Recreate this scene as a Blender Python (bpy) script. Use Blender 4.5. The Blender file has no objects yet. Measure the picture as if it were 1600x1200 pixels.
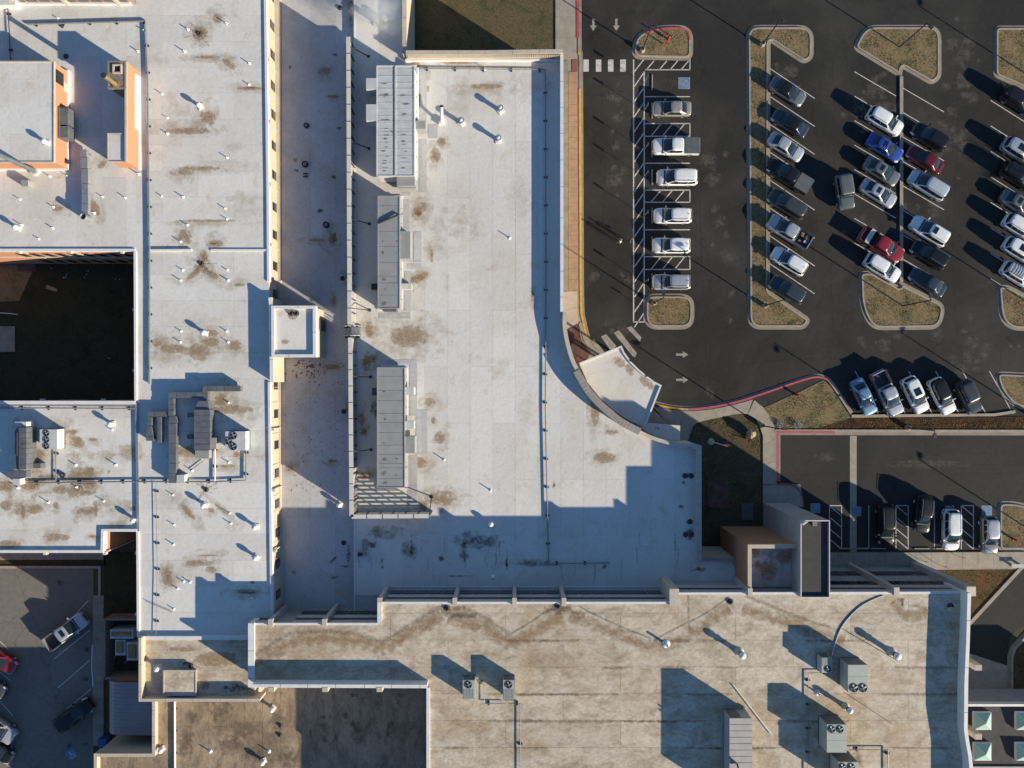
import bpy, bmesh, math, random
from mathutils import Vector, Matrix
random.seed(7)
R = math.radians
# ------------------------------------------------------------------ camera, sky, sun, exposure
H = 88.0            # drone height above the ground (m)
F = 1110.0          # focal length in pixels of the 1600 px wide photograph
scene = bpy.context.scene
C = scene.collection
cam_d = bpy.data.cameras.new('camera'); cam = bpy.data.objects.new('camera', cam_d); C.objects.link(cam)
cam.location = (0, 0, H); cam.rotation_euler = (0, 0, 0)
cam_d.sensor_width = 36.0; cam_d.lens = F / 1600.0 * 36.0
cam_d.clip_start = 0.5; cam_d.clip_end = 2000
scene.camera = cam
SUN_EL = R(17.2)
SX, SY = 0.842, -0.539                      # horizontal direction towards the sun
world = bpy.data.worlds.new("World"); scene.world = world; world.use_nodes = True
wn = world.node_tree.nodes; wl = world.node_tree.links
bg = wn.get('Background') or wn.new('ShaderNodeBackground')
sky = wn.new('ShaderNodeTexSky'); sky.sky_type = 'NISHITA'; sky.sun_disc = False
sky.sun_elevation = SUN_EL; sky.sun_rotation = math.atan2(SX, SY); sky.air_density = 1.0; sky.dust_density = 0.0; sky.ozone_density = 4.8
wl.new(sky.outputs[0], bg.inputs[0]); bg.inputs[1].default_value = 0.09
sd = bpy.data.lights.new('sun', 'SUN'); sd.energy = 5.0; sd.angle = R(0.5); sd.color = (1.0, 0.90, 0.715)
so = bpy.data.objects.new('sun', sd); C.objects.link(so)
so.rotation_euler = Vector((-SX*math.cos(SUN_EL), -SY*math.cos(SUN_EL), -math.sin(SUN_EL))).to_track_quat('-Z', 'Y').to_euler()
so.location = (60, -40, 60)
vs = scene.view_settings; vs.view_transform = 'Standard'; vs.look = 'None'; vs.gamma = 1; vs.use_curve_mapping = False
vs.exposure = 0.75

# ------------------------------------------------------------------ measured point -> place on the ground plan at its height
def X(px, z=0.0): return (px - 800.0) / F * (H - z)
def Y(py, z=0.0): return (600.0 - py) / F * (H - z)
def P2(p, z=0.0): return (X(p[0], z), Y(p[1], z))
def PL(pts, z=0.0): return [P2(p, z) for p in pts]

# ------------------------------------------------------------------ materials
MATS = {}
def new_mat(name):
    m = bpy.data.materials.new(name); m.use_nodes = True
    nt = m.node_tree; b = nt.nodes['Principled BSDF']
    MATS[name] = m
    return m, nt, b
def N(nt, t, **kw):
    n = nt.nodes.new(t)
    for k, v in kw.items(): setattr(n, k, v)
    return n
def ramp(nt, fac, stops):
    r = N(nt, 'ShaderNodeValToRGB')
    while len(r.color_ramp.elements) < len(stops): r.color_ramp.elements.new(0.5)
    for e, (p, c) in zip(r.color_ramp.elements, stops):
        e.position = p; e.color = (c[0], c[1], c[2], 1)
    nt.links.new(fac, r.inputs[0]); return r.outputs[0]
def coords(nt, scale=(1, 1, 1)):
    tc = N(nt, 'ShaderNodeTexCoord'); mp = N(nt, 'ShaderNodeMapping')
    mp.inputs['Scale'].default_value = scale
    nt.links.new(tc.outputs['Object'], mp.inputs[0]); return mp.outputs[0]
def noise(nt, co, scale, detail=4, rough=0.55, dist=0.0):
    n = N(nt, 'ShaderNodeTexNoise'); n.inputs['Scale'].default_value = scale
    n.inputs['Detail'].default_value = detail; n.inputs['Roughness'].default_value = rough; n.inputs['Distortion'].default_value = dist
    nt.links.new(co, n.inputs['Vector']); return n.outputs[0]
def mix(nt, fac, a, b, mode='MIX'):
    m = N(nt, 'ShaderNodeMix', data_type='RGBA', blend_type=mode)
    for sock, v in ((m.inputs[0], fac), (m.inputs[6], a), (m.inputs[7], b)):
        if hasattr(v, 'is_linked'): nt.links.new(v, sock)
        elif isinstance(v, (int, float)): sock.default_value = v
        else: sock.default_value = (v[0], v[1], v[2], 1)
    return m.outputs[2]
def math_n(nt, op, a, b=0.0):
    m = N(nt, 'ShaderNodeMath', operation=op)
    for s, v in ((m.inputs[0], a), (m.inputs[1], b)):
        if hasattr(v, 'is_linked'): nt.links.new(v, s)
        else: s.default_value = v
    return m.outputs[0]
def bump(nt, b, h, strength=0.3, dist=0.02):
    n = N(nt, 'ShaderNodeBump'); n.inputs['Strength'].default_value = strength; n.inputs['Distance'].default_value = dist
    nt.links.new(h, n.inputs['Height']); nt.links.new(n.outputs[0], b.inputs['Normal'])
def simple(name, col, rough=0.6, metal=0.0, var=0.12, scale=3.0, bmp=0.0, coat=0.0, spec=0.5):
    m, nt, b = new_mat(name)
    co = coords(nt); n = noise(nt, co, scale, 5, 0.6)
    lo = [c * (1 - var) for c in col]; hi = [min(1, c * (1 + var)) for c in col]
    nt.links.new(ramp(nt, n, [(0.3, lo), (0.7, hi)]), b.inputs['Base Color'])
    b.inputs['Roughness'].default_value = rough; b.inputs['Metallic'].default_value = metal
    b.inputs['Specular IOR Level'].default_value = spec
    if coat: b.inputs['Coat Weight'].default_value = coat; b.inputs['Coat Roughness'].default_value = 0.06
    if bmp: bump(nt, b, noise(nt, co, scale * 8, 3), bmp, 0.01)
    return m
def membrane(name, base, dirt, dirt_amt, streak=(1, 1, 1), brown=(0.42, 0.27, 0.15), seam=None, blotch=0.5, fine=0.55):
    """roofing sheet: per-sheet tone, broad soiling, faint wrinkles, speckle"""
    m, nt, b = new_mat(name)
    co = coords(nt); cs = coords(nt, streak)
    oi = N(nt, 'ShaderNodeObjectInfo')
    tone = ramp(nt, oi.outputs['Random'], [(0.0, [c * 0.94 for c in base]), (0.5, base), (1.0, [min(1, c * 1.05) for c in base])])
    n1 = noise(nt, co, 0.12, 6, 0.62, 0.4)
    c1 = mix(nt, ramp(nt, n1, [(0.48, (0, 0, 0)), (0.72, (dirt_amt,) * 3)]), tone, dirt)
    n2 = noise(nt, cs, 0.55, 7, 0.68, 0.6)
    c2 = mix(nt, ramp(nt, n2, [(blotch, (0, 0, 0)), (0.80, (dirt_amt * 1.1,) * 3)]), c1, brown)
    n3 = noise(nt, cs, 3.2, 6, 0.7)
    c3 = mix(nt, fine, c2, ramp(nt, n3, [(0.28, (0.68, 0.66, 0.64)), (0.62, (1.04, 1.04, 1.04))]), 'MULTIPLY')
    n4 = noise(nt, co, 14, 3, 0.7)
    c4 = mix(nt, fine * .65, c3, ramp(nt, n4, [(0.35, (0.75, 0.74, 0.73)), (0.6, (1, 1, 1))]), 'MULTIPLY')
    nt.links.new(c4, b.inputs['Base Color'])
    b.inputs['Roughness'].default_value = 0.62; b.inputs['Specular IOR Level'].default_value = 0.3
    bump(nt, b, math_n(nt, 'ADD', noise(nt, coords(nt, (1.6, 1.6, 1)), 1.3, 3, 0.5), math_n(nt, 'MULTIPLY', n3, 0.25)), 0.3, 0.05)
    return m

membrane('white_membrane', (0.69, 0.662, 0.615), (0.55, 0.48, 0.385), 0.5, blotch=0.56, fine=0.32)
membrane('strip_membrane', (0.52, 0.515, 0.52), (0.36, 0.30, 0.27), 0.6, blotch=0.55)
membrane('tan_membrane', (0.645, 0.555, 0.435), (0.47, 0.33, 0.185), 0.9, (0.75, 1.2, 1), (0.27, 0.175, 0.10), blotch=0.45, fine=1.0)
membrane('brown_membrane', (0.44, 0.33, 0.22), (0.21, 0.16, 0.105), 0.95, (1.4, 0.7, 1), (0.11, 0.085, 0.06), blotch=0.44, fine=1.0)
def asphalt(name, base, light):
    m, nt, b = new_mat(name); co = coords(nt)
    n1 = noise(nt, co, 0.09, 6, 0.6, 0.5); n2 = noise(nt, co, 1.6, 6, 0.7); n3 = noise(nt, co, 22, 2, 0.6)
    c = mix(nt, ramp(nt, n1, [(0.42, (0, 0, 0)), (0.72, (0.9,) * 3)]), base, light)
    c = mix(nt, 0.6, c, ramp(nt, n2, [(0.28, (0.72,) * 3), (0.68, (1.18,) * 3)]), 'MULTIPLY')
    c = mix(nt, 0.6, c, ramp(nt, n3, [(0.3, (0.68,) * 3), (0.7, (1.3,) * 3)]), 'MULTIPLY')
    v = N(nt, 'ShaderNodeTexVoronoi', feature='DISTANCE_TO_EDGE'); v.inputs['Scale'].default_value = 0.10
    dist = N(nt, 'ShaderNodeVectorMath', operation='ADD'); nz = N(nt, 'ShaderNodeTexNoise'); nz.inputs['Scale'].default_value = 0.5
    nt.links.new(co, nz.inputs['Vector']); nt.links.new(co, dist.inputs[0])
    sc = N(nt, 'ShaderNodeVectorMath', operation='SCALE'); sc.inputs['Scale'].default_value = 2.0
    nt.links.new(nz.outputs['Color'], sc.inputs[0]); nt.links.new(sc.outputs[0], dist.inputs[1]); nt.links.new(dist.outputs[0], v.inputs['Vector'])
    c = mix(nt, 0.55, c, ramp(nt, v.outputs['Distance'], [(0.0, (0.45,) * 3), (0.006, (1, 1, 1))]), 'MULTIPLY')
    nt.links.new(c, b.inputs['Base Color']); b.inputs['Roughness'].default_value = 0.9; b.inputs['Specular IOR Level'].default_value = 0.25
    bump(nt, b, n3, 0.35, 0.008); return m
asphalt('asphalt', (0.0255, 0.024, 0.0218), (0.056, 0.052, 0.046))
asphalt('asphalt_far', (0.030, 0.030, 0.028), (0.050, 0.046, 0.040))
asphalt('concrete_lot', (0.17, 0.155, 0.135), (0.21, 0.19, 0.16))
def grass_mat(name, cols):
    m, nt, b = new_mat(name); co = coords(nt)
    n1 = noise(nt, co, 0.5, 7, 0.7, 0.5); n2 = noise(nt, co, 5, 6, 0.8); n5 = noise(nt, co, 1.3, 5, 0.7, 0.8)
    c = ramp(nt, n1, [(0.34, cols[0]), (0.5, cols[1]), (0.66, cols[2])])
    c = mix(nt, ramp(nt, n5, [(0.54, (0, 0, 0)), (0.72, (0.75,) * 3)]), c, [cols[2][0] * .62, cols[2][1] * .50, cols[2][2] * .46])
    c = mix(nt, 0.9, c, ramp(nt, n2, [(0.30, (0.35,) * 3), (0.68, (1.35,) * 3)]), 'MULTIPLY')
    nt.links.new(c, b.inputs['Base Color']); b.inputs['Roughness'].default_value = 0.95; b.inputs['Specular IOR Level'].default_value = 0.1
    bump(nt, b, n2, 0.8, 0.05); return m
grass_mat('dry_grass', [(0.115, 0.108, 0.048), (0.235, 0.178, 0.095), (0.255, 0.17, 0.095)])
grass_mat('mulch', [(0.030, 0.026, 0.018), (0.070, 0.038, 0.020), (0.13, 0.052, 0.022)])
grass_mat('dirt', [(0.06, 0.055, 0.03), (0.10, 0.082, 0.046), (0.12, 0.085, 0.05)])
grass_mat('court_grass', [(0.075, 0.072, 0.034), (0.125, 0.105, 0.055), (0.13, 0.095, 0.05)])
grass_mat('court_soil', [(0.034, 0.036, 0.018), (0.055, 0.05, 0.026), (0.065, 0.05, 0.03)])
grass_mat('rusty_grass', [(0.07, 0.06, 0.025), (0.125, 0.085, 0.04), (0.16, 0.07, 0.03)])
simple('concrete', (0.33, 0.28, 0.22), 0.85, var=0.16, scale=1.1, bmp=0.2)
simple('gutter_concrete', (0.27, 0.225, 0.175), 0.88, var=0.2, scale=0.9, bmp=0.2)
simple('paver', (0.36, 0.22, 0.14), 0.85, var=0.16, scale=1.6, bmp=0.2)
simple('ramp_brick', (0.25, 0.09, 0.06), 0.85, var=0.2, scale=5)
simple('pale_slab', (0.46, 0.37, 0.30), 0.85, var=0.12, scale=1.1)
simple('rust_slab', (0.12, 0.06, 0.045), 0.8, var=0.5, scale=1.0)
simple('red_paint', (0.42, 0.075, 0.085), 0.7, var=0.2, scale=2.2)
simple('yellow_paint', (0.60, 0.34, 0.03), 0.7, var=0.2, scale=2.2)
simple('white_paint', (0.52, 0.49, 0.46), 0.75, var=0.3, scale=2.6)
simple('worn_paint', (0.30, 0.27, 0.235), 0.8, var=0.35, scale=2.0)
simple('blue_paint', (0.10, 0.20, 0.36), 0.75, var=0.18, scale=2.0)
simple('brick_orange', (0.49, 0.225, 0.12), 0.85, var=0.12, scale=6, bmp=0.15)
simple('brick_brown', (0.36, 0.17, 0.09), 0.85, var=0.14, scale=5, bmp=0.15)
simple('cream_wall', (0.50, 0.41, 0.30), 0.8, var=0.07, scale=1.5, bmp=0.1)
simple('precast_gray', (0.30, 0.275, 0.265), 0.8, var=0.10, scale=1.2, bmp=0.1)
simple('precast_light', (0.42, 0.38, 0.35), 0.8, var=0.10, scale=1.2, bmp=0.1)
simple('panel_gray', (0.33, 0.31, 0.30), 0.6, var=0.08, scale=1.0)
simple('white_coping', (0.70, 0.67, 0.64), 0.5, var=0.08, scale=1.6)
simple('tan_coping', (0.50, 0.43, 0.35), 0.7, var=0.12, scale=1.6)
simple('stone_coping', (0.31, 0.275, 0.235), 0.8, var=0.16, scale=1.6)
simple('tower_roof', (0.050, 0.046, 0.040), 0.9, var=0.15, scale=1.5)
simple('dark_roof', (0.055, 0.050, 0.047), 0.9, var=0.25, scale=1.2, bmp=0.2)
simple('galvanised', (0.36, 0.37, 0.38), 0.45, metal=0.55, var=0.16, scale=1.6)
simple('duct_metal', (0.17, 0.175, 0.185), 0.5, metal=0.4, var=0.2, scale=1.3)
simple('unit_white', (0.50, 0.50, 0.49), 0.5, var=0.12, scale=1.2)
simple('unit_gray', (0.285, 0.285, 0.272), 0.55, var=0.10, scale=1.2)
simple('unit_green', (0.36, 0.375, 0.33), 0.55, var=0.08, scale=1.5)
simple('unit_dark', (0.10, 0.105, 0.11), 0.6, var=0.2, scale=1.5)
simple('screen_metal', (0.42, 0.39, 0.35), 0.5, metal=0.2, var=0.1, scale=1.2)
simple('cap_metal', (0.60, 0.56, 0.50), 0.5, var=0.08, scale=1.2)
simple('dark_metal', (0.045, 0.045, 0.05), 0.5, metal=0.3, var=0.2, scale=2)
simple('black_void', (0.008, 0.008, 0.009), 0.8, var=0.1)
simple('drain_iron', (0.07, 0.065, 0.06), 0.7, var=0.3)
simple('rubber', (0.02, 0.02, 0.02), 0.85, var=0.2)
simple('pipe_gray', (0.20, 0.215, 0.24), 0.5, metal=0.2, var=0.15)
simple('pipe_white', (0.72, 0.71, 0.69), 0.45, var=0.06)
simple('brown_steel', (0.27, 0.19, 0.10), 0.6, metal=0.3, var=0.25, scale=2)
simple('chimney_stone', (0.22, 0.18, 0.14), 0.9, var=0.3, scale=4, bmp=0.3)
simple('skylight_green', (0.30, 0.52, 0.40), 0.35, var=0.06, scale=1)
simple('purple_metal', (0.27, 0.235, 0.235), 0.5, metal=0.2, var=0.08, scale=1)
simple('blue_tarp', (0.02, 0.07, 0.22), 0.6, var=0.2)
simple('boulder', (0.33, 0.25, 0.16), 0.9, var=0.35, scale=2.5, bmp=0.5)
simple('twig', (0.17, 0.10, 0.06), 0.9, var=0.3, scale=5)
simple('leaf_brown', (0.20, 0.11, 0.06), 0.9, var=0.4, scale=5)
simple('wood_board', (0.30, 0.22, 0.14), 0.8, var=0.2, scale=3)
simple('hydrant_red', (0.45, 0.03, 0.03), 0.45, var=0.1)
simple('skin', (0.50, 0.31, 0.22), 0.6, var=0.05); simple('shirt_white', (0.75, 0.74, 0.72), 0.8, var=0.05, scale=8)
simple('shirt_dark', (0.03, 0.03, 0.035), 0.85, var=0.2); simple('trousers_blue', (0.05, 0.06, 0.10), 0.85, var=0.2)
simple('trousers_gray', (0.16, 0.155, 0.15), 0.85, var=0.2); simple('hair_dark', (0.02, 0.014, 0.01), 0.7); simple('bag_red', (0.32, 0.04, 0.05), 0.7)
simple('shoe', (0.03, 0.03, 0.03), 0.6)
simple('lamp_white', (0.42, 0.43, 0.44), 0.3, coat=0.3); simple('lamp_red', (0.25, 0.01, 0.012), 0.3, coat=0.4)
simple('rim', (0.45, 0.45, 0.46), 0.3, metal=0.8)
simple('flag_cloth', (0.42, 0.10, 0.12), 0.8, var=0.7, scale=5)
def glass_mat(name, col, rough=0.05):
    m, nt, b = new_mat(name); b.inputs['Base Color'].default_value = (*col, 1); b.inputs['Roughness'].default_value = rough
    b.inputs['Specular IOR Level'].default_value = 0.8; return m
glass_mat('car_glass', (0.012, 0.017, 0.02), 0.04); glass_mat('window_glass', (0.02, 0.024, 0.03), 0.045); MATS['window_glass'].node_tree.nodes['Principled BSDF'].inputs['IOR'].default_value = 2.2
def decal(name, col, radial, lo=0.25, hi=0.75, amt=0.85, scale=1.3, noisy=1.0, tide=False):
    """thin flat stain: alpha falls off from the UV centre, broken up by noise"""
    m, nt, b = new_mat(name); co = coords(nt)
    uv = N(nt, 'ShaderNodeUVMap'); nz = N(nt, 'ShaderNodeTexNoise'); nz.inputs['Scale'].default_value = scale; nz.inputs['Detail'].default_value = 6; nz.inputs['Roughness'].default_value = 0.65
    nt.links.new(co, nz.inputs['Vector'])
    sep = N(nt, 'ShaderNodeSeparateXYZ'); nt.links.new(uv.outputs[0], sep.inputs[0])
    if radial:
        vm = N(nt, 'ShaderNodeVectorMath', operation='LENGTH')
        nt.links.new(uv.outputs[0], vm.inputs[0]); r = vm.outputs['Value']
    else: r = math_n(nt, 'ABSOLUTE', sep.outputs[1])
    fall = math_n(nt, 'SUBTRACT', 1.0, r)
    a = math_n(nt, 'ADD', math_n(nt, 'MULTIPLY', fall, 0.62), math_n(nt, 'MULTIPLY', math_n(nt, 'SUBTRACT', nz.outputs[0], 0.44), noisy))
    a = math_n(nt, 'MULTIPLY', a, math_n(nt, 'MINIMUM', math_n(nt, 'MULTIPLY', fall, 4.0), 1.0))
    al = ramp(nt, a, [(lo, (0, 0, 0)), (hi, (amt,) * 3)] if not tide else [(lo, (0, 0, 0)), (lo + .10, (amt * .52,) * 3), (lo + .19, (amt * .40,) * 3), (hi, (amt,) * 3)])
    n2 = noise(nt, co, 5, 4, 0.7)
    nt.links.new(ramp(nt, n2, [(0.3, [c * 0.75 for c in col]), (0.7, [c * 1.25 for c in col])]), b.inputs['Base Color'])
    b.inputs['Roughness'].default_value = 0.9; b.inputs['Specular IOR Level'].default_value = 0.1
    nt.links.new(al, b.inputs['Alpha']); return m
decal('rust_stain_mat', (0.38, 0.245, 0.135), True, lo=.10, hi=.95, amt=.68, scale=2.6, noisy=2.6, tide=True)
decal('brown_stain_mat', (0.17, 0.13, 0.09), True, lo=.2, hi=.8, amt=.55, scale=1.6, noisy=2.0)
decal('wash_stain_mat', (0.50, 0.40, 0.28), True, lo=.18, hi=.9, amt=.45, scale=1.1, noisy=2.0)
decal('faint_stain_mat', (0.56, 0.48, 0.38), True, lo=.2, hi=.9, amt=.28, scale=1.3, noisy=1.8)
decal('dark_stain_mat', (0.085, 0.072, 0.06), True, lo=.28, hi=.7, amt=0.6, scale=2.2, noisy=2.0)
decal('gray_stain_mat', (0.19, 0.19, 0.18), True, lo=0.35, hi=0.48, amt=0.75)
decal('pale_stain_mat', (0.135, 0.122, 0.105), True, lo=.16, hi=.8, amt=.6, scale=1.8, noisy=2.2)
decal('band_brown_mat', (0.34, 0.215, 0.115), False, lo=.2, hi=.9, amt=.6, scale=1.3, noisy=1.9)
decal('streak_brown_mat', (0.19, 0.12, 0.07), False, lo=.22, hi=.9, amt=.40, scale=3.0, noisy=1.6)
decal('streak_dark_mat', (0.055, 0.045, 0.04), False, lo=0.34, hi=1.0, amt=0.65, scale=3.0)
PAINTS = {}
def paint(name, col, metal=0.35, rough=0.32):
    m, nt, b = new_mat('paint_' + name); b.inputs['Metallic'].default_value = metal; b.inputs['Roughness'].default_value = rough
    co = coords(nt); n = noise(nt, co, 2.5, 4)
    nt.links.new(ramp(nt, n, [(0.3, [c * 0.93 for c in col]), (0.7, [min(1, c * 1.05) for c in col])]), b.inputs['Base Color'])
    b.inputs['Coat Weight'].default_value = 0.6 if max(col) > .1 else .2; b.inputs['Coat Roughness'].default_value = 0.08; PAINTS[name] = m
for n_, c_, me in (('white', (0.74, 0.74, 0.73), 0.0), ('silver', (0.50, 0.51, 0.53), 0.45), ('beige', (0.40, 0.36, 0.32), 0.4), ('gray', (0.17, 0.18, 0.19), 0.4),
                   ('dark_gray', (0.065, 0.07, 0.075), 0.35), ('black', (0.010, 0.010, 0.012), 0.1), ('navy', (0.05, 0.065, 0.085), 0.35), ('blue', (0.03, 0.08, 0.36), 0.3),
                   ('red', (0.30, 0.022, 0.035), 0.25), ('dark_red', (0.13, 0.012, 0.02), 0.25), ('sky_blue', (0.16, 0.30, 0.42), 0.4), ('green_gray', (0.15, 0.165, 0.155), 0.3), ('pale_blue', (0.52, 0.56, 0.60), 0.3)):
    paint(n_, c_, me)

# ------------------------------------------------------------------ mesh building
class MB:
    def __init__(s): s.v = []; s.f = []; s.uv = None
    def add(s, vs_, fs):
        k = len(s.v); s.v += [tuple(v) for v in vs_]; s.f += [tuple(i + k for i in f) for f in fs]; return s
    def box(s, x0, x1, y0, y1, z0, z1):
        x0, x1 = min(x0, x1), max(x0, x1); y0, y1 = min(y0, y1), max(y0, y1)
        return s.add([(x0, y0, z0), (x1, y0, z0), (x1, y1, z0), (x0, y1, z0), (x0, y0, z1), (x1, y0, z1), (x1, y1, z1), (x0, y1, z1)],
                     [(3, 2, 1, 0), (4, 5, 6, 7), (0, 1, 5, 4), (1, 2, 6, 5), (2, 3, 7, 6), (3, 0, 4, 7)])
    def pbox(s, x0, y0, x1, y1, zt, zb, zr=None):
        z = zt if zr is None else zr
        return s.box(X(x0, z), X(x1, z), Y(y0, z), Y(y1, z), zb, zt)
    def prism(s, pts, z0, z1, bottom=False):
        a = sum(pts[i][0] * pts[(i + 1) % len(pts)][1] - pts[(i + 1) % len(pts)][0] * pts[i][1] for i in range(len(pts)))
        if a < 0: pts = pts[::-1]
        n = len(pts); vs_ = [(p[0], p[1], z0) for p in pts] + [(p[0], p[1], z1) for p in pts]
        fs = [tuple(range(n, 2 * n))] + [(i, (i + 1) % n, n + (i + 1) % n, n + i) for i in range(n)]
        if bottom: fs.append(tuple(range(n - 1, -1, -1)))
        return s.add(vs_, fs)
    def flat(s, pts, z):
        a = sum(pts[i][0] * pts[(i + 1) % len(pts)][1] - pts[(i + 1) % len(pts)][0] * pts[i][1] for i in range(len(pts)))
        if a < 0: pts = pts[::-1]
        return s.add([(p[0], p[1], z) for p in pts], [tuple(range(len(pts)))])
    def ribbon(s, pts, o0, o1, z0, z1, closed=False):
        A, B = offset(pts, o0, closed), offset(pts, o1, closed); n = len(pts); k = len(s.v)
        for a, b in zip(A, B): s.v += [(a[0], a[1], z0), (b[0], b[1], z0), (b[0], b[1], z1), (a[0], a[1], z1)]
        up = o1 > o0
        for i in range(n if closed else n - 1):
            p = k + 4 * i; q = k + 4 * ((i + 1) % n)
            for e in range(4):
                f = (p + e, p + (e + 1) % 4, q + (e + 1) % 4, q + e)
                s.f.append(f if not up else f[::-1])
        if not closed:
            s.f.append((k, k + 1, k + 2, k + 3)); e = k + 4 * (n - 1); s.f.append((e + 3, e + 2, e + 1, e))
        return s
    def cyl(s, x, y, z0, z1, r0, r1=None, n=10):
        r1 = r0 if r1 is None else r1; k = len(s.v)
        for z, r in ((z0, r0), (z1, r1)):
            for i in range(n):
                a = 2 * math.pi * i / n; s.v.append((x + r * math.cos(a), y + r * math.sin(a), z))
        for i in range(n): s.f.append((k + i, k + (i + 1) % n, k + n + (i + 1) % n, k + n + i))
        s.f.append(tuple(range(k + n, k + 2 * n))); s.f.append(tuple(range(k + n - 1, k - 1, -1))); return s
    def lathe(s, x, y, prof, n=12):
        k = len(s.v); m = len(prof)
        for r, z in prof:
            for i in range(n):
                a = 2 * math.pi * i / n; s.v.append((x + r * math.cos(a), y + r * math.sin(a), z))
        for j in range(m - 1):
            for i in range(n): s.f.append((k + j * n + i, k + j * n + (i + 1) % n, k + (j + 1) * n + (i + 1) % n, k + (j + 1) * n + i))
        s.f.append(tuple(range(k + (m - 1) * n, k + m * n))); return s
    def tube(s, pts, r, n=6):
        pts = [Vector(p) for p in pts]; k = len(s.v); m = len(pts)
        for j, p in enumerate(pts):
            d = (pts[min(j + 1, m - 1)] - pts[max(j - 1, 0)]).normalized()
            u = d.cross(Vector((0, 0, 1)));  u = Vector((1, 0, 0)) if u.length < 1e-3 else u.normalized(); w = u.cross(d)
            rr = r[j] if isinstance(r, (list, tuple)) else r
            for i in range(n):
                a = 2 * math.pi * i / n; s.v.append(tuple(p + u * rr * math.cos(a) + w * rr * math.sin(a)))
        for j in range(m - 1):
            for i in range(n): s.f.append((k + j * n + i, k + j * n + (i + 1) % n, k + (j + 1) * n + (i + 1) % n, k + (j + 1) * n + i))
        s.f.append(tuple(range(k + n - 1, k - 1, -1))); s.f.append(tuple(range(k + (m - 1) * n, k + m * n))); return s
    def bar(s, p0, p1, w, h):
        """square bar between two points"""
        p0, p1 = Vector(p0), Vector(p1); d = (p1 - p0).normalized(); u = d.cross(Vector((0, 0, 1)))
        u = Vector((1, 0, 0)) if u.length < 1e-3 else u.normalized(); t = u.cross(d)
        vs_ = [p + u * a * w / 2 + t * b * h / 2 for p in (p0, p1) for a, b in ((-1, -1), (1, -1), (1, 1), (-1, 1))]
        return s.add(vs_, [(0, 1, 2, 3), (7, 6, 5, 4), (0, 4, 5, 1), (1, 5, 6, 2), (2, 6, 7, 3), (3, 7, 4, 0)])
    def mesh(s, name, smooth=None):
        me = bpy.data.meshes.new(name); me.from_pydata(s.v, [], s.f)
        if s.uv:
            l = me.uv_layers.new(name='UVMap')
            for lp in me.loops: l.data[lp.index].uv = s.uv[lp.vertex_index]
        me.update()
        bm = bmesh.new(); bm.from_mesh(me); bmesh.ops.recalc_face_normals(bm, faces=bm.faces[:]) if len(bm.faces) > 1 else None; bm.to_mesh(me); bm.free()
        if smooth is not None:
            me.shade_smooth(); me.set_sharp_from_angle(angle=R(smooth))
        return me
    def build(s, name, mat, parent=None, smooth=None):
        me = s.mesh(name, smooth); me.materials.append(MATS[mat] if isinstance(mat, str) else mat)
        return link(name, me, parent)
def link(name, me, parent=None):
    o = bpy.data.objects.new(name, me); C.objects.link(o)
    if parent is not None: adopt(o, parent)
    return o
def adopt(o, parent):
    o.parent = parent
    M = Matrix.Identity(4); q = parent
    chain = []
    while q is not None: chain.append(q); q = q.parent
    for q in reversed(chain): M = M @ q.matrix_parent_inverse @ q.matrix_basis
    o.matrix_parent_inverse = M.inverted()
def offset(pts, d, closed):
    n = len(pts); out = []
    for i in range(n):
        p = Vector(pts[i][:2])
        a = Vector(pts[i - 1][:2]) if (i > 0 or closed) else None
        b = Vector(pts[(i + 1) % n][:2]) if (i < n - 1 or closed) else None
        d0 = (p - a).normalized() if a is not None else None; d1 = (b - p).normalized() if b is not None else None
        if d0 is None: d0 = d1
        if d1 is None: d1 = d0
        n0 = Vector((-d0.y, d0.x)); n1 = Vector((-d1.y, d1.x)); m = n0 + n1
        m = n0 if m.length < 1e-4 else m.normalized(); c = max(0.35, m.dot(n0))
        q = p + m * (d / c); out.append((q.x, q.y))
    if closed and d > 0:            # snap points that fold over themselves in tight corners
        ok = []
        for q in out:
            v = Vector(q); md = 1e9
            for i in range(n):
                a = Vector(pts[i][:2]); b = Vector(pts[(i + 1) % n][:2]); e = b - a
                t = max(0.0, min(1.0, (v - a).dot(e) / max(1e-9, e.dot(e)))); md = min(md, (a + e * t - v).length)
            ok.append(md > d * 0.93)
        if any(ok):
            for i in range(n):
                if not ok[i]:
                    k = 1
                    while not (ok[(i - k) % n] or ok[(i + k) % n]): k += 1
                    out[i] = out[(i - k) % n] if ok[(i - k) % n] else out[(i + k) % n]
    return out
def smooth_path(pts, per=4, closed=False):
    """Catmull-Rom through the points"""
    n = len(pts); out = []
    for i in range(n if closed else n - 1):
        p0 = pts[(i - 1) % n] if (closed or i > 0) else pts[i]; p1 = pts[i]; p2 = pts[(i + 1) % n]
        p3 = pts[(i + 2) % n] if (closed or i + 2 < n) else p2
        for k in range(per):
            t = k / per
            out.append(tuple(0.5 * ((2 * p1[j]) + (-p0[j] + p2[j]) * t + (2 * p0[j] - 5 * p1[j] + 4 * p2[j] - p3[j]) * t * t + (-p0[j] + 3 * p1[j] - 3 * p2[j] + p3[j]) * t ** 3) for j in range(2)))
    if not closed: out.append(tuple(pts[-1][:2]))
    return out
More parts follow.
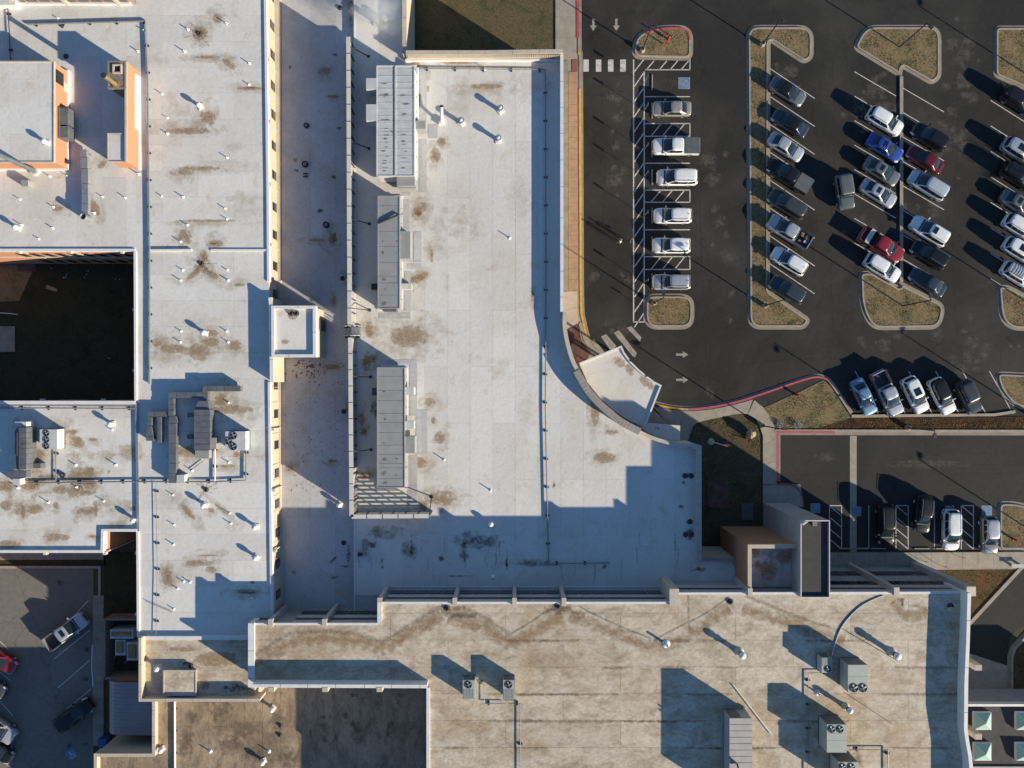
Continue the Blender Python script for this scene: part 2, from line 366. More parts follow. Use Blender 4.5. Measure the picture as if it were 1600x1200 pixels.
def round_poly(pts, r, seg=4):
    """round the corners of a polygon (points may carry their own radius as third value)"""
    n = len(pts); out = []
    for i in range(n):
        p = Vector(pts[i][:2]); a = Vector(pts[i - 1][:2]); b = Vector(pts[(i + 1) % n][:2])
        rr = pts[i][2] if len(pts[i]) > 2 else r
        rr = min(rr, (a - p).length * 0.48, (b - p).length * 0.48)
        if rr <= 0.01: out.append((p.x, p.y)); continue
        s0 = p + (a - p).normalized() * rr; s1 = p + (b - p).normalized() * rr
        for k in range(seg + 1):
            t = k / seg; q = s0 * (1 - t) ** 2 + p * 2 * t * (1 - t) + s1 * t * t; out.append((q.x, q.y))
    return out
def clip(poly, x0, x1, y0, y1):
    def half(pl, f, inter):
        out = []
        for i in range(len(pl)):
            a, b = pl[i], pl[(i + 1) % len(pl)]; fa, fb = f(a), f(b)
            if fa: out.append(a)
            if fa != fb: out.append(inter(a, b))
        return out
    def ix(v): return lambda a, b: (v, a[1] + (b[1] - a[1]) * (v - a[0]) / (b[0] - a[0]))
    def iy(v): return lambda a, b: (a[0] + (b[0] - a[0]) * (v - a[1]) / (b[1] - a[1]), v)
    for f, g in ((lambda p: p[0] >= x0, ix(x0)), (lambda p: p[0] <= x1, ix(x1)), (lambda p: p[1] >= y0, iy(y0)), (lambda p: p[1] <= y1, iy(y1))):
        if not poly: return []
        poly = half(poly, f, g)
    out = []
    for p in poly:
        if not out or (abs(p[0] - out[-1][0]) + abs(p[1] - out[-1][1])) > 1e-4: out.append(p)
    return out if len(out) > 2 else []
def area(p): return abs(sum(p[i][0] * p[(i + 1) % len(p)][1] - p[(i + 1) % len(p)][0] * p[i][1] for i in range(len(p)))) / 2
# ------------------------------------------------------------------ naming
def thing(name, label, cat, loc=(0, 0, 0), group=None, rotz=0.0):
    o = bpy.data.objects.new(name, None); C.objects.link(o); o.location = loc; o.rotation_euler = (0, 0, rotz); o.empty_display_size = 0.3
    return tag(o, label, cat, group)
def tag(o, label, cat, group=None):
    o['label'] = label; o['category'] = cat
    if group: o['group'] = group
    return o
def struct(o): o['kind'] = 'structure'; return o
def sheets(parent, poly, z, dx, dy, mat, name='roof_sheet', x0=0.0, y0=0.0, thick=0.03, gap=0.012, brick=True, jig=0.004):
    """lay single roofing sheets / slabs over a polygon, each its own object"""
    xs = [p[0] for p in poly]; ys = [p[1] for p in poly]
    i0 = math.floor((min(xs) - x0) / dx) - 1; i1 = math.ceil((max(xs) - x0) / dx) + 1
    j0 = math.floor((min(ys) - y0) / dy) - 1; j1 = math.ceil((max(ys) - y0) / dy) + 1
    k = 0
    for i in range(i0, i1):
        for j in range(j0, j1):
            off = (dy * 0.5 if dy >= dx else 0) * (i % 2) if brick else 0
            offx = (dx * 0.5 if dx > dy else 0) * (j % 2) if brick else 0
            c = clip(poly, x0 + i * dx + offx + gap / 2, x0 + (i + 1) * dx + offx - gap / 2, y0 + j * dy + off + gap / 2, y0 + (j + 1) * dy + off - gap / 2)
            if not c or area(c) < 0.03: continue
            MB().prism(c, z - thick, z + random.uniform(-jig, jig)).build(name, mat, parent); k += 1
    return k
# ================================================================== GROUND, LOTS, WALKS
struct(MB().flat([(-400, -400), (400, -400), (400, 400), (-400, 400)], -0.03).build('ground', 'dirt'))
# main parking lot (everything right of the kerb; walks and islands stand on top)
lot = struct(MB().flat([(7.0, -6.3), (33, -6.3), (33, -4.6), (130, -4.6), (130, 90), (7.0, 90)], 0.0).build('parking_lot', 'asphalt'))
lot2 = struct(MB().flat([P2(p) for p in ((1216, 676), (2300, 676), (2300, 862), (1216, 862))], 0.0).build('lower_parking_lot', 'asphalt_far'))
lot3 = struct(MB().flat([P2(p) for p in ((-900, 884), (146, 884), (146, 1500), (-900, 1500))], 0.0).build('concrete_parking_lot', 'concrete_lot'))
road = struct(MB().flat([P2(p) for p in ((1400, 1062), (1518, 966), (1592, 888), (1700, 775), (1900, 775), (1640, 925), (1576, 1000), (1574, 1100), (1574, 1300), (1400, 1300))], 0.0).build('service_road', 'asphalt_far'))
MB().flat(PL(((1440, 1008), (1518, 1022), (1574, 1040), (1574, 1110), (1440, 1110))), 0.004).build('concrete_apron', 'concrete', road)
# lawns
def lawn(name, pts, z=0.02, mat='dry_grass'): return struct(MB().flat(PL(pts), z).build(name, mat))
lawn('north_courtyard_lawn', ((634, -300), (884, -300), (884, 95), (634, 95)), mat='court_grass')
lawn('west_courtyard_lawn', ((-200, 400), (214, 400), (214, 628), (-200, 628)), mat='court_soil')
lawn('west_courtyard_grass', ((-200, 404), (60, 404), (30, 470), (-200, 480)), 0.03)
lawn('entrance_lawn', ((1040, 700), (1076, 668), (1085, 660), (1150, 646), (1168, 646), (1183, 654), (1192, 672), (1192, 860), (1040, 900)), 0.03, 'dirt')
lawn('bank_lawn', ((1186, 640), (1250, 612), (1286, 594), (1306, 610), (1334, 650), (1342, 652), (1700, 652), (1700, 674), (1213, 674), (1200, 650)), 0.04)
lawn('mulch_bed', ((1262, 674), (1330, 653), (1700, 650), (1700, 671), (1262, 673)), 0.05, 'mulch')
lawn('roadside_lawn', ((1380, 884), (1600, 884), (1592, 893), (1520, 975), (1460, 1030), (1380, 1030)), 0.02, 'rusty_grass')
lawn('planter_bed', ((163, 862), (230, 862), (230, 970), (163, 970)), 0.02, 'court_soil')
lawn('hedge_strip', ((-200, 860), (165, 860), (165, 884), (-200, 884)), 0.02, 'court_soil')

def slab_walk(name, pts, z, mat, joint=2.4, parent_mat='gutter_concrete'):
    """a paved strip between two edges, cut in single slabs"""
    w = struct(MB().prism(PL(pts), -0.02, z - 0.03).build(name, parent_mat)); return w
def slabs_between(parent, left, right, z, step, mat, name='paving_slab', gap=0.025):
    L = [Vector(p) for p in left]; Rr = [Vector(p) for p in right]
    def samp(pl, t):
        d = [0]
        for a, b in zip(pl, pl[1:]): d.append(d[-1] + (b - a).length)
        s = t * d[-1]
        for i in range(len(pl) - 1):
            if s <= d[i + 1] + 1e-6: return pl[i].lerp(pl[i + 1], (s - d[i]) / max(1e-6, d[i + 1] - d[i]))
        return pl[-1]
    ln = sum((b - a).length for a, b in zip(L, L[1:])); n = max(1, round(ln / step))
    g = gap / ln / 2
    for k in range(n):
        t0, t1 = k / n + g, (k + 1) / n - g
        q = [samp(L, t0), samp(Rr, t0), samp(Rr, (t0 + t1) / 2), samp(Rr, t1), samp(L, t1), samp(L, (t0 + t1) / 2)]
        MB().prism([(p.x, p.y) for p in q], z - 0.06, z + random.uniform(-0.004, 0.004)).build(name, mat, parent)

# --- walk along the east side of the big white roof
kerb_px = [(905, -200), (905, 60), (907, 100), (908, 300), (909, 470), (912, 500), (919, 528), (932, 550), (950, 575), (974, 602), (1000, 622), (1030, 632)]
kerb = smooth_path(PL(kerb_px), 4)
w1 = struct(MB().prism(kerb + PL(((1040, 690), (960, 680), (870, 560), (866, -200))), -0.02, 0.085).build('east_sidewalk', 'concrete'))
inL = [P2((868, y)) for y in (-200, 92)]; inR = [P2((899, y)) for y in (-200, 92)]
slabs_between(w1, inL, inR, 0.14, 2.6, 'concrete')
slabs_between(w1, [P2((868, 95)), P2((868, 455))], [P2((888, 95)), P2((888, 455))], 0.14, 2.6, 'gutter_concrete')
slabs_between(w1, [P2((888.4, 113)), P2((888.4, 454))], [P2((902, 113)), P2((902, 454))], 0.141, 1.35, 'paver', 'paver')
slabs_between(w1, [P2((894, 93.5)), P2((894, 112.5))], [P2((902, 93.5)), P2((902, 112.5))], 0.142, 1.5, 'ramp_brick', 'tactile_paver')
slabs_between(w1, [P2((876, 456)), P2((876, 500)), P2((884, 515))], [P2((901.5, 455)), P2((902, 480)), P2((903, 505))], 0.14, 2.2, 'pale_slab')
slabs_between(w1, [P2((880, 518)), P2((888, 560)), P2((906, 590))], [P2((903, 507)), P2((908, 530)), P2((922, 552))], 0.139, 2.0, 'rust_slab', 'stained_slab')
slabs_between(w1, [P2((904, 506)), P2((912, 532)), P2((926, 556)), P2((980, 618))], [P2((908, 503)), P2((917, 528)), P2((930, 550)), P2((990, 612))], 0.14, 2.2, 'concrete')
MB().ribbon(kerb, 0.0, 0.30, -0.02, 0.02).build('gutter', 'gutter_concrete', w1)
MB().ribbon(kerb, -0.17, 0.0, -0.02, 0.15).build('kerb', 'concrete', w1)
def on_kerb(path, t0, t1, mat, name, parent, o0=0.0, o1=0.16, z=0.15):
    seg = [p for p in path if t0(p) and t1(p)]
    MB().ribbon(seg, o0 - 0.006, o1, z - 0.14, z + 0.005).build(name, mat, parent)
on_kerb(kerb, lambda p: p[1] > Y(62), lambda p: p[1] < Y(-150), 'red_paint', 'red_kerb_paint', w1, -0.34, 0.006)
on_kerb(kerb, lambda p: p[1] < Y(64), lambda p: p[1] > Y(92), 'yellow_paint', 'yellow_kerb_paint', w1, -0.22, 0.006)
on_kerb(kerb, lambda p: p[1] < Y(113), lambda p: p[1] > Y(532), 'yellow_paint', 'yellow_kerb_paint', w1, -0.22, 0.006)
# --- walk below the canopy, along the bank and down to the lower lot
k2 = smooth_path(PL([(1030, 632), (1050, 636), (1075, 638), (1110, 635), (1150, 627), (1200, 611), (1250, 594), (1275, 588), (1292, 592), (1304, 606), (1330, 646)]), 4)
w2 = struct(MB().prism(PL([(1000, 622), (1030, 632), (1075, 638), (1110, 635), (1150, 627), (1172, 622), (1192, 636), (1206, 655), (1212, 674), (1213, 755), (1250, 757), (1256, 790), (1192, 790), (1192, 678), (1184, 655), (1168, 646), (1150, 645), (1085, 660), (1074, 690), (1000, 690)]), -0.02, 0.085).build('entrance_sidewalk', 'gutter_concrete'))
slabs_between(w2, PL([(985, 640), (1005, 690)]), PL([(1012, 632), (1076, 690)]), 0.135, 4.0, 'concrete')
slabs_between(w2, PL([(1018, 634), (1050, 641), (1075, 643), (1110, 640), (1150, 632), (1176, 624)]), PL([(1072, 690), (1080, 664), (1096, 658), (1120, 653), (1150, 646.5), (1168, 646.5)]), 0.14, 2.6, 'concrete')
slabs_between(w2, PL([(1168, 647), (1182, 655), (1191.5, 678), (1191.5, 756)]), PL([(1178, 625), (1192, 637), (1205, 656), (1211, 674), (1211.5, 756)]), 0.14, 2.2, 'concrete')
slabs_between(w2, PL([(1191.5, 758), (1191.5, 792)]), PL([(1250, 759), (1253, 792)]), 0.14, 2.6, 'concrete')
MB().ribbon(k2, 0.0, 0.28, -0.02, 0.02).build('gutter', 'gutter_concrete', w2)
MB().ribbon(k2, -0.2, 0.0, -0.02, 0.15).build('kerb', 'concrete', w2)
on_kerb(k2, lambda p: p[0] < X(1072), lambda p: p[0] > X(1020), 'yellow_paint', 'yellow_kerb_paint', w2, -0.21, 0.006)
on_kerb(k2, lambda p: p[0] > X(1071), lambda p: p[0] < X(1296), 'red_paint', 'red_kerb_paint', w2, -0.21, 0.006)
# --- lower lot: kerb, red edge, drainage strip, walk in front of the building
lk = PL([(1256, 790), (1253, 775), (1246, 762), (1233, 756), (1216, 755), (1214, 680), (1215, 674), (1700, 676)])
w3 = struct(MB().ribbon(PL([(1214, 752), (1214, 674.5), (2300, 676)]), 0.0, 0.28, -0.02, 0.15).build('lower_lot_kerb', 'concrete'))
MB().ribbon(PL([(1214, 752), (1214, 674.5), (2300, 676)]), -0.42, 0.0, -0.01, 0.03).build('gutter', 'gutter_concrete', w3)
MB().ribbon(PL([(1214, 752), (1214, 674.3), (1304, 674.6)]), -0.16, 0.10, 0.02, 0.158).build('red_kerb_paint', 'red_paint', w3)
MB().ribbon(smooth_path(PL([(1215, 756), (1232, 757), (1245, 763), (1252, 775), (1254, 792)]), 4), -0.1, 0.12, 0.0, 0.157).build('red_kerb_paint', 'red_paint', w3)
MB().prism(PL([(1328, 681), (1338.5, 681), (1338.5, 864), (1328, 864)]), 0.0, 0.006).build('drainage_strip', 'concrete', lot2)
w4 = struct(MB().prism(PL([(1250, 863), (1700, 861), (1700, 888), (1250, 892)]), -0.02, 0.085).build('south_sidewalk', 'gutter_concrete'))
slabs_between(w4, PL([(1260, 891), (1600, 887)]), PL([(1260, 864), (1600, 862)]), 0.14, 1.95, 'concrete')
# --- south-west lot walk
w5 = struct(MB().prism(PL([(146, 930), (163, 930), (163, 1165), (146, 1165)]), -0.02, 0.085).build('west_lot_sidewalk', 'gutter_concrete'))
slabs_between(w5, PL([(146.5, 931), (146.5, 1165)]), PL([(162.5, 931), (162.5, 1165)]), 0.13, 2.5, 'gutter_concrete')
w6 = struct(MB().ribbon(PL([(-200, 884), (158, 884), (158, 931)]), -0.3, 0.0, -0.02, 0.14).build('west_lot_kerb', 'concrete'))
w7 = struct(MB().prism(PL([(-200, 862), (162, 862), (162, 874), (-200, 876)]), -0.02, 0.06).build('west_wing_walk', 'gutter_concrete'))
slabs_between(w7, PL([(-150, 874), (162, 873)]), PL([(-150, 863), (162, 863)]), 0.11, 1.6, 'gutter_concrete')
# road kerb bottom right
w8 = struct(MB().ribbon(PL([(1440, 1040), (1519, 973), (1594, 892), (1700, 780)]), 0.0, 0.42, -0.02, 0.14).build('road_kerb', 'concrete'))
rk = PL([(1640, 952), (1600, 995), (1584, 1012), (1579, 1026), (1579, 1094)])
w9 = struct(MB().ribbon(rk, 0.0, 0.25, -0.02, 0.15).build('road_verge_kerb', 'concrete'))
MB().ribbon(rk, -0.4, 0.0, -0.02, 0.02).build('gutter', 'gutter_concrete', w9)
lawn('verge_lawn', ((1641, 955), (1604, 996), (1588, 1014), (1583, 1028), (1583, 1094), (1700, 1094), (1700, 955)), 0.06, 'rusty_grass')

# ------------------------------------------------------------------ painted marks on the asphalt (parts of the lot)
def line(parent, a, b, w=0.11, mat='white_paint', name='stall_line', z=0.005):
    MB().ribbon([P2(a), P2(b)], -w / 2, w / 2, z - 0.004, z).build(name, mat, parent)
def hatch_box(x0, y0, x1, y1, parent, slope=-1.0, step=30, w=0.11):
    line(parent, (x0, y0), (x1, y0), w); line(parent, (x0, y1), (x1, y1), w); line(parent, (x1, y0), (x1, y1), w)
for x in (990, 1006.5): line(lot, (x, 93 if x < 1000 else 112), (x, 503), 0.15)
line(lot, (989, 503), (1008, 503), 0.13); line(lot, (1008, 109), (1078, 109), 0.12); line(lot, (1078, 92), (1078, 109), 0.12)
y = 112
while y < 515: line(lot, (991, y), (1006, max(93, y - 22)), 0.13, name='hatch_line'); y += 23.5
for x in (1010, 1030, 1047, 1064): line(lot, (x, 109), (x + 12, 95), 0.12, name='hatch_line')
for yy in (151, 255, 359): line(lot, (1008, yy), (1078, yy), 0.12)
for yt, yb in ((193, 213), (297, 316), (401, 421)):
    line(lot, (1008, yt), (1078.5, yt), 0.12); line(lot, (1008, yb), (1078.5, yb), 0.12); line(lot, (1078, yt), (1078, yb), 0.12)
    for x in (1017, 1035, 1054): line(lot, (x, yb), (x + 16, yt), 0.12, name='hatch_line')
for x0, x1 in ((911.5, 920), (931, 939.5), (950, 958.5), (969, 978)):
    MB().flat(PL([(x0, 93), (x1, 93), (x1, 112), (x0, 112)]), 0.006).build('crosswalk_bar', 'white_paint', lot)
for q in ([(922, 532), (928, 529), (945, 551), (938, 556)], [(939, 526), (947, 522), (963, 541), (955, 549)], [(959, 520), (967, 516), (995, 552), (992, 559), (988, 556)], [(979, 512), (987, 510), (1002, 527), (1000, 534)]):
    MB().flat(PL(q), 0.006).build('crosswalk_bar', 'worn_paint', lot)
def arrow(px, py, ang, ln=19, parent=lot):
    c, s = math.cos(ang), math.sin(ang)
    pts = [(-ln / 2, -1.8), (ln * .05, -1.8), (ln * .05, -5.2), (ln / 2, 0), (ln * .05, 5.2), (ln * .05, 1.8), (-ln / 2, 1.8)]
    MB().flat(PL([(px + a * c - b * s, py + a * s + b * c) for a, b in pts]), 0.006).build('painted_arrow', 'worn_paint', parent)
arrow(927, 39, math.pi / 2); arrow(963, 39, math.pi / 2); arrow(1066, 554, 0); arrow(1066, 593.5, 0)
for k in range(8): line(lot, (1203, 107 + 43.6 * k), (1273, 154 + 43.6 * k), 0.1)
for k in range(8):
    line(lot, (1335, 112 + 38.2 * k), (1400, 150 + 38.2 * k), 0.1); line(lot, (1408, 136 + 38.2 * k), (1475, 175 + 38.2 * k), 0.1)
for k in range(8): line(lot, (1548, 157 + 39.8 * k), (1610, 196 + 39.8 * k), 0.1)
for k in range(6): line(lot, (1336 + 42 * k, 580), (1373 + 42 * k, 647), 0.1)
for x in (1357.5, 1460): line(lot2, (x, 790), (x, 858), 0.1)
for xa, xb in ((1296, 1315), (1400, 1419), (1502, 1521)):
    line(lot2, (xa, 790), (xb, 790), 0.1); line(lot2, (xa, 790), (xa, 858), 0.1); line(lot2, (xb, 790), (xb, 858), 0.1)
    for yy in (790, 808, 826, 842): line(lot2, (xa, yy), (xb, yy + 16), 0.1, name='hatch_line')
for a, b in (((138, 938), (82, 1000)), ((140, 985), (84, 1030)), ((141, 1031), (90, 1075)), ((142, 1077), (104, 1108)), ((0, 1002), (14, 1016)), ((-6, 1045), (16, 1063)), ((0, 1096), (20, 1118)), ((0, 1186), (20, 1202))):
    line(lot3, a, b, 0.1)
def access_symbol(parent, cx, cy, rot=0.0, s=18.0, square=True, mat='worn_paint'):
    """wheelchair symbol on a blue square"""
    c, sn = math.cos(rot), math.sin(rot)
    def T(a, b): return P2((cx + (a * c - b * sn) * s, cy + (a * sn + b * c) * s))
    if square:
        MB().flat([T(-.5, -.5), T(.5, -.5), T(.5, .5), T(-.5, .5)], 0.005).build('symbol_border', 'worn_paint', parent)
        MB().flat([T(-.44, -.44), T(.44, -.44), T(.44, .44), T(-.44, .44)], 0.009).build('symbol_square', 'blue_paint', parent)
    else: MB().flat([T(-.5, -.5), T(.5, -.5), T(.5, .5), T(-.5, .5)], 0.005).build('symbol_square', 'blue_paint', parent)
    m = MB(); w = 0.055 * s / F * H
    m.flat([T(-.08 + .075 * math.cos(t), -.30 + .075 * math.sin(t)) for t in [k * math.pi / 5 for k in range(10)]], 0.013)
    m.ribbon([T(-.07, -.21), T(-.03, .04), T(.16, .05), T(.24, .27), T(.31, .24)], -w / 2, w / 2, 0.009, 0.013)
    m.ribbon([T(-.06, -.10), T(.13, -.10)], -w / 2, w / 2, 0.009, 0.0135)
    m.ribbon([T(-.03 + .21 * math.cos(t), .14 + .21 * math.sin(t)) for t in [R(k) for k in range(20, 251, 23)]], -w / 2, w / 2, 0.009, 0.0125)
    m.build('wheelchair_symbol', mat, parent)
access_symbol(lot, 1069, 130, R(-90)); access_symbol(lot2, 1338, 799, 0, 15); access_symbol(lot2, 1274, 794, 0, 15); access_symbol(lot2, 1484, 797, 0, 14); access_symbol(lot2, 1542, 798, 0, 16)
access_symbol(lot3, 112, 1179, R(-30), 15, False, 'white_paint')
# old stains and pale patches on the asphalt
def stain(parent, px, py, rx, ry, mat, z, zz=0.0, rot=0.0, name='stain'):
    """irregular flat stain lying on a surface (rx, ry in measured units)"""
    k = (H - zz) / F; n = 16; m = MB(); m.uv = []
    ca, sa = math.cos(rot), math.sin(rot)
    cx, cy = P2((px, py), zz); m.v.append((cx, cy, z)); m.uv.append((0, 0))
    for i in range(n):
        a = 2 * math.pi * i / n; u, v = math.cos(a), math.sin(a)
        m.v.append((cx + k * (u * rx * ca - v * ry * sa), cy + k * (u * rx * sa + v * ry * ca), z)); m.uv.append((u, v))
    m.f = [(0, 1 + i, 1 + (i + 1) % n) for i in range(n)]
    return m.build(name, mat, parent)
def streak(parent, pts, w, mat, z, zz=0.0, name='stain'):
    k = (H - zz) / F; p = PL(pts, zz); p = smooth_path(p, 5); A = offset(p, w * k, False); B = offset(p, -w * k, False)
    m = MB(); m.uv = []
    for i, (a, b, c) in enumerate(zip(A, p, B)): m.v += [(*a, z), (*b, z), (*c, z)]; m.uv += [(i, 1), (i, 0), (i, -1)]
    for i in range(len(p) - 1): m.f += [(3 * i, 3 * i + 1, 3 * i + 4, 3 * i + 3), (3 * i + 1, 3 * i + 2, 3 * i + 5, 3 * i + 4)]
    return m.build(name, mat, parent)
rb = random.Random(17)
for cx, cy, sx_, sy_, n in ((1508, 90, 12, 50, 16), (1500, 190, 10, 30, 8), (1365, 160, 24, 22, 14), (1440, 320, 14, 8, 5), (1222, 108, 14, 10, 8), (965, 210, 5, 60, 9), (1520, 550, 40, 24, 14), (1385, 530, 30, 8, 6), (1350, 365, 14, 18, 6), (1340, 170, 18, 10, 5), (1450, 250, 14, 20, 4), (1130, 330, 20, 120, 8), (960, 440, 20, 60, 5)):
    for k in range(int(n * 1.6)):
        r_ = rb.uniform(3, 15); stain(lot, rb.gauss(cx, sx_), rb.gauss(cy, sy_), r_, r_ * rb.uniform(.4, 1.6), 'pale_stain_mat', 0.0025 + k * .00008, 0, rb.uniform(0, 3))
for k in range(60):      # oil drips in the bays
    row = rb.choice((0, 1, 2, 3)); t = rb.randrange(8)
    x, y = ((1045, 130 + 45 * t), (1240, 150 + 43.6 * t), (1370, 150 + 38 * t), (1445, 175 + 38 * t))[row]
    stain(lot, x + rb.uniform(-14, 14), y + rb.uniform(-8, 8), rb.uniform(1.5, 5), rb.uniform(1.5, 4), 'dark_stain_mat', 0.0042, 0, rb.uniform(0, 3))
for pts in ([(1110, 515), (1109, 640)], [(1110, 512), (1168, 513)], [(1095, 60), (1098, 200), (1094, 330), (1099, 460)], [(940, 120), (945, 260), (938, 420), (944, 500)], [(1300, 90), (1304, 240), (1298, 380), (1302, 540)], [(1490, 40), (1496, 200), (1489, 380), (1497, 540)], [(1150, 570), (1270, 560), (1400, 566), (1540, 560)], [(1320, 60), (1325, 110)]):
    streak(lot, pts, 1.5, 'streak_dark_mat', 0.0046, 0, 'sealed_crack')
for pts in ([(1222, 742), (1330, 740)], [(1340, 726), (1440, 724), (1600, 727)], [(1340, 740), (1480, 741), (1600, 739)]): streak(lot2, pts, .9, 'streak_dark_mat', 0.0046, 0, 'sealed_crack')
for a in ((1505, 600, 20, 10), (1470, 545, 18, 7), (1052, 130, 26, 12)): stain(lot, *a, 'dark_stain_mat', 0.0022)
for a in ((1415, 845, 14, 10), (1290, 715, 26, 10), (1450, 725, 90, 10)): stain(lot2, *a, 'pale_stain_mat', 0.003)
for a in ((135, 1014, 8, 7), (133, 1060, 8, 7), (107, 1165, 8, 5), (133, 1162, 7, 5), (95, 910, 10, 6)): stain(lot3, *a, 'dark_stain_mat', 0.003)

# ------------------------------------------------------------------ traffic islands
GRASS = []          # (polygon, z, density, kind) for the tufts
def island(name, pts, r, red=None, gmat='dry_grass'):
    q = [(X(p[0]), Y(p[1]), (p[2] if len(p) > 2 else r) * H / F) for p in pts]; w = []
    sg = 1 if sum(q[i][0] * q[(i + 1) % len(q)][1] - q[(i + 1) % len(q)][0] * q[i][1] for i in range(len(q))) > 0 else -1
    for i, p in enumerate(q):            # convex corners get at least the radius the kerb needs
        a = (Vector(q[i - 1][:2]) - Vector(p[:2])).normalized(); b = (Vector(q[(i + 1) % len(q)][:2]) - Vector(p[:2])).normalized()
        conv = sg * (-(a.x * b.y - a.y * b.x)) > 0; th = math.acos(max(-1, min(1, a.dot(b))))
        w.append((p[0], p[1], max(p[2], 0.95 / math.tan(th / 2)) if conv else p[2]))
    out = round_poly(w, 0, 6)
    a = sum(out[i][0] * out[(i + 1) % len(out)][1] - out[(i + 1) % len(out)][0] * out[i][1] for i in range(len(out)))
    if a < 0: out = out[::-1]
    g = struct(MB().ribbon(out, 0.0, 0.36, -0.01, 0.016, True).build(name, 'gutter_concrete'))
    MB().ribbon(out, 0.36, 0.54, -0.01, 0.15, True).build('kerb', 'concrete', g)
    inner = offset(out, 0.54, True)
    MB().flat([q for i, q in enumerate(inner) if i == 0 or q != inner[i - 1]], 0.10).build('grass', gmat, g); GRASS.append((inner, 0.10, 1.0))
    if red:
        seg = [p for p in out if red(p)]
        MB().ribbon(seg, 0.355, 0.545, 0.02, 0.156).build('red_kerb_paint', 'red_paint', g)
    return g
isl1 = island('traffic_island', [(984, 93, 24), (992, 52, 26), (1030, 39, 30), (1083, 39, 24), (1083, 95, 15)], 10, lambda p: p[1] > Y(75) and p[0] > X(1000))
island('traffic_island', [(1165, 39, 22), (1272, 39, 26), (1271, 92, 14), (1256, 101, 9), (1204, 67, 3), (1203, 454, 3), (1268, 499, 12), (1258, 515, 9), (1168, 515, 22)], 12)
island('traffic_island', [(1331, 76, 10), (1350, 39, 22), (1471, 39, 24), (1471, 122, 12), (1456, 134, 9), (1411, 108, 1), (1408.5, 121, 1), (1400, 118, 1)], 10)
island('traffic_island', [(1552, 40, 6), (1640, 40, 10), (1640, 158, 10), (1552, 120, 5)], 8)
island('traffic_island', [(1006, 459, 18), (1085, 459, 22), (1085, 515, 22), (1006, 515, 22)], 14)
island('traffic_island', [(1341, 425, 22), (1359, 422, 12), (1405, 447, 1), (1405, 438, 1), (1478, 476, 14), (1470, 515, 34), (1360, 516, 40), (1343, 480, 20)], 12)
island('traffic_island', [(1557, 445, 18), (1576, 445, 10), (1640, 480, 10), (1640, 517, 10), (1562, 517, 40)], 12)
island('traffic_island', [(1553, 580, 20), (1640, 584, 16), (1640, 640, 12), (1585, 640, 24), (1560, 610, 30)], 12)
island('traffic_island', [(1558, 783, 3), (1590, 783, 30), (1640, 800, 16), (1640, 862, 4), (1558, 862, 2)], 4)
MB().ribbon(PL([(1406, 120), (1406, 440)]), -0.06, 0.34, 0, 0.15).build('divider_kerb', 'concrete', lot)
MB().ribbon(PL([(1330, 648), (1552, 646), (1585, 641)]), -0.34, 0.0, 0, 0.15).build('kerb', 'concrete', lot)
# the verge between the walk and the bank
for pl, z in ((PL(((1085, 664), (1150, 648), (1183, 656), (1190, 680), (1190, 800), (1100, 800))), 0.03),
              (PL(((1200, 640), (1250, 614), (1286, 598), (1300, 606), (1330, 652), (1600, 654), (1600, 672), (1215, 672))), 0.05),
              (PL(((1440, 890), (1590, 890), (1518, 970), (1470, 930))), 0.02), (PL(((-5, 404), (30, 404), (30, 470), (-5, 470))), 0.03), (PL(((1590, 1014), (1584, 1092), (1640, 1092), (1640, 990))), 0.06)):
    GRASS.append((pl, z, 1.0))
def tufts():
    rnd = random.Random(3); m = MB()
    for poly, z, dens in GRASS:
        xs = [p[0] for p in poly]; ys = [p[1] for p in poly]; A = area(poly)
        n = int(A * 55 * dens); got = 0
        for _ in range(n * 3):
            if got >= n: break
            x, y_ = rnd.uniform(min(xs), max(xs)), rnd.uniform(min(ys), max(ys))
            ins = False; j = len(poly) - 1
            for i in range(len(poly)):
                if (poly[i][1] > y_) != (poly[j][1] > y_) and x < (poly[j][0] - poly[i][0]) * (y_ - poly[i][1]) / (poly[j][1] - poly[i][1]) + poly[i][0]: ins = not ins
                j = i
            if not ins: continue
            got += 1
            if math.sin(x * 1.7 + 1.3 * math.sin(y_ * .9)) + math.sin(y_ * 2.1 + 1.1 * math.sin(x * 1.2)) < rnd.uniform(-1.2, .9): continue
            a = rnd.uniform(0, 6.28); h = rnd.uniform(0.03, 0.11); w = rnd.uniform(0.02, 0.05); l = rnd.uniform(0.02, 0.14)
            dx, dy = math.cos(a), math.sin(a)
            m.add([(x - dy * w, y_ + dx * w, z), (x + dy * w, y_ - dx * w, z), (x + dx * l, y_ + dy * l, z + h)], [(0, 1, 2)])
    me = bpy.data.meshes.new('grass_tufts'); me.from_pydata(m.v, [], m.f); me.update(); me.materials.append(MATS['dry_grass'])
    o = link('grass_tufts', me); o['kind'] = 'stuff'
tufts()
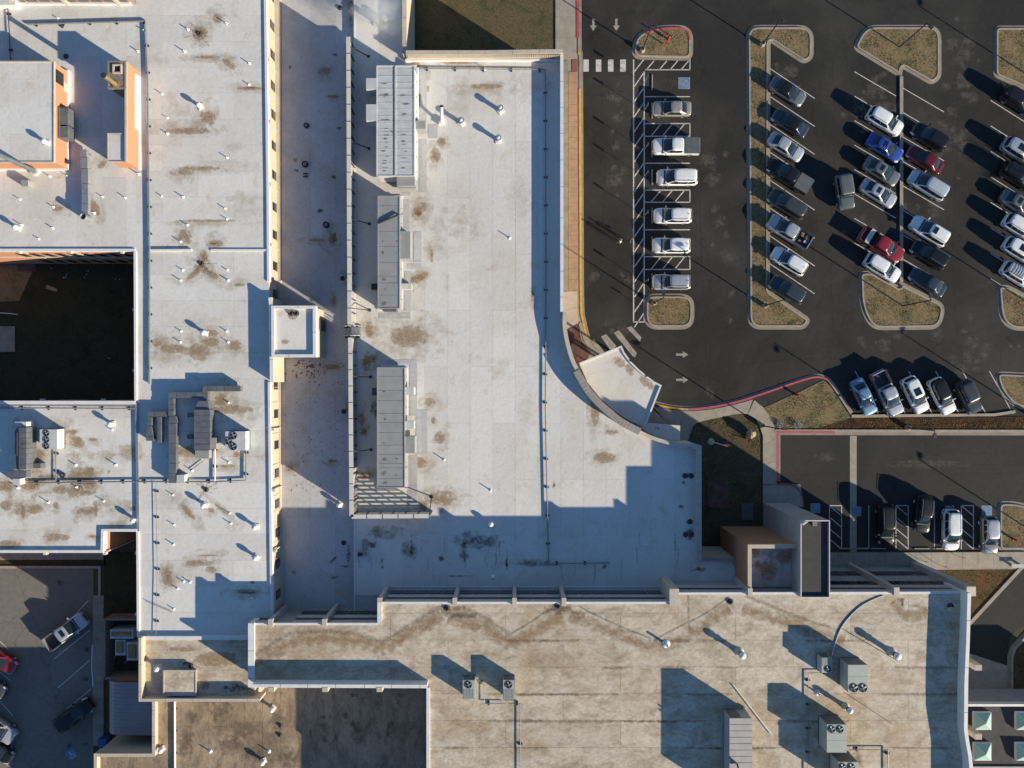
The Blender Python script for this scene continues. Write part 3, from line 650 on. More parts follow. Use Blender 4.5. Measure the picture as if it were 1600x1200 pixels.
# ================================================================== BUILDINGS
ZM, ZS, ZW, ZT, ZL = 6.0, 5.5, 8.6, 10.8, 5.1
def wing(name, label, cat, poly_px, z, wall_mat, deck_mat, zb=0.0, loc=None):
    p = PL(poly_px, z); t = thing(name, label, cat, loc or (sum(q[0] for q in p) / len(p), sum(q[1] for q in p) / len(p), zb))
    a = MB().prism(p, zb - 0.02, z - 0.035).build('wall', wall_mat, t)
    return t, p
def rect(x0, y0, x1, y1, z): return [(X(x0, z), Y(y0, z)), (X(x1, z), Y(y0, z)), (X(x1, z), Y(y1, z)), (X(x0, z), Y(y1, z))]
def para(t, pts_px, zt, z0, thick, mat='white_coping', side=1, coping=True, name='parapet', closed=False, cop_mat=None):
    """parapet along the outer edge measured at its top; side=1 puts the thickness on the left of the path"""
    p = PL(pts_px, zt); o = MB().ribbon(p, 0.0 if side > 0 else -thick, thick if side > 0 else 0.0, z0, zt - 0.05, closed).build(name, mat, t)
    if coping: MB().ribbon(p, (0.0 if side > 0 else -thick) - 0.03, (thick if side > 0 else 0.0) + 0.03, zt - 0.05, zt, closed).build('coping', cop_mat or mat, o)
    if coping:                       # joints of the metal coping
        for a, b in zip(p, p[1:]):
            a, b = Vector(a), Vector(b); L = (b - a).length; d = (b - a) / max(L, 1e-6); nn = Vector((-d.y, d.x)); o0 = (0 if side > 0 else -thick) - .034; o1 = (thick if side > 0 else 0) + .034
            for k in range(1, int(L / 3.0) + 1):
                q = a + d * (k * 3.0 - random.uniform(0, .1)); MB().prism([tuple(q + nn * o0), tuple(q + nn * o0 + d * .05), tuple(q + nn * o1 + d * .05), tuple(q + nn * o1)], zt - .054, zt + .012).build('coping_joint', 'stone_coping', o)
    return o

# ------------------------------------------------------------------ big white roof (main hall)
hall_px = [(553, 56), (553, -260), (632, -260), (632, 86), (880, 86), (880, 487), (879, 508), (882, 530), (891, 563), (903, 585), (922, 612), (951, 643), (972, 659), (1000, 675), (1036, 687), (1060, 692), (1095, 696), (1095, 872), (1148, 872), (1166, 930), (1166, 960), (553, 960)]
hall, hp = wing('school_hall', 'large low hall under the broad white roof with a curved corner by the canopy', 'building', hall_px, ZM, 'cream_wall', 'white_membrane')
MB().prism(hp, ZM - 0.06, ZM - 0.028).build('roof_deck', 'strip_membrane', hall)
# sheets: two bodies so that each clipped piece stays simple
sheets(hall, PL([(553, 56), (553, -260), (632, -260), (632, 86), (600, 86), (600, 56)], ZM), ZM, 2.75, 14.0, 'white_membrane', x0=0.4)
body = PL([(553, 56), (600, 56), (600, 86), (880, 86), (880, 487), (879, 508), (882, 530), (891, 563), (903, 585), (922, 612), (951, 643), (972, 659), (1000, 675), (1036, 687), (1060, 692), (1095, 696), (1095, 930), (553, 930)], ZM)
sheets(hall, body, ZM, 2.62, 13.0, 'white_membrane', x0=0.4, y0=2.0)
sheets(hall, PL([(1095, 872), (1148, 872), (1166, 930), (1095, 930)], ZM), ZM + 0.002, 2.6, 5.0, 'white_membrane')
para(hall, [(880, 86), (880, 300), (880, 487)], ZM + 1.2, ZM - 0.1, 0.30, 'white_coping', -1)
curve_px = [(880, 487), (879.5, 508), (883, 532), (891, 561), (900, 580)]
para(hall, smooth_path(curve_px, 3), ZM + 1.2, ZM - 0.1, 0.4, 'tan_coping', 1)
# wide stone-capped curved parapet, block by block
cv = smooth_path(PL([(905, 577), (922, 606), (938, 625), (956, 641), (975, 656), (1002, 670)], ZM + 1.25), 6)
pw = MB().ribbon(cv, -0.72, 0.0, 0, ZM + 1.17).build('curved_parapet', 'tan_coping', hall)
for i in range(0, len(cv) - 1):
    a, b = Vector(cv[i]), Vector(cv[i + 1]); g = (b - a).normalized() * 0.008
    MB().ribbon([tuple(a + g), tuple(b - g)], -0.76, 0.04, ZM + 1.17, ZM + 1.26 + random.uniform(-.006, .006)).build('coping_block', 'stone_coping', pw)
para(hall, smooth_path([(1001, 673), (1018, 681), (1036, 687), (1060, 692.5), (1082, 692)], 3), ZM + 0.7, ZM - 3, 0.36, 'tan_coping', -1)
para(hall, [(1082, 692), (1096, 697), (1096, 876)], ZM + 0.75, ZM - 0.3, 0.55, 'precast_light', -1)
MB().ribbon(PL([(1088, 700), (1088, 872)], ZM), -0.06, 0.06, ZM, ZM + 0.12).build('gutter_rail', 'white_coping', hall)
for yb in (872,): para(hall, [(1096, 872), (1148, 872), (1166, 930)], ZM + 0.3, ZM - 0.1, 0.3, 'precast_gray', -1)
# courtyard parapet at the north: ribbed sunlit inner face under a flat cap
cp = para(hall, [(634, 79), (760, 79), (880, 77)], ZM + 1.45, ZM - 6, 0.40, 'cream_wall', -1, cop_mat='tan_coping')
for k in range(72):
    x = 637 + k * 3.35
    MB().box(X(x, ZM + 1.3), X(x + 1.9, ZM + 1.3), Y(79, ZM + 1.45) - 0.40, Y(79, ZM + 1.45) - 0.46, ZM + 0.55, ZM + 1.32).build('rib', 'cream_wall', cp)
MB().box(X(634, ZM), X(878, ZM), Y(79, ZM + 1.45) - 0.40, Y(79, ZM + 1.45) - 0.62, ZM, ZM + 0.35).build('cant_strip', 'white_coping', cp)
para(hall, [(629, -260), (629, 84)], ZM + 1.1, ZM - 6, 0.42, 'cream_wall', 1, cop_mat='tan_coping')
MB().box(X(553, ZM), X(553, ZM) + 0.14, Y(960, ZM), Y(-260, ZM), ZM - 0.02, ZM + 0.05).build('roof_edge_trim', 'white_coping', hall)
# canopy over the entrance
ZC = 4.3
can_px = [(905, 567), (971, 540), (976, 551), (986, 565), (998, 577), (1010, 587), (1022, 596), (1034, 602), (1008, 668), (985, 658), (960, 642), (938, 622), (918, 597)]
can = MB().prism(PL(can_px, ZC), ZC - 0.55, ZC - 0.12, True).build('canopy', 'white_coping', hall)
MB().flat(PL(can_px, ZC), ZC - 0.10).build('canopy_roof', 'white_membrane', can)
MB().ribbon(PL([(905, 567), (971, 540), (976, 551), (986, 565), (998, 577), (1010, 587), (1022, 596), (1034, 602), (1008, 668)], ZC), -0.20, 0.0, ZC - 0.14, ZC + 0.06).build('canopy_edge', 'white_coping', can)
for px, py in ((968, 548), (1004, 590), (1026, 610), (912, 574), (1006, 660)):
    MB().cyl(X(px, ZC) - 0.2, Y(py, ZC), 0, ZC - 0.5, 0.16, n=10).build('canopy_column', 'white_coping', can)
for px, py in ((985, 564), (1010, 588)):
    MB().cyl(X(px, ZC), Y(py, ZC), ZC - 0.2, ZC + 0.12, 0.09, n=8).build('scupper', 'dark_metal', can)
can2 = MB().prism(PL([(1008, 661), (1063, 665), (1063, 689), (1040, 687), (1018, 679), (1001, 669)], 3.7), 3.2, 3.6, True).build('side_canopy', 'white_coping', hall)
MB().flat(PL([(1008, 661), (1063, 665), (1063, 689), (1040, 687), (1018, 679), (1001, 669)], 3.7), 3.615).build('canopy_roof', 'white_membrane', can2)
stain(can, 968, 566, 12, 8, 'rust_stain_mat', ZC - 0.09, ZC, R(-40)); stain(can, 984, 578, 7, 11, 'rust_stain_mat', ZC - 0.089, ZC, R(30)); stain(can, 1008, 596, 7, 12, 'rust_stain_mat', ZC - 0.09, ZC, R(40)); stain(can, 1018, 604, 6, 8, 'rust_stain_mat', ZC - 0.089, ZC, R(30))
stain(can2, 1029, 669, 8, 4, 'dark_stain_mat', 3.63, 3.7)
def drain(parent, px, py, z, r=0.21):
    o = MB().lathe(X(px, z), Y(py, z), [(r * 1.5, z), (r * 1.5, z + 0.02), (r, z + 0.03), (r, z + 0.14), (r * 0.78, z + 0.16), (r * 0.72, z + 0.05)], 14).build('roof_drain', 'drain_iron', parent, 40)
for a in ((1070, 743.5), (1080, 743.5), (1071, 835), (1080, 834.5), (1078, 815)): drain(hall, *a, ZM)
# ------------------------------------------------------------------ low strip roof between the west wing and the hall
strip_px = [(428, -260), (556, -260), (556, 985), (438, 985)]
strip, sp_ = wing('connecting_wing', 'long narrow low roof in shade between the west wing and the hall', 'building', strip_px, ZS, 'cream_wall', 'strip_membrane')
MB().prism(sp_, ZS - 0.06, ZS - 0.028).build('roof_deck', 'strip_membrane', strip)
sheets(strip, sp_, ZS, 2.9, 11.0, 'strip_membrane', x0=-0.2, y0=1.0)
for a in ((535, 435), (537, 643), (531, 12), (537, 848)): drain(strip, *a, ZS, 0.2)
# ------------------------------------------------------------------ west wing
west_px = [(-140, 6), (205, 6), (205, -260), (411, -260), (415, 0), (419, 300), (421, 597), (425, 960), (424, 996), (217, 996), (216, 828), (162, 828), (161, 861), (-140, 861), (-140, 629), (213, 629), (212, 391), (-140, 391)]
west, wp = wing('classroom_wing', 'tall west wing with a pale stained flat roof wrapped round the dark courtyard', 'building', west_px, ZW, 'cream_wall', 'white_membrane')
MB().prism(wp, ZW - 0.06, ZW - 0.028).build('roof_deck', 'strip_membrane', west)
for q, dx_, dy_ in (([(-140, 6), (212, 6), (212, 391), (-140, 391)], 2.75, 9.0), ([(212, -260), (411, -260), (415, 0), (419, 300), (420, 391), (212, 391)], 8.0, 2.9), ([(212, 391), (420, 391), (421, 597), (425, 960), (424, 996), (217, 996), (216, 828)], 8.0, 2.9), ([(-140, 629), (213, 629), (216, 828), (-140, 828)], 2.6, 8.5), ([(-140, 828), (162, 828), (161, 861), (-140, 861)], 2.6, 8.5)):
    sheets(west, PL(q, ZW), ZW, dx_, dy_, 'white_membrane', x0=0.9, y0=0.6)
# brick skin on the court faces, the notch and the low south side
for a, b in (((-140, 391), (212, 391)), ((161, 861), (162, 828)), ((-140, 861), (161, 861))):
    d = 0.05
    p = PL([a, b], ZW); MB().ribbon(p, -d, 0.0, 0.0, ZW - 0.9).build('brick_skin', 'brick_orange', west)
MB().ribbon(PL([(-140, 391), (212, 391)], ZW), -0.10, 0.0, ZW - 4.3, ZW - 3.6).build('stone_band', 'cream_wall', west)
for zz in (1.0, 5.2):
    for k in range(10):
        x = 8 + k * 21
        w = MB().box(X(x, ZW), X(x + 10, ZW), Y(391, ZW) - 0.12, Y(391, ZW) - 0.02, zz, zz + 1.8).build('window', 'dark_metal', west)
        MB().box(X(x + 1, ZW), X(x + 9, ZW), Y(391, ZW) - 0.13, Y(391, ZW) - 0.05, zz + 0.12, zz + 1.68).build('pane', 'window_glass', w)
def scupper(t, px, py, z, ox, oy):
    o = MB().box(X(px, z) - 0.16 + ox * 0.2, X(px, z) + 0.16 + ox * 0.2, Y(py, z) - 0.16 + oy * 0.2, Y(py, z) + 0.16 + oy * 0.2, z - 0.45, z + 0.05).build('conductor_head', 'tan_coping', t)
    MB().box(X(px, z) + ox * 0.08 - 0.07, X(px, z) + ox * 0.08 + 0.07, Y(py, z) + oy * 0.08 - 0.07, Y(py, z) + oy * 0.08 + 0.07, (ZS if ox > 0 and px > 400 else 0), z - 0.45).build('downspout', 'tan_coping', o)
for y in (94, 190, 288, 383, 671, 766, 861): scupper(west, 414.5 + y * 0.0135, y, ZW, 1, 0)
for x in (29, 109, 190): scupper(west, x, 390.5, ZW, 0, -1)
for x in (65, 160): scupper(west, x, 628, ZW, 0, 1)
for y in (484, 579): scupper(west, 212.5, y, ZW, -1, 0)
for x in (70, 163): scupper(west, x, 862, ZW, 0, -1)
for y in (864, 960): scupper(west, 216, y, ZW, -1, 0)
# low edge kerbs and the raised joints
def edge(t, pts, z, h=0.16, w=0.28, mat='white_coping', name='roof_edge'): return MB().ribbon(PL(pts, z), -w / 2, w / 2, z - 0.35, z + h).build(name, mat, t)
edge(west, [(411, -260), (415, 0), (419, 300), (420, 440)], ZW); edge(west, [(421, 597), (425, 960), (424, 996)], ZW)
edge(west, [(-140, 391), (212, 391)], ZW); edge(west, [(212, 393), (213, 626)], ZW); edge(west, [(213, 629), (-140, 629)], ZW, 0.28, 0.4)
edge(west, [(216, 828), (162, 828), (161, 861), (-140, 861)], ZW, 0.25, 0.3); edge(west, [(216, 830), (217, 995)], ZW)
edge(west, [(235, 391.5), (300, 391)], ZW, 0.22, 0.22, name='tapered_crickets'.replace('tapered_crickets', 'roof_divider')); edge(west, [(330, 391), (418, 391)], ZW, 0.12, 0.22, name='roof_divider')
edge(west, [(-140, 6), (205, 6)], ZW, 0.3, 0.3)
para(west, [(419.5, 465), (421, 478), (422, 597)], ZW + 1.0, ZS, 0.34, 'cream_wall', 1, cop_mat='white_coping')
# windows, panels and pale base band of the east facade
def east_window(y, x0):
    xw = X(x0, ZW); yc = Y(y, 7.0)
    w = MB().box(xw - 0.05, xw + 0.06, yc - 0.48, yc + 0.48, 5.95, 7.2).build('window', 'dark_metal', west)
    MB().box(xw - 0.02, xw + 0.075, yc - 0.40, yc + 0.40, 6.03, 7.12).build('pane', 'window_glass', w)
    MB().box(xw, xw + 0.12, yc - 0.56, yc + 0.56, 5.86, 5.95).build('sill', 'cream_wall', w)
for y in (-10, 37, 83, 132, 177, 226, 272, 322, 366, 415, 459): east_window(y, 414.6 + y * 0.0135)
for y in (602, 647, 696, 740, 788, 833, 882, 930): east_window(y, 413.0 + y * 0.0132)
for ya, yb in ((-260, 476), (560, 975)):
    MB().add([(X(428, ZS) + .0, Y(ya, ZS), ZS), (X(440, ZS), Y(ya, ZS), ZS), (X(440, ZS), Y(yb, ZS), ZS), (X(428, ZS), Y(yb, ZS), ZS)] + [(X(428, ZS), Y(ya, ZS), ZS + 0.22), (X(439, ZS), Y(ya, ZS), ZS + 0.14), (X(439, ZS), Y(yb, ZS), ZS + 0.14), (X(428, ZS), Y(yb, ZS), ZS + 0.22)],
             [(4, 5, 6, 7), (1, 2, 6, 5), (0, 1, 5, 4), (2, 3, 7, 6)]).build('base_cant', 'cream_wall', strip)
for y in list(range(-20, 460, 24)) + list(range(605, 960, 24)):
    MB().box(X(414.5 + y * 0.0134, ZW), X(414.5 + y * 0.0134, ZW) + 0.02, Y(y, 6.3) - 0.02, Y(y, 6.3) + 0.02, ZS + 0.23, ZW - 0.4).build('panel_joint', 'tan_coping', west)
# stair tower
ZB = 9.4
tower, tp = wing('stair_tower', 'small cream stair tower with a square white roof beside the narrow shaded roof', 'tower', [(425, 480), (492, 480), (492, 557), (425, 557)], ZB, 'cream_wall', 'white_membrane', ZS)
MB().flat(tp, ZB - 0.03).build('roof', 'white_membrane', tower)
para(tower, [(424, 478), (493, 478), (493.5, 558), (424.5, 558)], ZB + 0.28, ZB - 0.5, 0.28, 'white_coping', -1, closed=True)
drain(tower, 455, 489.5, ZB, 0.22); drain(tower, 463, 489.5, ZB, 0.22)
MB().tube([(X(450, ZB), Y(488, ZB), ZB + 0.1), (X(456, ZB), Y(485, ZB), ZB + 0.16), (X(462, ZB), Y(487, ZB), ZB + 0.1)], 0.06).build('drain_pipe', 'brown_steel', tower)
stain(tower, 457, 494, 9, 6, 'rust_stain_mat', ZB - 0.02, ZB); stain(tower, 446, 534, 8, 4, 'rust_stain_mat', ZB - 0.02, ZB)
MB().box(X(493, ZB), X(493, ZB) + 0.10, Y(514, ZB), Y(496, ZB), ZS, ZS + 2.2).build('door', 'dark_metal', tower)
# ------------------------------------------------------------------ brick penthouse, chimney wall
ZP = ZW + 2.55
pent, pp = wing('brick_penthouse', 'orange brick rooftop penthouse with two grey ducts on its sunlit side', 'penthouse', [(-160, 97), (84, 97), (84, 253), (-160, 253)], ZP, 'brick_orange', 'white_membrane', ZW)
sheets(pent, rect(-160, 97, 84, 253, ZP), ZP, 3.2, 6.0, 'white_membrane')
MB().ribbon(pp, -0.04, 0.10, ZP - 0.12, ZP + 0.07, True).build('coping', 'tan_coping', pent)
MB().ribbon(pp, 0.0, 0.16, ZW, ZW + 0.35, True).build('base_flashing', 'white_coping', pent) if pp[0][1] < pp[2][1] else MB().ribbon(pp, -0.02, 0.16, ZW, ZW + 0.3, True).build('base_flashing', 'white_coping', pent)
xe = X(84, ZP)
lw = MB().box(xe, xe + 0.10, Y(126, ZP), Y(106, ZP), ZW + 1.0, ZP - 0.3).build('louvre_window', 'dark_metal', pent)
for a in range(2):
    for b in range(3): MB().box(xe + 0.10, xe + 0.12, Y(108.5 + b * 6, ZP), Y(113 + b * 6, ZP), ZW + 1.1 + a * 0.6, ZW + 1.55 + a * 0.6).build('pane', 'window_glass', lw)
MB().box(xe, xe + 0.08, Y(132, ZP), Y(118, ZP), ZW + 0.3, ZW + 0.95).build('access_panel', 'cream_wall', pent)
for ya, yb in ((164, 190), (193, 211)):
    MB().box(xe, xe + 1.05, Y(yb, ZP), Y(ya, ZP), ZW + 0.55, ZP - 0.75).build('wall_duct', 'duct_metal', pent)
    MB().box(xe, xe + 0.22, Y(yb + 1, ZP), Y(ya - 1, ZP), ZW + 0.45, ZP - 0.6).build('duct_collar', 'unit_dark', pent)
MB().box(xe, xe + 0.25, Y(246, ZP), Y(240, ZP), ZW + 0.2, ZW + 0.7).build('wall_lamp', 'dark_metal', pent)
cw, cpz = wing('brick_chimney_wall', 'freestanding orange brick wall with a square chimney at its upper end', 'chimney wall', [(195, 97), (198, 97), (198, 253), (195, 253)], ZP, 'brick_orange', 'chimney_stone', ZW)
MB().box(X(195, ZP), X(198, ZP) + .02, Y(253, ZP), Y(97, ZP), ZP - 0.06, ZP + 0.04).build('coping', 'tan_coping', cw)
MB().box(X(198, ZP), X(198, ZP) + 0.07, Y(192, ZP), Y(104, ZP), ZW, ZW + 0.95).build('white_panel', 'white_coping', cw)
MB().box(X(198, ZP), X(198, ZP) + 0.14, Y(254, ZP), Y(104, ZP), ZW, ZW + 0.22).build('base_flashing', 'white_coping', cw)
ch = MB().pbox(170, 97, 195, 137, ZP, ZW).build('chimney', 'chimney_stone', cw)
fl = MB().ribbon(rect(175.5, 100, 190, 114.5, ZP + .15), -0.16, 0.0, ZP, ZP + 0.16, True).build('flue_rim', 'tan_coping', ch)
MB().pbox(177, 101.5, 188.5, 113, ZP + 0.03, ZP, ZP).build('flue_opening', 'black_void', ch)
MB().ribbon(rect(170, 97, 195, 137, ZP), -0.05, 0.12, ZP - 0.14, ZP + 0.05, True).build('chimney_cap', 'chimney_stone', ch)
MB().pbox(170, 210, 195, 252, ZP - 0.2, ZW).build('end_room', 'brick_orange', cw)
MB().flat(rect(171, 211, 194.5, 251, ZP - .2), ZP - 0.17).build('end_room_roof', 'white_membrane', cw)
MB().ribbon(rect(170, 210, 195, 252, ZP - .2), -0.02, 0.12, ZP - 0.22, ZP - 0.1, True).build('end_room_coping', 'tan_coping', cw)
st = thing('exhaust_stack', 'rusty brown steel exhaust pipe standing beside the chimney', 'exhaust pipe', (X(181, ZP), Y(132, ZP), ZP))
MB().tube([(X(181, ZP), Y(132, ZP), ZP), (X(181, ZP), Y(132, ZP), ZP + 2.3)], 0.25, 14).build('pipe', 'brown_steel', st, 40)
MB().cyl(X(181, ZP), Y(132, ZP), ZP + 2.3, ZP + 2.33, 0.3, n=14).build('cap', 'dark_metal', st)
MB().cyl(X(181, ZP), Y(132, ZP), ZP, ZP + 0.12, 0.38, n=14).build('base_collar', 'brown_steel', st)
# mast on the penthouse roof
mp_ = thing('steel_mast', 'tall grey steel mast standing at the lower edge of the brick penthouse', 'mast', (X(55, ZW), Y(267, ZW), ZW))
MB().tube([(X(55, ZW), Y(267, ZW), ZW), (X(55, ZW), Y(267, ZW), ZW + 9.0)], [0.30, 0.17], 12).build('pole', 'duct_metal', mp_, 40)
MB().cyl(X(55, ZW), Y(267, ZW), ZW, ZW + 0.2, 0.55, n=12).build('base_plate', 'white_coping', mp_)
for k in range(6): MB().box(X(55, ZW) + 0.1, X(55, ZW) + 0.5, Y(267, ZW) + 0.1, Y(267, ZW) + 0.16, ZW + 1 + k * .3, ZW + 1.05 + k * .3).build('climbing_step', 'dark_metal', mp_)
# glazed wing at the very top left
gl, gp = wing('glazed_wing', 'dark glazed upper storey with red mullions at the top left edge', 'building', [(-140, 5.0), (205, 5.0), (205, -260), (-140, -260)], ZW, 'brick_brown', 'white_membrane', 0)
MB().prism([(X(20, ZW), Y(4.2, ZW)), (X(205, ZW), Y(4.2, ZW)), (X(205, ZW), Y(-260, ZW)), (X(20, ZW), Y(-260, ZW))], ZW, ZW + 2.6).build('upper_storey', 'brick_brown', gl)
for k in range(9):
    x = 26 + k * 20
    w = MB().box(X(x, ZW), X(x + 18, ZW), Y(4.2, ZW) - 0.08, Y(4.2, ZW) - 0.0, ZW + 0.25, ZW + 2.3).build('window', 'brick_brown', gl)
    MB().box(X(x + 1, ZW), X(x + 17, ZW), Y(4.2, ZW) - 0.10, Y(4.2, ZW) - 0.02, ZW + 0.35, ZW + 2.2).build('pane', 'window_glass', w)
for x in (27, 107, 187): MB().box(X(x, ZW) - .18, X(x, ZW) + .18, Y(4.2, ZW) - 0.35, Y(4.2, ZW), ZW, ZW + 2.5).build('pilaster', 'tan_coping', gl)
cb = MB().pbox(-140, -260, 24, 8, ZW + 0.9, ZW).build('corner_block', 'white_coping', gl)
MB().flat(rect(-140, -260, 22, 6, ZW + 0.9), ZW + 0.92).build('corner_roof', 'white_membrane', cb)

# ------------------------------------------------------------------ tan hall (south)
tan_px = [(389, 975), (590, 975), (590, 942), (1058, 942), (1058, 927), (1516, 926), (1514, 1000), (1511, 1140), (1514, 1165), (1519, 1185), (1520, 1400), (667, 1400), (667, 1070), (389, 1070)]
tanh, tp_ = wing('gymnasium', 'tall south hall with a broad weathered tan roof and grey banded north wall', 'building', tan_px, ZT, 'precast_gray', 'tan_membrane')
MB().prism(tp_, ZT - 0.06, ZT - 0.028).build('roof_deck', 'brown_membrane', tanh)
big = PL([(590, 944), (1058, 944), (1058, 929), (1515, 928), (1512, 1140), (1514, 1165), (1519, 1185), (1520, 1330), (667, 1330), (667, 1070), (590, 1070)], ZT)
sheets(tanh, big, ZT, 12.5, 2.92, 'tan_membrane', y0=Y(1084, ZT), x0=X(790, ZT), gap=0.022, jig=0.006)
sheets(tanh, PL([(391, 976), (590, 976), (590, 1070), (391, 1070)], ZT), ZT, 12.5, 2.92, 'tan_membrane', y0=Y(1084, ZT), x0=X(790, ZT), gap=0.022, jig=0.006)
for pts in ([(389, 974), (590, 974)], [(590, 941), (1058, 941)], [(1058, 926.5), (1516, 925)]):
    MB().ribbon(PL(pts, ZT + .06), -0.2, 0.04, ZT - 0.12, ZT + 0.06).build('coping', 'white_coping', tanh)
ZPa = ZT + 1.25
para(tanh, [(388, 974), (388, 1074)], ZT + .32, ZT - 1.5, 0.62, 'white_coping', 1)
para(tanh, [(394, 1074), (667, 1075)], ZPa, ZT - 1.5, 0.3, 'white_coping', 1)
para(tanh, [(590, 941), (590, 972)], ZT + .32, ZT - 1.5, 0.42, 'white_coping', 1)
para(tanh, [(1517, 927), (1515, 1000), (1512, 1070), (1511.5, 1140), (1514, 1158), (1518, 1180), (1520, 1200), (1520, 1330)], ZPa, ZT - 3, 0.32, 'white_coping', -1)
MB().ribbon(PL([(667, 1075), (667, 1330)], ZT + .2), -0.05, 0.3, ZT - 0.2, ZT + 0.2).build('coping', 'white_coping', tanh)
# north facade: bands, window strips, pilasters
def facade(x0, x1, ytop, zb, floors):
    yw = Y(ytop, ZT); a, b = X(x0, ZT), X(x1, ZT)
    for z0, z1, m_, pr in ((9.15, 9.32, 'dark_metal', 0.03), (ZT - 0.9, ZT - 0.1, 'precast_light', 0.06), (7.95, 8.9, 'precast_light', 0.04)):
        MB().box(a, b, yw, yw + pr, z0, z1).build('facade_band', m_, tanh)
    for z0, z1 in floors:
        n = max(1, round((b - a) / 1.5)); wd = (b - a) / n
        for k in range(n):
            w = MB().box(a + k * wd + 0.06, a + (k + 1) * wd - 0.06, yw, yw + 0.05, z0, z1).build('window', 'dark_metal', tanh)
            MB().box(a + k * wd + 0.12, a + (k + 1) * wd - 0.12, yw + 0.02, yw + 0.062, z0 + 0.08, z1 - 0.08).build('pane', 'window_glass', w)
def pilaster(px, ytop, zb, w=0.42, d=0.55, zt=ZT + 0.3, m_='precast_light'):
    yw = Y(ytop, ZT); x = X(px, ZT)
    o = MB().box(x - w / 2, x + w / 2, yw - 0.25, yw + d, zb, zt - 0.08).build('pilaster', m_, tanh)
    MB().box(x - w / 2 - 0.04, x + w / 2 + 0.04, yw - 0.3, yw + d + 0.04, zt - 0.08, zt).build('pilaster_cap', 'tan_coping', o)
fl1 = ((6.5, 7.7),)
for a, b in ((600, 707), (715, 800), (808, 877), (885, 1044)): facade(a, b, 941.5, ZM, fl1)
for a, b in ((455, 504), (512, 588)): facade(a, b, 974.5, ZS, ((6.5, 7.6),))
facade(392, 420, 974.5, 8.5, ())
facade(1062, 1168, 926.5, ZM, ())
for a, b in ((1297, 1396), (1404, 1512)): facade(a, b, 926, 0, ((6.4, 7.7), (2.2, 3.9)))
for px in (711, 804, 881): pilaster(px, 941.5, ZM)
pilaster(594, 941.5, ZM); pilaster(424, 974.5, ZS); pilaster(508, 974.5, ZS)
pilaster(1053, 941.5, ZM, 0.95, 1.5, ZT + 0.2, 'cream_wall'); pilaster(1171, 926.5, ZM); pilaster(1399, 926, 0, 0.5, 0.6); pilaster(1515, 926, 0, 0.9, 0.7)
for y in (1036, 1142):
    o = MB().box(X(1516, ZT) - 0.3, X(1516, ZT) + 0.42, Y(y, ZT) - 0.3, Y(y, ZT) + 0.3, 0, ZPa + 0.05).build('pilaster', 'cream_wall', tanh)
for x in (424, 508, 593): MB().box(X(x, ZPa) - 0.3, X(x, ZPa) + 0.3, Y(1076, ZPa) - 0.35, Y(1074, ZPa), ZL, ZPa + 0.03).build('pilaster', 'cream_wall', tanh)
# flashing kerb of the hall roof against the wall
MB().box(X(600, ZM), X(1045, ZM), Y(916.5, ZM) - 0.10, Y(916.5, ZM) + 0.02, ZM, ZM + 0.07).build('flashing', 'white_coping', hall)
# low brown roof, boxed tan roof
low_px = [(150, 1180), (232, 1180), (240, 1072), (700, 1072), (700, 1400), (150, 1400)]
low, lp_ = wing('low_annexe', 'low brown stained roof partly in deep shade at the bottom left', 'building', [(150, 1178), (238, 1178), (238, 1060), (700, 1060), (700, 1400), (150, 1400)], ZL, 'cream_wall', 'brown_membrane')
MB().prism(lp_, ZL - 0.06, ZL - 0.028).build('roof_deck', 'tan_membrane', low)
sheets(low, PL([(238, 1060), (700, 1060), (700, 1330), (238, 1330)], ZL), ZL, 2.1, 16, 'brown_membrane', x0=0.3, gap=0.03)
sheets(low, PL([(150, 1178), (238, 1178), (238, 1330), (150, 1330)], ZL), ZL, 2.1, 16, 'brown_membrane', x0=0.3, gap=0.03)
para(low, [(238, 1070), (238, 1178), (147, 1178), (147, 1330)], ZL + 0.75, ZL - 0.5, 0.3, 'cream_wall', 1, cop_mat='tan_coping')
ZX = 8.7
box_, bp = wing('stair_block', 'small boxed tan roof with raised edges between the white and tan roofs', 'building', [(218, 998), (398, 998), (398, 1094), (218, 1094)], ZX, 'cream_wall', 'brown_membrane')
sheets(box_, rect(218, 998, 398, 1094, ZX), ZX, 12, 3.2, 'tan_membrane')
para(box_, [(217, 997), (217, 1096), (406, 1096)], ZX + 0.9, ZX - 1, 0.26, 'cream_wall', 1, cop_mat='tan_coping')
MB().box(X(217, ZX), X(398, ZX), Y(998, ZX) - 0.05, Y(998, ZX) + 0.35, ZX - 0.3, ZX + 0.22).build('roof_edge', 'white_coping', box_)
hb = MB().pbox(257, 1049, 304, 1085, ZX + 0.55, ZX).build('roof_hatch', 'tan_membrane', box_)
MB().ribbon(rect(257, 1049, 305, 1085, ZX + .55), 0, 0.14, ZX + 0.5, ZX + 0.6, True).build('hatch_edge', 'tan_coping', hb)
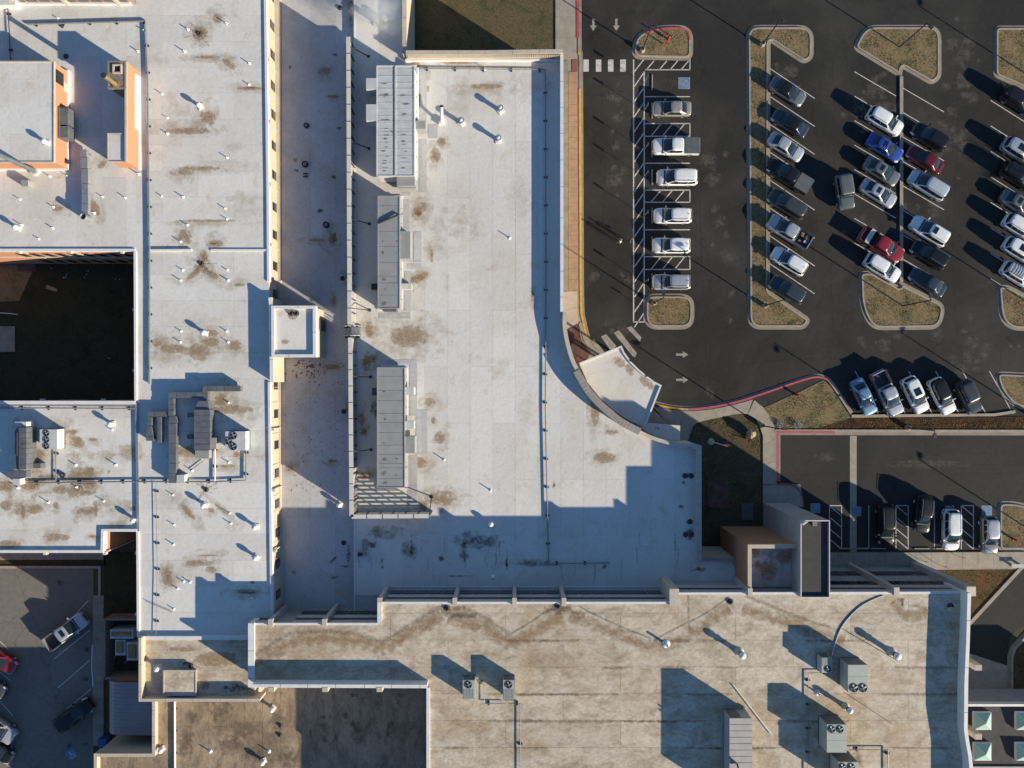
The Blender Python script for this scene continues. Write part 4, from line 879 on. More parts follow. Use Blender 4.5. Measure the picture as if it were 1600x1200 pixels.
# ------------------------------------------------------------------ entrance tower on the east: slab and brick block
ZK = 10.6
blk, bkp = wing('brick_entrance_block', 'square brown brick block with a small framed grey roof beside the tall grey tower', 'building', [(1169, 852), (1252, 852), (1252, 926), (1169, 926)], ZK, 'brick_brown', 'strip_membrane')
bpy.data.objects.remove([o for o in blk.children if o.name.startswith('wall')][0])
MB().prism(rect(1169.5, 852.5, 1252, 930, ZK), 0, ZK - 1.8).build('wall', 'brick_brown', blk)
MB().ribbon(PL([(1169, 930), (1169, 852), (1252, 852)], ZK), -0.3, 0.0, ZK - 1.8, ZK - 0.2).build('upper_wall', 'precast_gray', blk)
MB().ribbon(PL([(1169, 930), (1169, 852), (1252, 852)], ZK), 0.0, 0.06, ZK - 1.9, ZK - 0.2).build('brick_skin', 'brick_brown', blk)
MB().prism(rect(1170, 853, 1250, 924, ZK), ZK - 2.0, ZK - 1.7).build('roof', 'strip_membrane', blk)
MB().ribbon(PL([(1168.5, 930), (1168.5, 851), (1246, 851)], ZK + .02), -0.42, 0.0, ZK - 0.3, ZK + 0.02).build('parapet', 'cream_wall', blk)
ZH = 11.5
slab = thing('entrance_tower', 'tall narrow grey panelled tower with a dark sunken roof and thin white rim', 'tower', (X(1274, ZH), Y(873, ZH), 0))
tx0, tx1, ty0, ty1 = X(1253, ZH), X(1294.5, ZH), Y(932, ZH), Y(815, ZH)
MB().box(tx0, tx1, ty0, ty1, 0, ZH - 0.3).build('core', 'panel_gray', slab)
for k in range(3):       # cladding panels, storey by storey, with dark joints between
    z0, z1 = (0, 3.78, 7.56)[k] + 0.03, (3.78, 7.56, ZH)[k] - 0.03
    o = MB().ribbon([(tx0, ty0), (tx1, ty0), (tx1, ty1), (tx0, ty1)], -0.12, -0.02 if k == 2 else 0.02, z0, z1, True).build('cladding_panel', 'panel_gray', slab)
MB().ribbon([(tx0, ty0), (tx1, ty0), (tx1, ty1), (tx0, ty1)], -0.14, -0.07, ZH - 0.03, ZH + 0.03, True).build('rim', 'white_coping', slab)
MB().box(tx0 + 0.02, tx1 - 0.02, ty0 + 0.02, ty1 - 0.02, ZH - 0.3, ZH - 0.25).build('sunken_roof', 'tower_roof', slab)
MB().box(tx0 + 1.2, tx0 + 1.7, ty1 - 0.5, ty1 - 0.05, ZH - 0.25, ZH - 0.1).build('junction_box', 'chimney_stone', slab)
for sx_ in (tx0 - 0.05,): MB().bar((sx_, ty1 - 0.3, ZH + 0.2), (sx_ + 0.5, ty1 + 0.05, ZH + 0.2), 0.12, 0.3).build('floodlight', 'white_coping', slab)
# bottom right: dark roof with pyramid skylights
ZQ = 4.2
sky_, skp = wing('skylit_annexe', 'low dark roof with green glass pyramid skylights at the bottom right corner', 'building', [(1500, 1100), (1760, 1100), (1760, 1400), (1500, 1400)], ZQ, 'precast_gray', 'dark_roof')
sheets(sky_, rect(1500, 1100, 1760, 1330, ZQ), ZQ, 5.0, 5.0, 'dark_roof')
MB().box(X(1500, ZQ), X(1760, ZQ), Y(1102, ZQ), Y(1098.5, ZQ), ZQ - 0.4, ZQ + 0.3).build('parapet', 'white_coping', sky_)
MB().box(X(1519, ZQ), X(1760, ZQ), Y(1202, ZQ), Y(1197, ZQ), ZQ - 0.0, ZQ + 0.15).build('edge_strip', 'precast_light', sky_)
for cx, cy in ((1535, 1126.5), (1535, 1174.5), (1601, 1126.5), (1601, 1174.5), (1667, 1126.5), (1667, 1174.5)):
    s_ = 13 / F * (H - ZQ); x, y = X(cx, ZQ + .3), Y(cy, ZQ + .3)
    f_ = MB().ribbon([(x - s_, y - s_), (x + s_, y - s_), (x + s_, y + s_), (x - s_, y + s_)], -0.04, 0.07, ZQ, ZQ + 0.35, True).build('skylight_frame', 'white_coping', sky_)
    for k, (a, b) in enumerate((((-1, -1), (1, -1)), ((1, -1), (1, 1)), ((1, 1), (-1, 1)), ((-1, 1), (-1, -1)))):
        MB().add([(x + a[0] * s_ * .97, y + a[1] * s_ * .97, ZQ + 0.34), (x + b[0] * s_ * .97, y + b[1] * s_ * .97, ZQ + 0.34), (x, y, ZQ + 0.95)], [(0, 1, 2)]).build('skylight_pane', 'skylight_green', f_)
    for a in ((-1, -1), (1, -1), (1, 1), (-1, 1)): MB().bar((x + a[0] * s_, y + a[1] * s_, ZQ + 0.36), (x, y, ZQ + 0.98), 0.06, 0.05).build('glazing_bar', 'white_coping', f_)
# mechanical yard and curved-roof shed on the west side
yard = thing('yard_wall', 'low dark wall enclosing the rooftop plant yard beside the west lot', 'wall', (X(190), Y(1015), 0))
for i, (a, b) in enumerate((((163, 968), (218, 968)), ((163, 968), (163, 1062)), ((163, 1060), (218, 1060)))):
    MB().ribbon(PL([a, b], 2.0), -0.12, 0.12, 0, 2.0).build('wall_panel', 'chimney_stone', yard)
shed = thing('plant_shed', 'shed with a purple-grey ribbed metal roof beside the west lot', 'shed', (X(210), Y(1110), 0))
MB().pbox(174, 1064, 242, 1148, 2.9, 0, 3).build('wall', 'brick_brown', shed)
ZD = 3.6
for k in range(14):
    y0, y1 = 1066 + k * 5.9, 1066 + (k + 1) * 5.9
    prof = [(171, 2.75), (173, 3.2), (178, 3.5), (188, 3.62), (242, 3.7)]
    xs = [(X(a, z), z) for a, z in prof]; ya, yb = Y(y0, ZD) - 0.012, Y(y1, ZD) + 0.012
    m = MB(); n = len(xs)
    m.add([(x, ya, z) for x, z in xs] + [(x, yb, z) for x, z in xs] + [(x, ya, z - 0.06) for x, z in xs] + [(x, yb, z - 0.06) for x, z in xs],
          [(i, i + 1, n + i + 1, n + i) for i in range(n - 1)] + [(2 * n + i, i, i + 1, 2 * n + i + 1)[::-1] for i in range(n - 1)] + [(3 * n + i, 3 * n + i + 1, n + i + 1, n + i) for i in range(n - 1)])
    m.build('roof_sheet', 'purple_metal', shed)
    MB().tube([(x, ya, z + 0.02) for x, z in xs], 0.03, 4).build('roof_rib', 'purple_metal', shed)
# ================================================================== THINGS ON THE ROOFS
def base(px, py, z): return (X(px, z), Y(py, z), z)
# ---------------- louvred screen walls
def screen(label, a, b, z, h, open_=(), solid=True, brace_side=1, braces=(), n_slats=8, post_step=1.55):
    """a, b measured at the screen's top"""
    A = Vector((*P2(a, z + h), 0)); B = Vector((*P2(b, z + h), 0)); d = (B - A).normalized(); nrm = Vector((-d.y, d.x, 0)) * brace_side
    t = thing('screen_wall', label, 'screen wall', (A.x, A.y, z), 'metal screen walls round the rooftop units')
    L = (B - A).length
    def pt(s, o, zz): p = A + d * s + nrm * o; return (p.x, p.y, zz)
    n = max(2, round(L / post_step))
    for i in range(n + 1):
        s = L * i / n
        MB().bar(pt(s, 0.10, z), pt(s, 0.10, z + h - 0.04), 0.10, 0.12).build('post', 'dark_metal', t)
    pitch = (h - 0.35) / n_slats
    for k in range(n_slats):
        zc = z + 0.30 + (k + 0.5) * pitch; w = pitch * (0.98 if solid else 0.52)
        cuts = [(0, L)]
        p0, p1 = pt(0, 0.0, zc), pt(L, 0.0, zc)
        MB().bar(p0, p1, 0.035, w).build('slat', 'screen_metal', t)
    MB().bar(pt(0, 0.02, z + 0.17), pt(L, 0.02, z + 0.17), 0.05, 0.30).build('kick_panel', 'screen_metal', t)
    MB().bar(pt(-0.05, 0.05, z + h), pt(L + 0.05, 0.05, z + h), 0.46, 0.05).build('top_cap', 'cap_metal', t)
    m = max(2, round(L / 1.9))
    for i in range(m + 1): MB().bar(pt(L * i / m, -0.19, z + h + 0.03), pt(L * i / m, 0.29, z + h + 0.03), 0.06, 0.03).build('cap_joint', 'dark_metal', t)
    for f in braces:
        s = L * f
        MB().bar(pt(s, 0.12, z + h - 0.25), pt(s, 1.75, z + 0.06), 0.09, 0.09).build('brace', 'dark_metal', t)
        MB().bar(pt(s - .15, 1.75, z + 0.03), pt(s + .15, 1.75, z + 0.03), 0.3, 0.06).build('foot', 'rubber', t)
    return t
HS = 2.75
screen('long louvred metal screen wall beside the white rooftop unit, upper of the two long screens', (543.5, 57), (545.5, 508), ZM, HS, braces=(0.03, 0.36, 0.63, 0.94))
screen('long louvred metal screen wall beside the lowest grey rooftop unit, lower of the two long screens', (546.5, 527), (548.5, 807), ZM, HS, braces=(0.22, 0.64))
screen('short louvred metal screen wall with open slats closing off the lower end of the rooftop units', (549, 808), (671, 807), ZM, HS, solid=False, braces=(0.995,), n_slats=9)
# crossing stair over the step between the two roofs
cs = thing('roof_stair', 'small metal crossover stair in the gap between the long screen walls', 'stair', base(548, 517, ZM))
for k in range(5): MB().box(X(541 + k * 1.9, ZS + .8), X(541 + k * 1.9, ZS + .8) + 0.2, Y(523, ZM), Y(512, ZM), ZS + 0.17 * k + 0.1, ZS + 0.17 * k + 0.15).build('tread', 'galvanised', cs)
MB().pbox(549, 511, 562, 524, ZM + 0.35, ZM + 0.28).build('landing', 'galvanised', cs)
for y in (510, 525):
    MB().tube([(X(540, ZS), Y(y, ZM), ZS + 1.0), (X(548, ZM), Y(y, ZM), ZM + 1.3), (X(563, ZM), Y(y, ZM), ZM + 1.3)], 0.04).build('handrail', 'white_coping', cs)
    for x in (541, 549, 556, 563): MB().cyl(X(x, ZM), Y(y, ZM), ZS if x < 548 else ZM, ZM + (0.45 if x < 548 else 1.3), 0.035, n=6).build('rail_post', 'white_coping', cs)
for x in (541, 560):
    for y in (510, 525): MB().box(X(x, ZM) - .25, X(x, ZM) + .25, Y(y, ZM) - .2, Y(y, ZM) + .2, ZS if x < 548 else ZM, (ZS if x < 548 else ZM) + .12).build('rubber_foot', 'rubber', cs)
# ---------------- big air handlers in the enclosure
def air_handler(label, x0, x1, y0, y1, h, mat, cuts, two=False, z=ZM):
    t = thing('air_handler', label, 'air handler', base((x0 + x1) / 2, (y0 + y1) / 2, z), 'long air handlers behind the screen walls')
    zt = z + h; xm = (x0 + x1) / 2
    ys = [y0] + list(cuts) + [y1]
    for a, b in zip(ys, ys[1:]):
        MB().pbox(x0 + .05, a + 0.22, x1 - .05, b - 0.22, zt - 0.06 + random.uniform(-.006, .006), z + 0.45).build('cabinet_section', mat, t)
    MB().pbox(x0 + .6, y0 + .6, x1 - .6, y1 - .6, zt - 0.10, z + 0.40, zt).build('inner_frame', 'unit_dark', t)
    cv_ = MB().pbox(x0 + 1.5, y0 + 1.5, x1 - 1.5, y1 - 1.5, z + 0.45, z, z + .45).build('roof_curb', 'white_coping', t)
    if two: MB().box(X(xm, zt) - 0.07, X(xm, zt) + 0.07, Y(y1, zt), Y(y0, zt), zt - 0.07, zt + 0.03).build('ridge_cap', mat, t)
    MB().ribbon(rect(x0, y0, x1, y1, zt), -0.03, 0.08, zt - 0.16, zt - 0.01, True).build('roof_flange', mat, t)
    for k in range(int((y1 - y0) / 24)):       # access doors on the sunny side
        ya = Y(y0 + 8 + k * 24, zt); xe_ = X(x1, zt)
        dr = MB().box(xe_, xe_ + 0.05, ya - 1.3, ya - 0.3, z + 0.6, zt - 0.4).build('access_door', mat, t)
        MB().box(xe_ + 0.05, xe_ + 0.10, ya - 0.5, ya - 0.42, z + 1.2, z + 1.45).build('handle', 'dark_metal', dr)
    MB().pbox(x0 - 1, y0 - 1, x1 + 5, y1 + 3, z + 0.14, z + 0.0, z).build('walkway_curb', 'white_coping', t)
    return t
ah1 = air_handler('long white air handler with a two-part ribbed top, topmost of the three', 589, 646.5, 103, 274, 3.1, 'unit_white', (137, 151.5, 188, 205, 233), True)
for x0, y0, x1, y1, h in ((572, 122, 588.6, 139.5, 3.12), (572, 163, 588.6, 188.5, 3.12)): MB().pbox(x0, y0, x1, y1, ZM + h, ZM + 1.2).build('intake_hood', 'unit_white', ah1)
for x0, y0, x1, y1, h in ((620, 275.5, 648, 290, 2.5), (647, 188.5, 665, 201, 1.9)): MB().pbox(x0, y0, x1, y1, ZM + h, ZM + 0.3).build('intake_hood', 'unit_gray', ah1)
MB().pbox(622, 289, 650, 294, ZM + 1.9, ZM + 1.7).build('hood_lip', 'unit_gray', ah1)
MB().pbox(649, 105, 653, 188, ZM + 0.9, ZM + 0.25).build('pipe_rack', 'pipe_white', ah1)
for k in range(13): stain(ah1, 603 + random.uniform(-3, 3), 193 + k * 6.2 + random.uniform(-2, 2), random.uniform(5, 11), random.uniform(1, 3.2), 'gray_stain_mat', ZM + 3.1 - 0.045, ZM + 3.1)
for k in range(7): stain(ah1, 632 + random.uniform(-3, 2), 208 + k * 9.4 + random.uniform(-3, 3), random.uniform(5, 11), random.uniform(1, 3.2), 'gray_stain_mat', ZM + 3.1 - 0.046, ZM + 3.1)
for a in ((603, 148, 12, 4), (632, 149, 12, 3), (635, 162, 10, 2), (634, 178, 11, 2), (604, 160, 12, 2), (617, 152, 3, 10), (617, 190, 2.4, 12), (604, 187, 12, 2), (600, 130, 9, 2), (612, 205, 4, 3)): stain(ah1, *a, 'dark_stain_mat', ZM + 3.1 - 0.042, ZM + 3.1)
ah2 = air_handler('long grey air handler with dark spots on its top, middle of the three', 591, 623.5, 307, 481, 2.6, 'unit_gray', (321, 361.5, 385, 410, 431.5, 442, 461))
MB().pbox(624.5, 361, 641, 404, ZM + 2.1, ZM + 0.3).build('side_cabinet', 'unit_gray', ah2); MB().pbox(626, 443, 643, 452, ZM + 0.9, ZM + 0.2).build('drain_box', 'unit_white', ah2)
MB().pbox(580, 443, 592, 452, ZM + 0.9, ZM + 0.2).build('drain_box', 'dark_metal', ah2)
MB().pbox(598, 482, 619, 486, ZM + 1.6, ZM + 0.3).build('hood_lip', 'unit_dark', ah2)
MB().tube([(X(591, ZM + 2.6), Y(349, ZM + 2.6), ZM + 2.64), (X(623, ZM + 2.6), Y(336, ZM + 2.6), ZM + 2.75), (X(629, ZM), Y(335, ZM), ZM + 0.4)], 0.11, 8).build('conduit', 'dark_metal', ah2)
ah3 = air_handler('long grey air handler with dark spots on its top, lowest of the three', 590, 631.5, 575, 761, 2.6, 'unit_gray', (588, 610, 626, 646, 660, 676, 695.5, 710, 724, 731, 748))
MB().pbox(632.5, 682, 648, 708.5, ZM + 2.0, ZM + 0.3).build('side_cabinet', 'unit_gray', ah3)
for y in (605, 658): MB().pbox(632.5, y, 646.5, y + 12, ZM + 1.8, ZM + 0.4).build('intake_hood', 'unit_white', ah3)
MB().pbox(581, 606, 590, 618, ZM + 1.8, ZM + 0.4).build('drain_box', 'unit_dark', ah3)
for t_, hz, lst in ((ah2, 2.6, ((598, 377, 4, 5), (598, 395, 5, 6), (600, 436, 5, 6), (600, 474, 7, 7), (602, 452, 3, 3), (620, 377, 2, 3), (598, 334, 3, 3), (619, 395, 2, 2))),
                    (ah3, 2.6, ((600, 692, 7, 5), (601, 718, 7, 4), (600, 740, 9, 8), (601, 755, 7, 4), (620, 717, 6, 3), (619, 743, 5, 3), (602, 655, 3, 3), (600, 612, 6, 3), (620, 694, 6, 2)))):
    for a in lst: stain(t_, *a, 'gray_stain_mat', ZM + hz - 0.045, ZM + hz)
# walkway pads beside the units
for (x0, y0, x1, y1) in ((655, 108, 667, 190), (655, 218, 667, 300), (669, 194, 684, 216), (628, 300, 642, 306), (628, 312, 640, 360), (646, 362, 659, 410), (636, 412, 659, 420), (632, 424, 642, 485), (592, 489, 642, 498), (640, 562, 652, 650), (650, 640, 668, 710), (637, 712, 652, 790), (594, 562, 640, 570)):
    sheets(hall, rect(x0, y0, x1, y1, ZM), ZM + 0.016, 1.3, 2.6, 'tan_coping' if False else 'strip_membrane', 'walkway_pad', thick=0.02, gap=0.02)
# ---------------- condensers and packaged units
def fan(parent, px, py, z, r):
    x, y = X(px, z), Y(py, z)
    o = MB().lathe(x, y, [(r * 1.08, z - 0.02), (r * 1.08, z + 0.05), (r, z + 0.06), (r * 0.98, z + 0.012)], 18).build('fan_ring', 'unit_dark', parent, 40)
    MB().cyl(x, y, z + 0.008, z + 0.018, r * 0.97, n=18).build('fan_well', 'black_void', o)
    m = MB()
    for k in range(4):
        a = k * math.pi / 2 + 0.4; c, s = math.cos(a), math.sin(a)
        q = [(0.12, -0.10, .02), (0.9, -0.30, .0), (0.92, 0.22, .05), (0.12, 0.10, .045)]
        m.add([(x + (u * c - v * s) * r, y + (u * s + v * c) * r, z + 0.02 + w_) for u, v, w_ in q], [(0, 1, 2, 3)])
    m.build('fan_blade', 'pipe_gray', o)
    MB().cyl(x, y, z + 0.02, z + 0.09, r * 0.2, n=8).build('fan_hub', 'unit_gray', o)
def condenser(label, x0, y0, x1, y1, z, h, fans, mat='unit_green', cuts=(), group='fan-topped condensers on the tan roof', name='condenser', cat='condenser'):
    t = thing(name, label, cat, base((x0 + x1) / 2, (y0 + y1) / 2, z), group); zt = z + h
    ys = [y0] + list(cuts) + [y1]
    for a, b in zip(ys, ys[1:]): MB().pbox(x0, a + .12, x1, b - .12, zt + random.uniform(-.004, .004), z + 0.12, zt).build('casing', mat, t)
    MB().pbox(x0 + .4, y0 + .4, x1 - .4, y1 - .4, zt - 0.04, z + 0.1, zt).build('inner_frame', 'unit_dark', t)
    MB().pbox(x0 - .5, y0 - .5, x1 + .5, y1 + .5, z + 0.12, z, zt).build('base_frame', 'unit_dark', t)
    MB().box(X(x0 + 1, zt), X(x1 - 1, zt), Y(y0, zt), Y(y0, zt) + 0.02, z + 0.25, zt - 0.2).build('coil_grille', 'unit_dark', t)
    MB().box(X(x0, zt) - 0.02, X(x0, zt), Y(y1 - 1.5, zt), Y(y0 + 1.5, zt), z + 0.25, zt - 0.25).build('side_panel', mat, t)
    for fx, fy, r in fans: fan(t, fx, fy, zt, r)
    return t
g1 = condenser('small single-fan condenser, left one of the pair standing side by side on the tan roof', 723, 1063, 742, 1093, ZT, 1.3, ((732, 1070, .36),))
g2 = condenser('small single-fan condenser, right one of the pair standing side by side on the tan roof', 786, 1063, 804, 1093, ZT, 1.3, ((795, 1070, .36),))
g3 = condenser('small single-fan condenser close beside the larger twin-fan unit', 1284, 1028, 1300, 1051.5, ZT, 1.35, ((1293.5, 1045.5, .33),))
for t_, x0, x1, y0 in ((g1, 723, 742, 1063), (g2, 786, 804, 1063)):
    for k in range(7): MB().pbox(x0 + 1.3 + k * 2.4, 1077, x0 + 2.3 + k * 2.4, 1092, ZT + 1.315, ZT + 1.3).build('top_rib', 'unit_gray', t_)
for k in range(6): MB().pbox(1285.2 + k * 2.4, 1029.5, 1286.4 + k * 2.4, 1040, ZT + 1.365, ZT + 1.35).build('top_rib', 'unit_gray', g3)
def packaged(label, x0, y0, x1, y1, cuts, fans, h=2.05): return condenser(label, x0, y0, x1, y1, ZT, h, fans, 'unit_green', cuts, 'packaged rooftop units on the tan roof', 'packaged_unit', 'rooftop unit')
u1 = packaged('grey-green packaged rooftop unit with its two fans at the lower end', 1325, 1039, 1356, 1082, (1057, 1069), ((1334.5, 1075, .43), (1348.5, 1075, .43)))
u2 = packaged('grey-green packaged rooftop unit with its two fans at the upper end', 1292, 1132, 1323, 1176, (1146, 1157), ((1299.5, 1139.5, .36), (1312.5, 1139.5, .36)))
u3 = packaged('grey-green packaged rooftop unit cut off by the bottom edge', 1310, 1191, 1341, 1232, (1207, 1218), ((1316.5, 1198.5, .38), (1330, 1198.5, .38)))
# louvred plant penthouse
lp = thing('plant_penthouse', 'grey metal plant penthouse with a seamed top at the bottom of the tan roof', 'penthouse', base(1158, 1170, ZT)); zt = ZT + 2.45
MB().pbox(1140.5, 1123, 1175, 1262, zt - 0.05, ZT, zt).build('wall', 'unit_gray', lp)
for k in range(14): MB().pbox(1140, 1122.6 + k * 9.95, 1175.4, 1131.7 + k * 9.95, zt + 0.02, zt - 0.06).build('roof_panel', 'precast_light', lp)
MB().box(X(1150, zt) - .5, X(1150, zt) + .6, Y(1122.6, zt), Y(1122.6, zt) + 0.04, ZT + 0.3, zt - 0.3).build('door', 'unit_dark', lp)
MB().ribbon([P2((1140, 1262), zt), P2((1140, 1122.6), zt), P2((1175.4, 1122.6), zt)], 0.0, 0.12, ZT, ZT + 0.25).build('base_flashing', 'galvanised', lp)
MB().tube([base(1139, 1183, ZT + 2.5), base(1152, 1194, ZT + 2.6), base(1154, 1202, ZT + 2.8)], 0.10, 8).build('conduit', 'dark_metal', lp)
# round white exhaust stacks with caps
for px, py, h, r, lb in ((1161, 1025.5, 1.35, .34, 'white capped round flue on the tan roof, left of the single-fan condenser'), (1404, 1026.5, 1.4, .36, 'white capped round flue on the tan roof, nearest the right parapet'), (1329.5, 1112, 1.25, .28, 'white capped round flue on the tan roof, between the two packaged units')):
    z = ZT; zz = z + h; t = thing('capped_flue', lb, 'flue', (X(px, zz), Y(py, zz), z), 'capped flues on the tan roof')
    x, y = X(px, zz), Y(py, zz)
    MB().cyl(x, y, z, zz - .2, r * .8, n=14).build('pipe', 'galvanised', t, 40)
    MB().lathe(x, y, [(r * 1.05, zz - .26), (r * 1.1, zz - .1), (r * 0.9, zz - .02), (r * .4, zz + .05), (0.02, zz + .07)], 16).build('cap', 'pipe_white', t, 40)
    MB().lathe(x, y, [(r * 1.7, z), (r * 1.3, z + .05), (r * .82, z + .3)], 14).build('flashing_cone', 'tan_coping', t, 40)
    MB().lathe(x, y, [(r * 1.04, zz - .5), (r * 1.04, zz - .44), (r * .8, zz - .44)], 14).build('band', 'dark_metal', t)
# ---------------- small vents: one of each kind, then copies
def protos(name, parts): return [(n_, m.mesh(n_, 40), mt) for n_, m, mt in parts]
PIPE = protos('vent_pipe', [('pipe', MB().cyl(0, 0, 0, .52, .075, n=10), 'pipe_white'), ('flashing', MB().lathe(0, 0, [(.26, .0), (.24, .03), (.085, .10), (.08, .2)], 12), 'pipe_white'), ('opening', MB().cyl(0, 0, .52, .525, .055, n=8), 'black_void')])
TURB = protos('turbine_vent', [('neck', MB().cyl(0, 0, 0, .55, .24, n=14), 'pipe_white'), ('curb', MB().box(-.42, .42, -.42, .42, 0, .1), 'white_coping'), ('turbine_head', MB().lathe(0, 0, [(.25, .55), (.36, .68), (.40, .84), (.34, 1.0), (.2, 1.1), (.02, 1.13)], 18), 'pipe_white')])
CURB = protos('curb_fan', [('neck', MB().cyl(0, 0, 0, .75, .23, n=16), 'white_coping'), ('base_plate', MB().box(-.34, .34, -.34, .34, 0, .09), 'white_coping'), ('head_ring', MB().lathe(0, 0, [(.30, .7), (.32, .78), (.32, .95), (.27, .97), (.25, .80)], 18), 'pipe_gray'), ('head_dome', MB().lathe(0, 0, [(.25, .8), (.24, .93), (.12, .98), (.01, .99)], 16), 'pipe_white')])
RING = protos('roof_vent', [('collar', MB().lathe(0, 0, [(.34, 0), (.32, .24), (.27, .26), (.25, .1)], 18), 'rubber'), ('lid', MB().lathe(0, 0, [(.25, .1), (.2, .2), (.02, .24)], 16), 'pipe_gray')])
def put(proto, name, px, py, z, label, cat, group, s=1.0, hs=1.0):
    zt_ = z + 0.5 * hs
    t = thing(name, label, cat, (X(px, zt_), Y(py, zt_), z), group, random.uniform(0, 6)); t.scale = (s, s, s * hs)
    for n_, me, mt in proto:
        if not me.materials: me.materials.append(MATS[mt])
        o = bpy.data.objects.new(n_, me); C.objects.link(o); o.parent = t
    return t
ORD = 'first second third fourth fifth sixth seventh eighth ninth tenth eleventh twelfth thirteenth fourteenth fifteenth sixteenth'.split()
west_nw = ((87, 26), (222, 45), (212, 77), (74, 274), (101, 273), (213, 270), (27, 310), (80, 322), (157, 306), (192, 307), (79, 355), (57, 372), (143, 331), (29, 350))
west_ne = ((351, 33), (291, 43), (285, 77), (387, 96), (387, 130), (250, 144), (259, 182), (259, 207), (352, 244), (250, 305), (349, 324), (352, 341), (290, 350), (279, 376), (283, 306))
west_mid = ((283, 421), (279, 437), (353, 421), (354, 437), (280, 517), (279, 534), (352, 517), (354, 534))
west_sw = ((172, 672), (115, 727), (177, 727), (115, 762), (71, 786), (158, 784), (24, 763))
west_se = ((355, 629), (355, 723), (297, 736), (267, 774), (269, 821), (268, 852), (356, 803), (358, 819), (275, 921), (284, 910), (294, 911), (269, 953), (391, 937), (400, 870))
for lst, lb, gr in ((west_nw, 'white vent pipe round the brick penthouse', 'vent pipes round the brick penthouse'), (west_ne, 'white vent pipe right of the chimney wall', 'vent pipes right of the chimney wall'),
                    (west_mid, 'white vent pipe between courtyard and stair tower', 'vent pipes right of the courtyard'), (west_sw, 'white vent pipe on the rust-stained roof', 'vent pipes on the rust-stained roof'),
                    (west_se, 'white vent pipe around and below the duct unit', 'vent pipes below the duct unit')):
    for k, p in enumerate(sorted(lst, key=lambda q: q[1])): put(PIPE, 'vent_pipe', *p, ZW, '%s one from the top: %s' % (ORD[k], lb), 'vent pipe', gr, random.uniform(.62, .8), random.uniform(.7, 1.1))
for p, w_ in (((757, 104), 'beside the pipe along the ribbed north parapet'), ((796, 370), 'alone in the middle of the broad white roof'), ((693, 719), 'right of the lowest grey air handler'), ((766, 767), 'above the turbine vent on the broad white roof')): put(PIPE, 'vent_pipe', *p, ZM, 'thin white vent pipe ' + w_, 'vent pipe', 'vent pipes on the broad white roof', .75, 1.2)
for p, w_ in (((326, 1177), 'left'), ((418, 1177), 'right')): put(PIPE, 'vent_pipe', *p, ZL, 'thin vent pipe on the low brown stained roof, %s of two' % w_, 'vent pipe', 'vent pipes on the low brown roof', 1.0, .9)
put(PIPE, 'vent_pipe', 1042, 1008, ZT, 'short weathered vent stub below the V of stains on the tan roof', 'vent pipe', None, 1.8, .8)
put(PIPE, 'vent_pipe', 1280, 1085, ZT, 'small vent pipe beside the thin pipe run right of the plant penthouse', 'vent pipe', None, 1.3, .9)
put(PIPE, 'vent_pipe', 770, 904, ZM, 'thin vent pipe in the blue shade at the foot of the grey banded wall', 'vent pipe', None, 1.1, 1.0)
for px, py, z, lb in ((311, 164, ZW, 'round white turbine vent right of the brick chimney wall'), (318, 520, ZW, 'round white turbine vent right of the dark courtyard'), (24, 355, ZW, 'round white turbine vent near the left edge above the courtyard'),
                      (172, 663, ZW, 'round white turbine vent at the upper right of the rust-stained roof'), (208, 813, ZW, 'round white turbine vent beside the notch of the rust-stained roof'), (318, 790, ZW, 'round white turbine vent below the big duct unit'),
                      (398, 824, ZW, 'round white turbine vent near the roof edge, upper of the close pair'), (399, 872, ZW, 'round white turbine vent near the roof edge, lower of the close pair'),
                      (767, 819, ZM, 'round white turbine vent on the shadow edge of the broad white roof'), (530, 789, ZS, 'round white turbine vent on the narrow strip roof by the screen corner'),
                      (245, 1045, ZX, 'round metal turbine vent on the small boxed tan roof'), (425, 1109, ZL, 'silver turbine vent on the low brown roof near the boxed roof'), (410, 1192, ZL, 'silver turbine vent on the low brown roof at the bottom edge'), (251, 1173, ZL, 'silver turbine vent beside the cream parapet of the low brown roof'), (69, 221, ZP, 'round white turbine vent on top of the brick penthouse')):
    put(TURB, 'turbine_vent', px, py, z, lb, 'turbine vent', 'turbine vents on the flat roofs', .74)
for px, py, lb in ((721, 190, 'grey-rimmed exhaust fan right behind the white stub stack'), (782, 170.5, 'grey-rimmed exhaust fan, upper of the pair on the clean white roof'), (779, 217, 'grey-rimmed exhaust fan, lower of the pair on the clean white roof')):
    put(CURB, 'exhaust_fan', px, py, ZM, lb, 'exhaust fan', 'exhaust fans on the broad white roof', 1.05)
put(RING, 'roof_vent', 508, 350, ZS, 'round dark-rimmed roof vent on the shaded strip roof beside the middle air handler', 'roof vent', 'dark roof vents on the strip roof', 1.1)
put(RING, 'roof_vent', 475, 255, ZS, 'round dark-rimmed roof vent on the shaded strip roof above two small bars', 'roof vent', 'dark roof vents on the strip roof', 1.1)
put(RING, 'roof_vent', 477, 194, ZS, 'round dark-rimmed roof vent on the shaded strip roof level with the white air handler', 'roof vent', 'dark roof vents on the strip roof', .9)
put(RING, 'roof_vent', 94, 743, ZW, 'round dark vent beside the thin pipe on the rust-stained roof', 'roof vent', None, .9)
put(RING, 'roof_vent', 93, 38, ZW, 'small dark round vent by the pipe at the top left corner', 'roof vent', None, .5)
for a in ((312, 53), (315, 412), (322, 765), (103, 88)): drain(west, *a, ZW, 0.2)
for a in ((698, 950), (872, 947), (1141, 940), (1085 + 400, 947)): drain(tanh, *a, ZT, 0.24)
for a in ((438, 1133), (437, 1148), (298, 1040)): drain(low if a[1] > 1100 else box_, *a, ZL if a[1] > 1100 else ZX, 0.2)
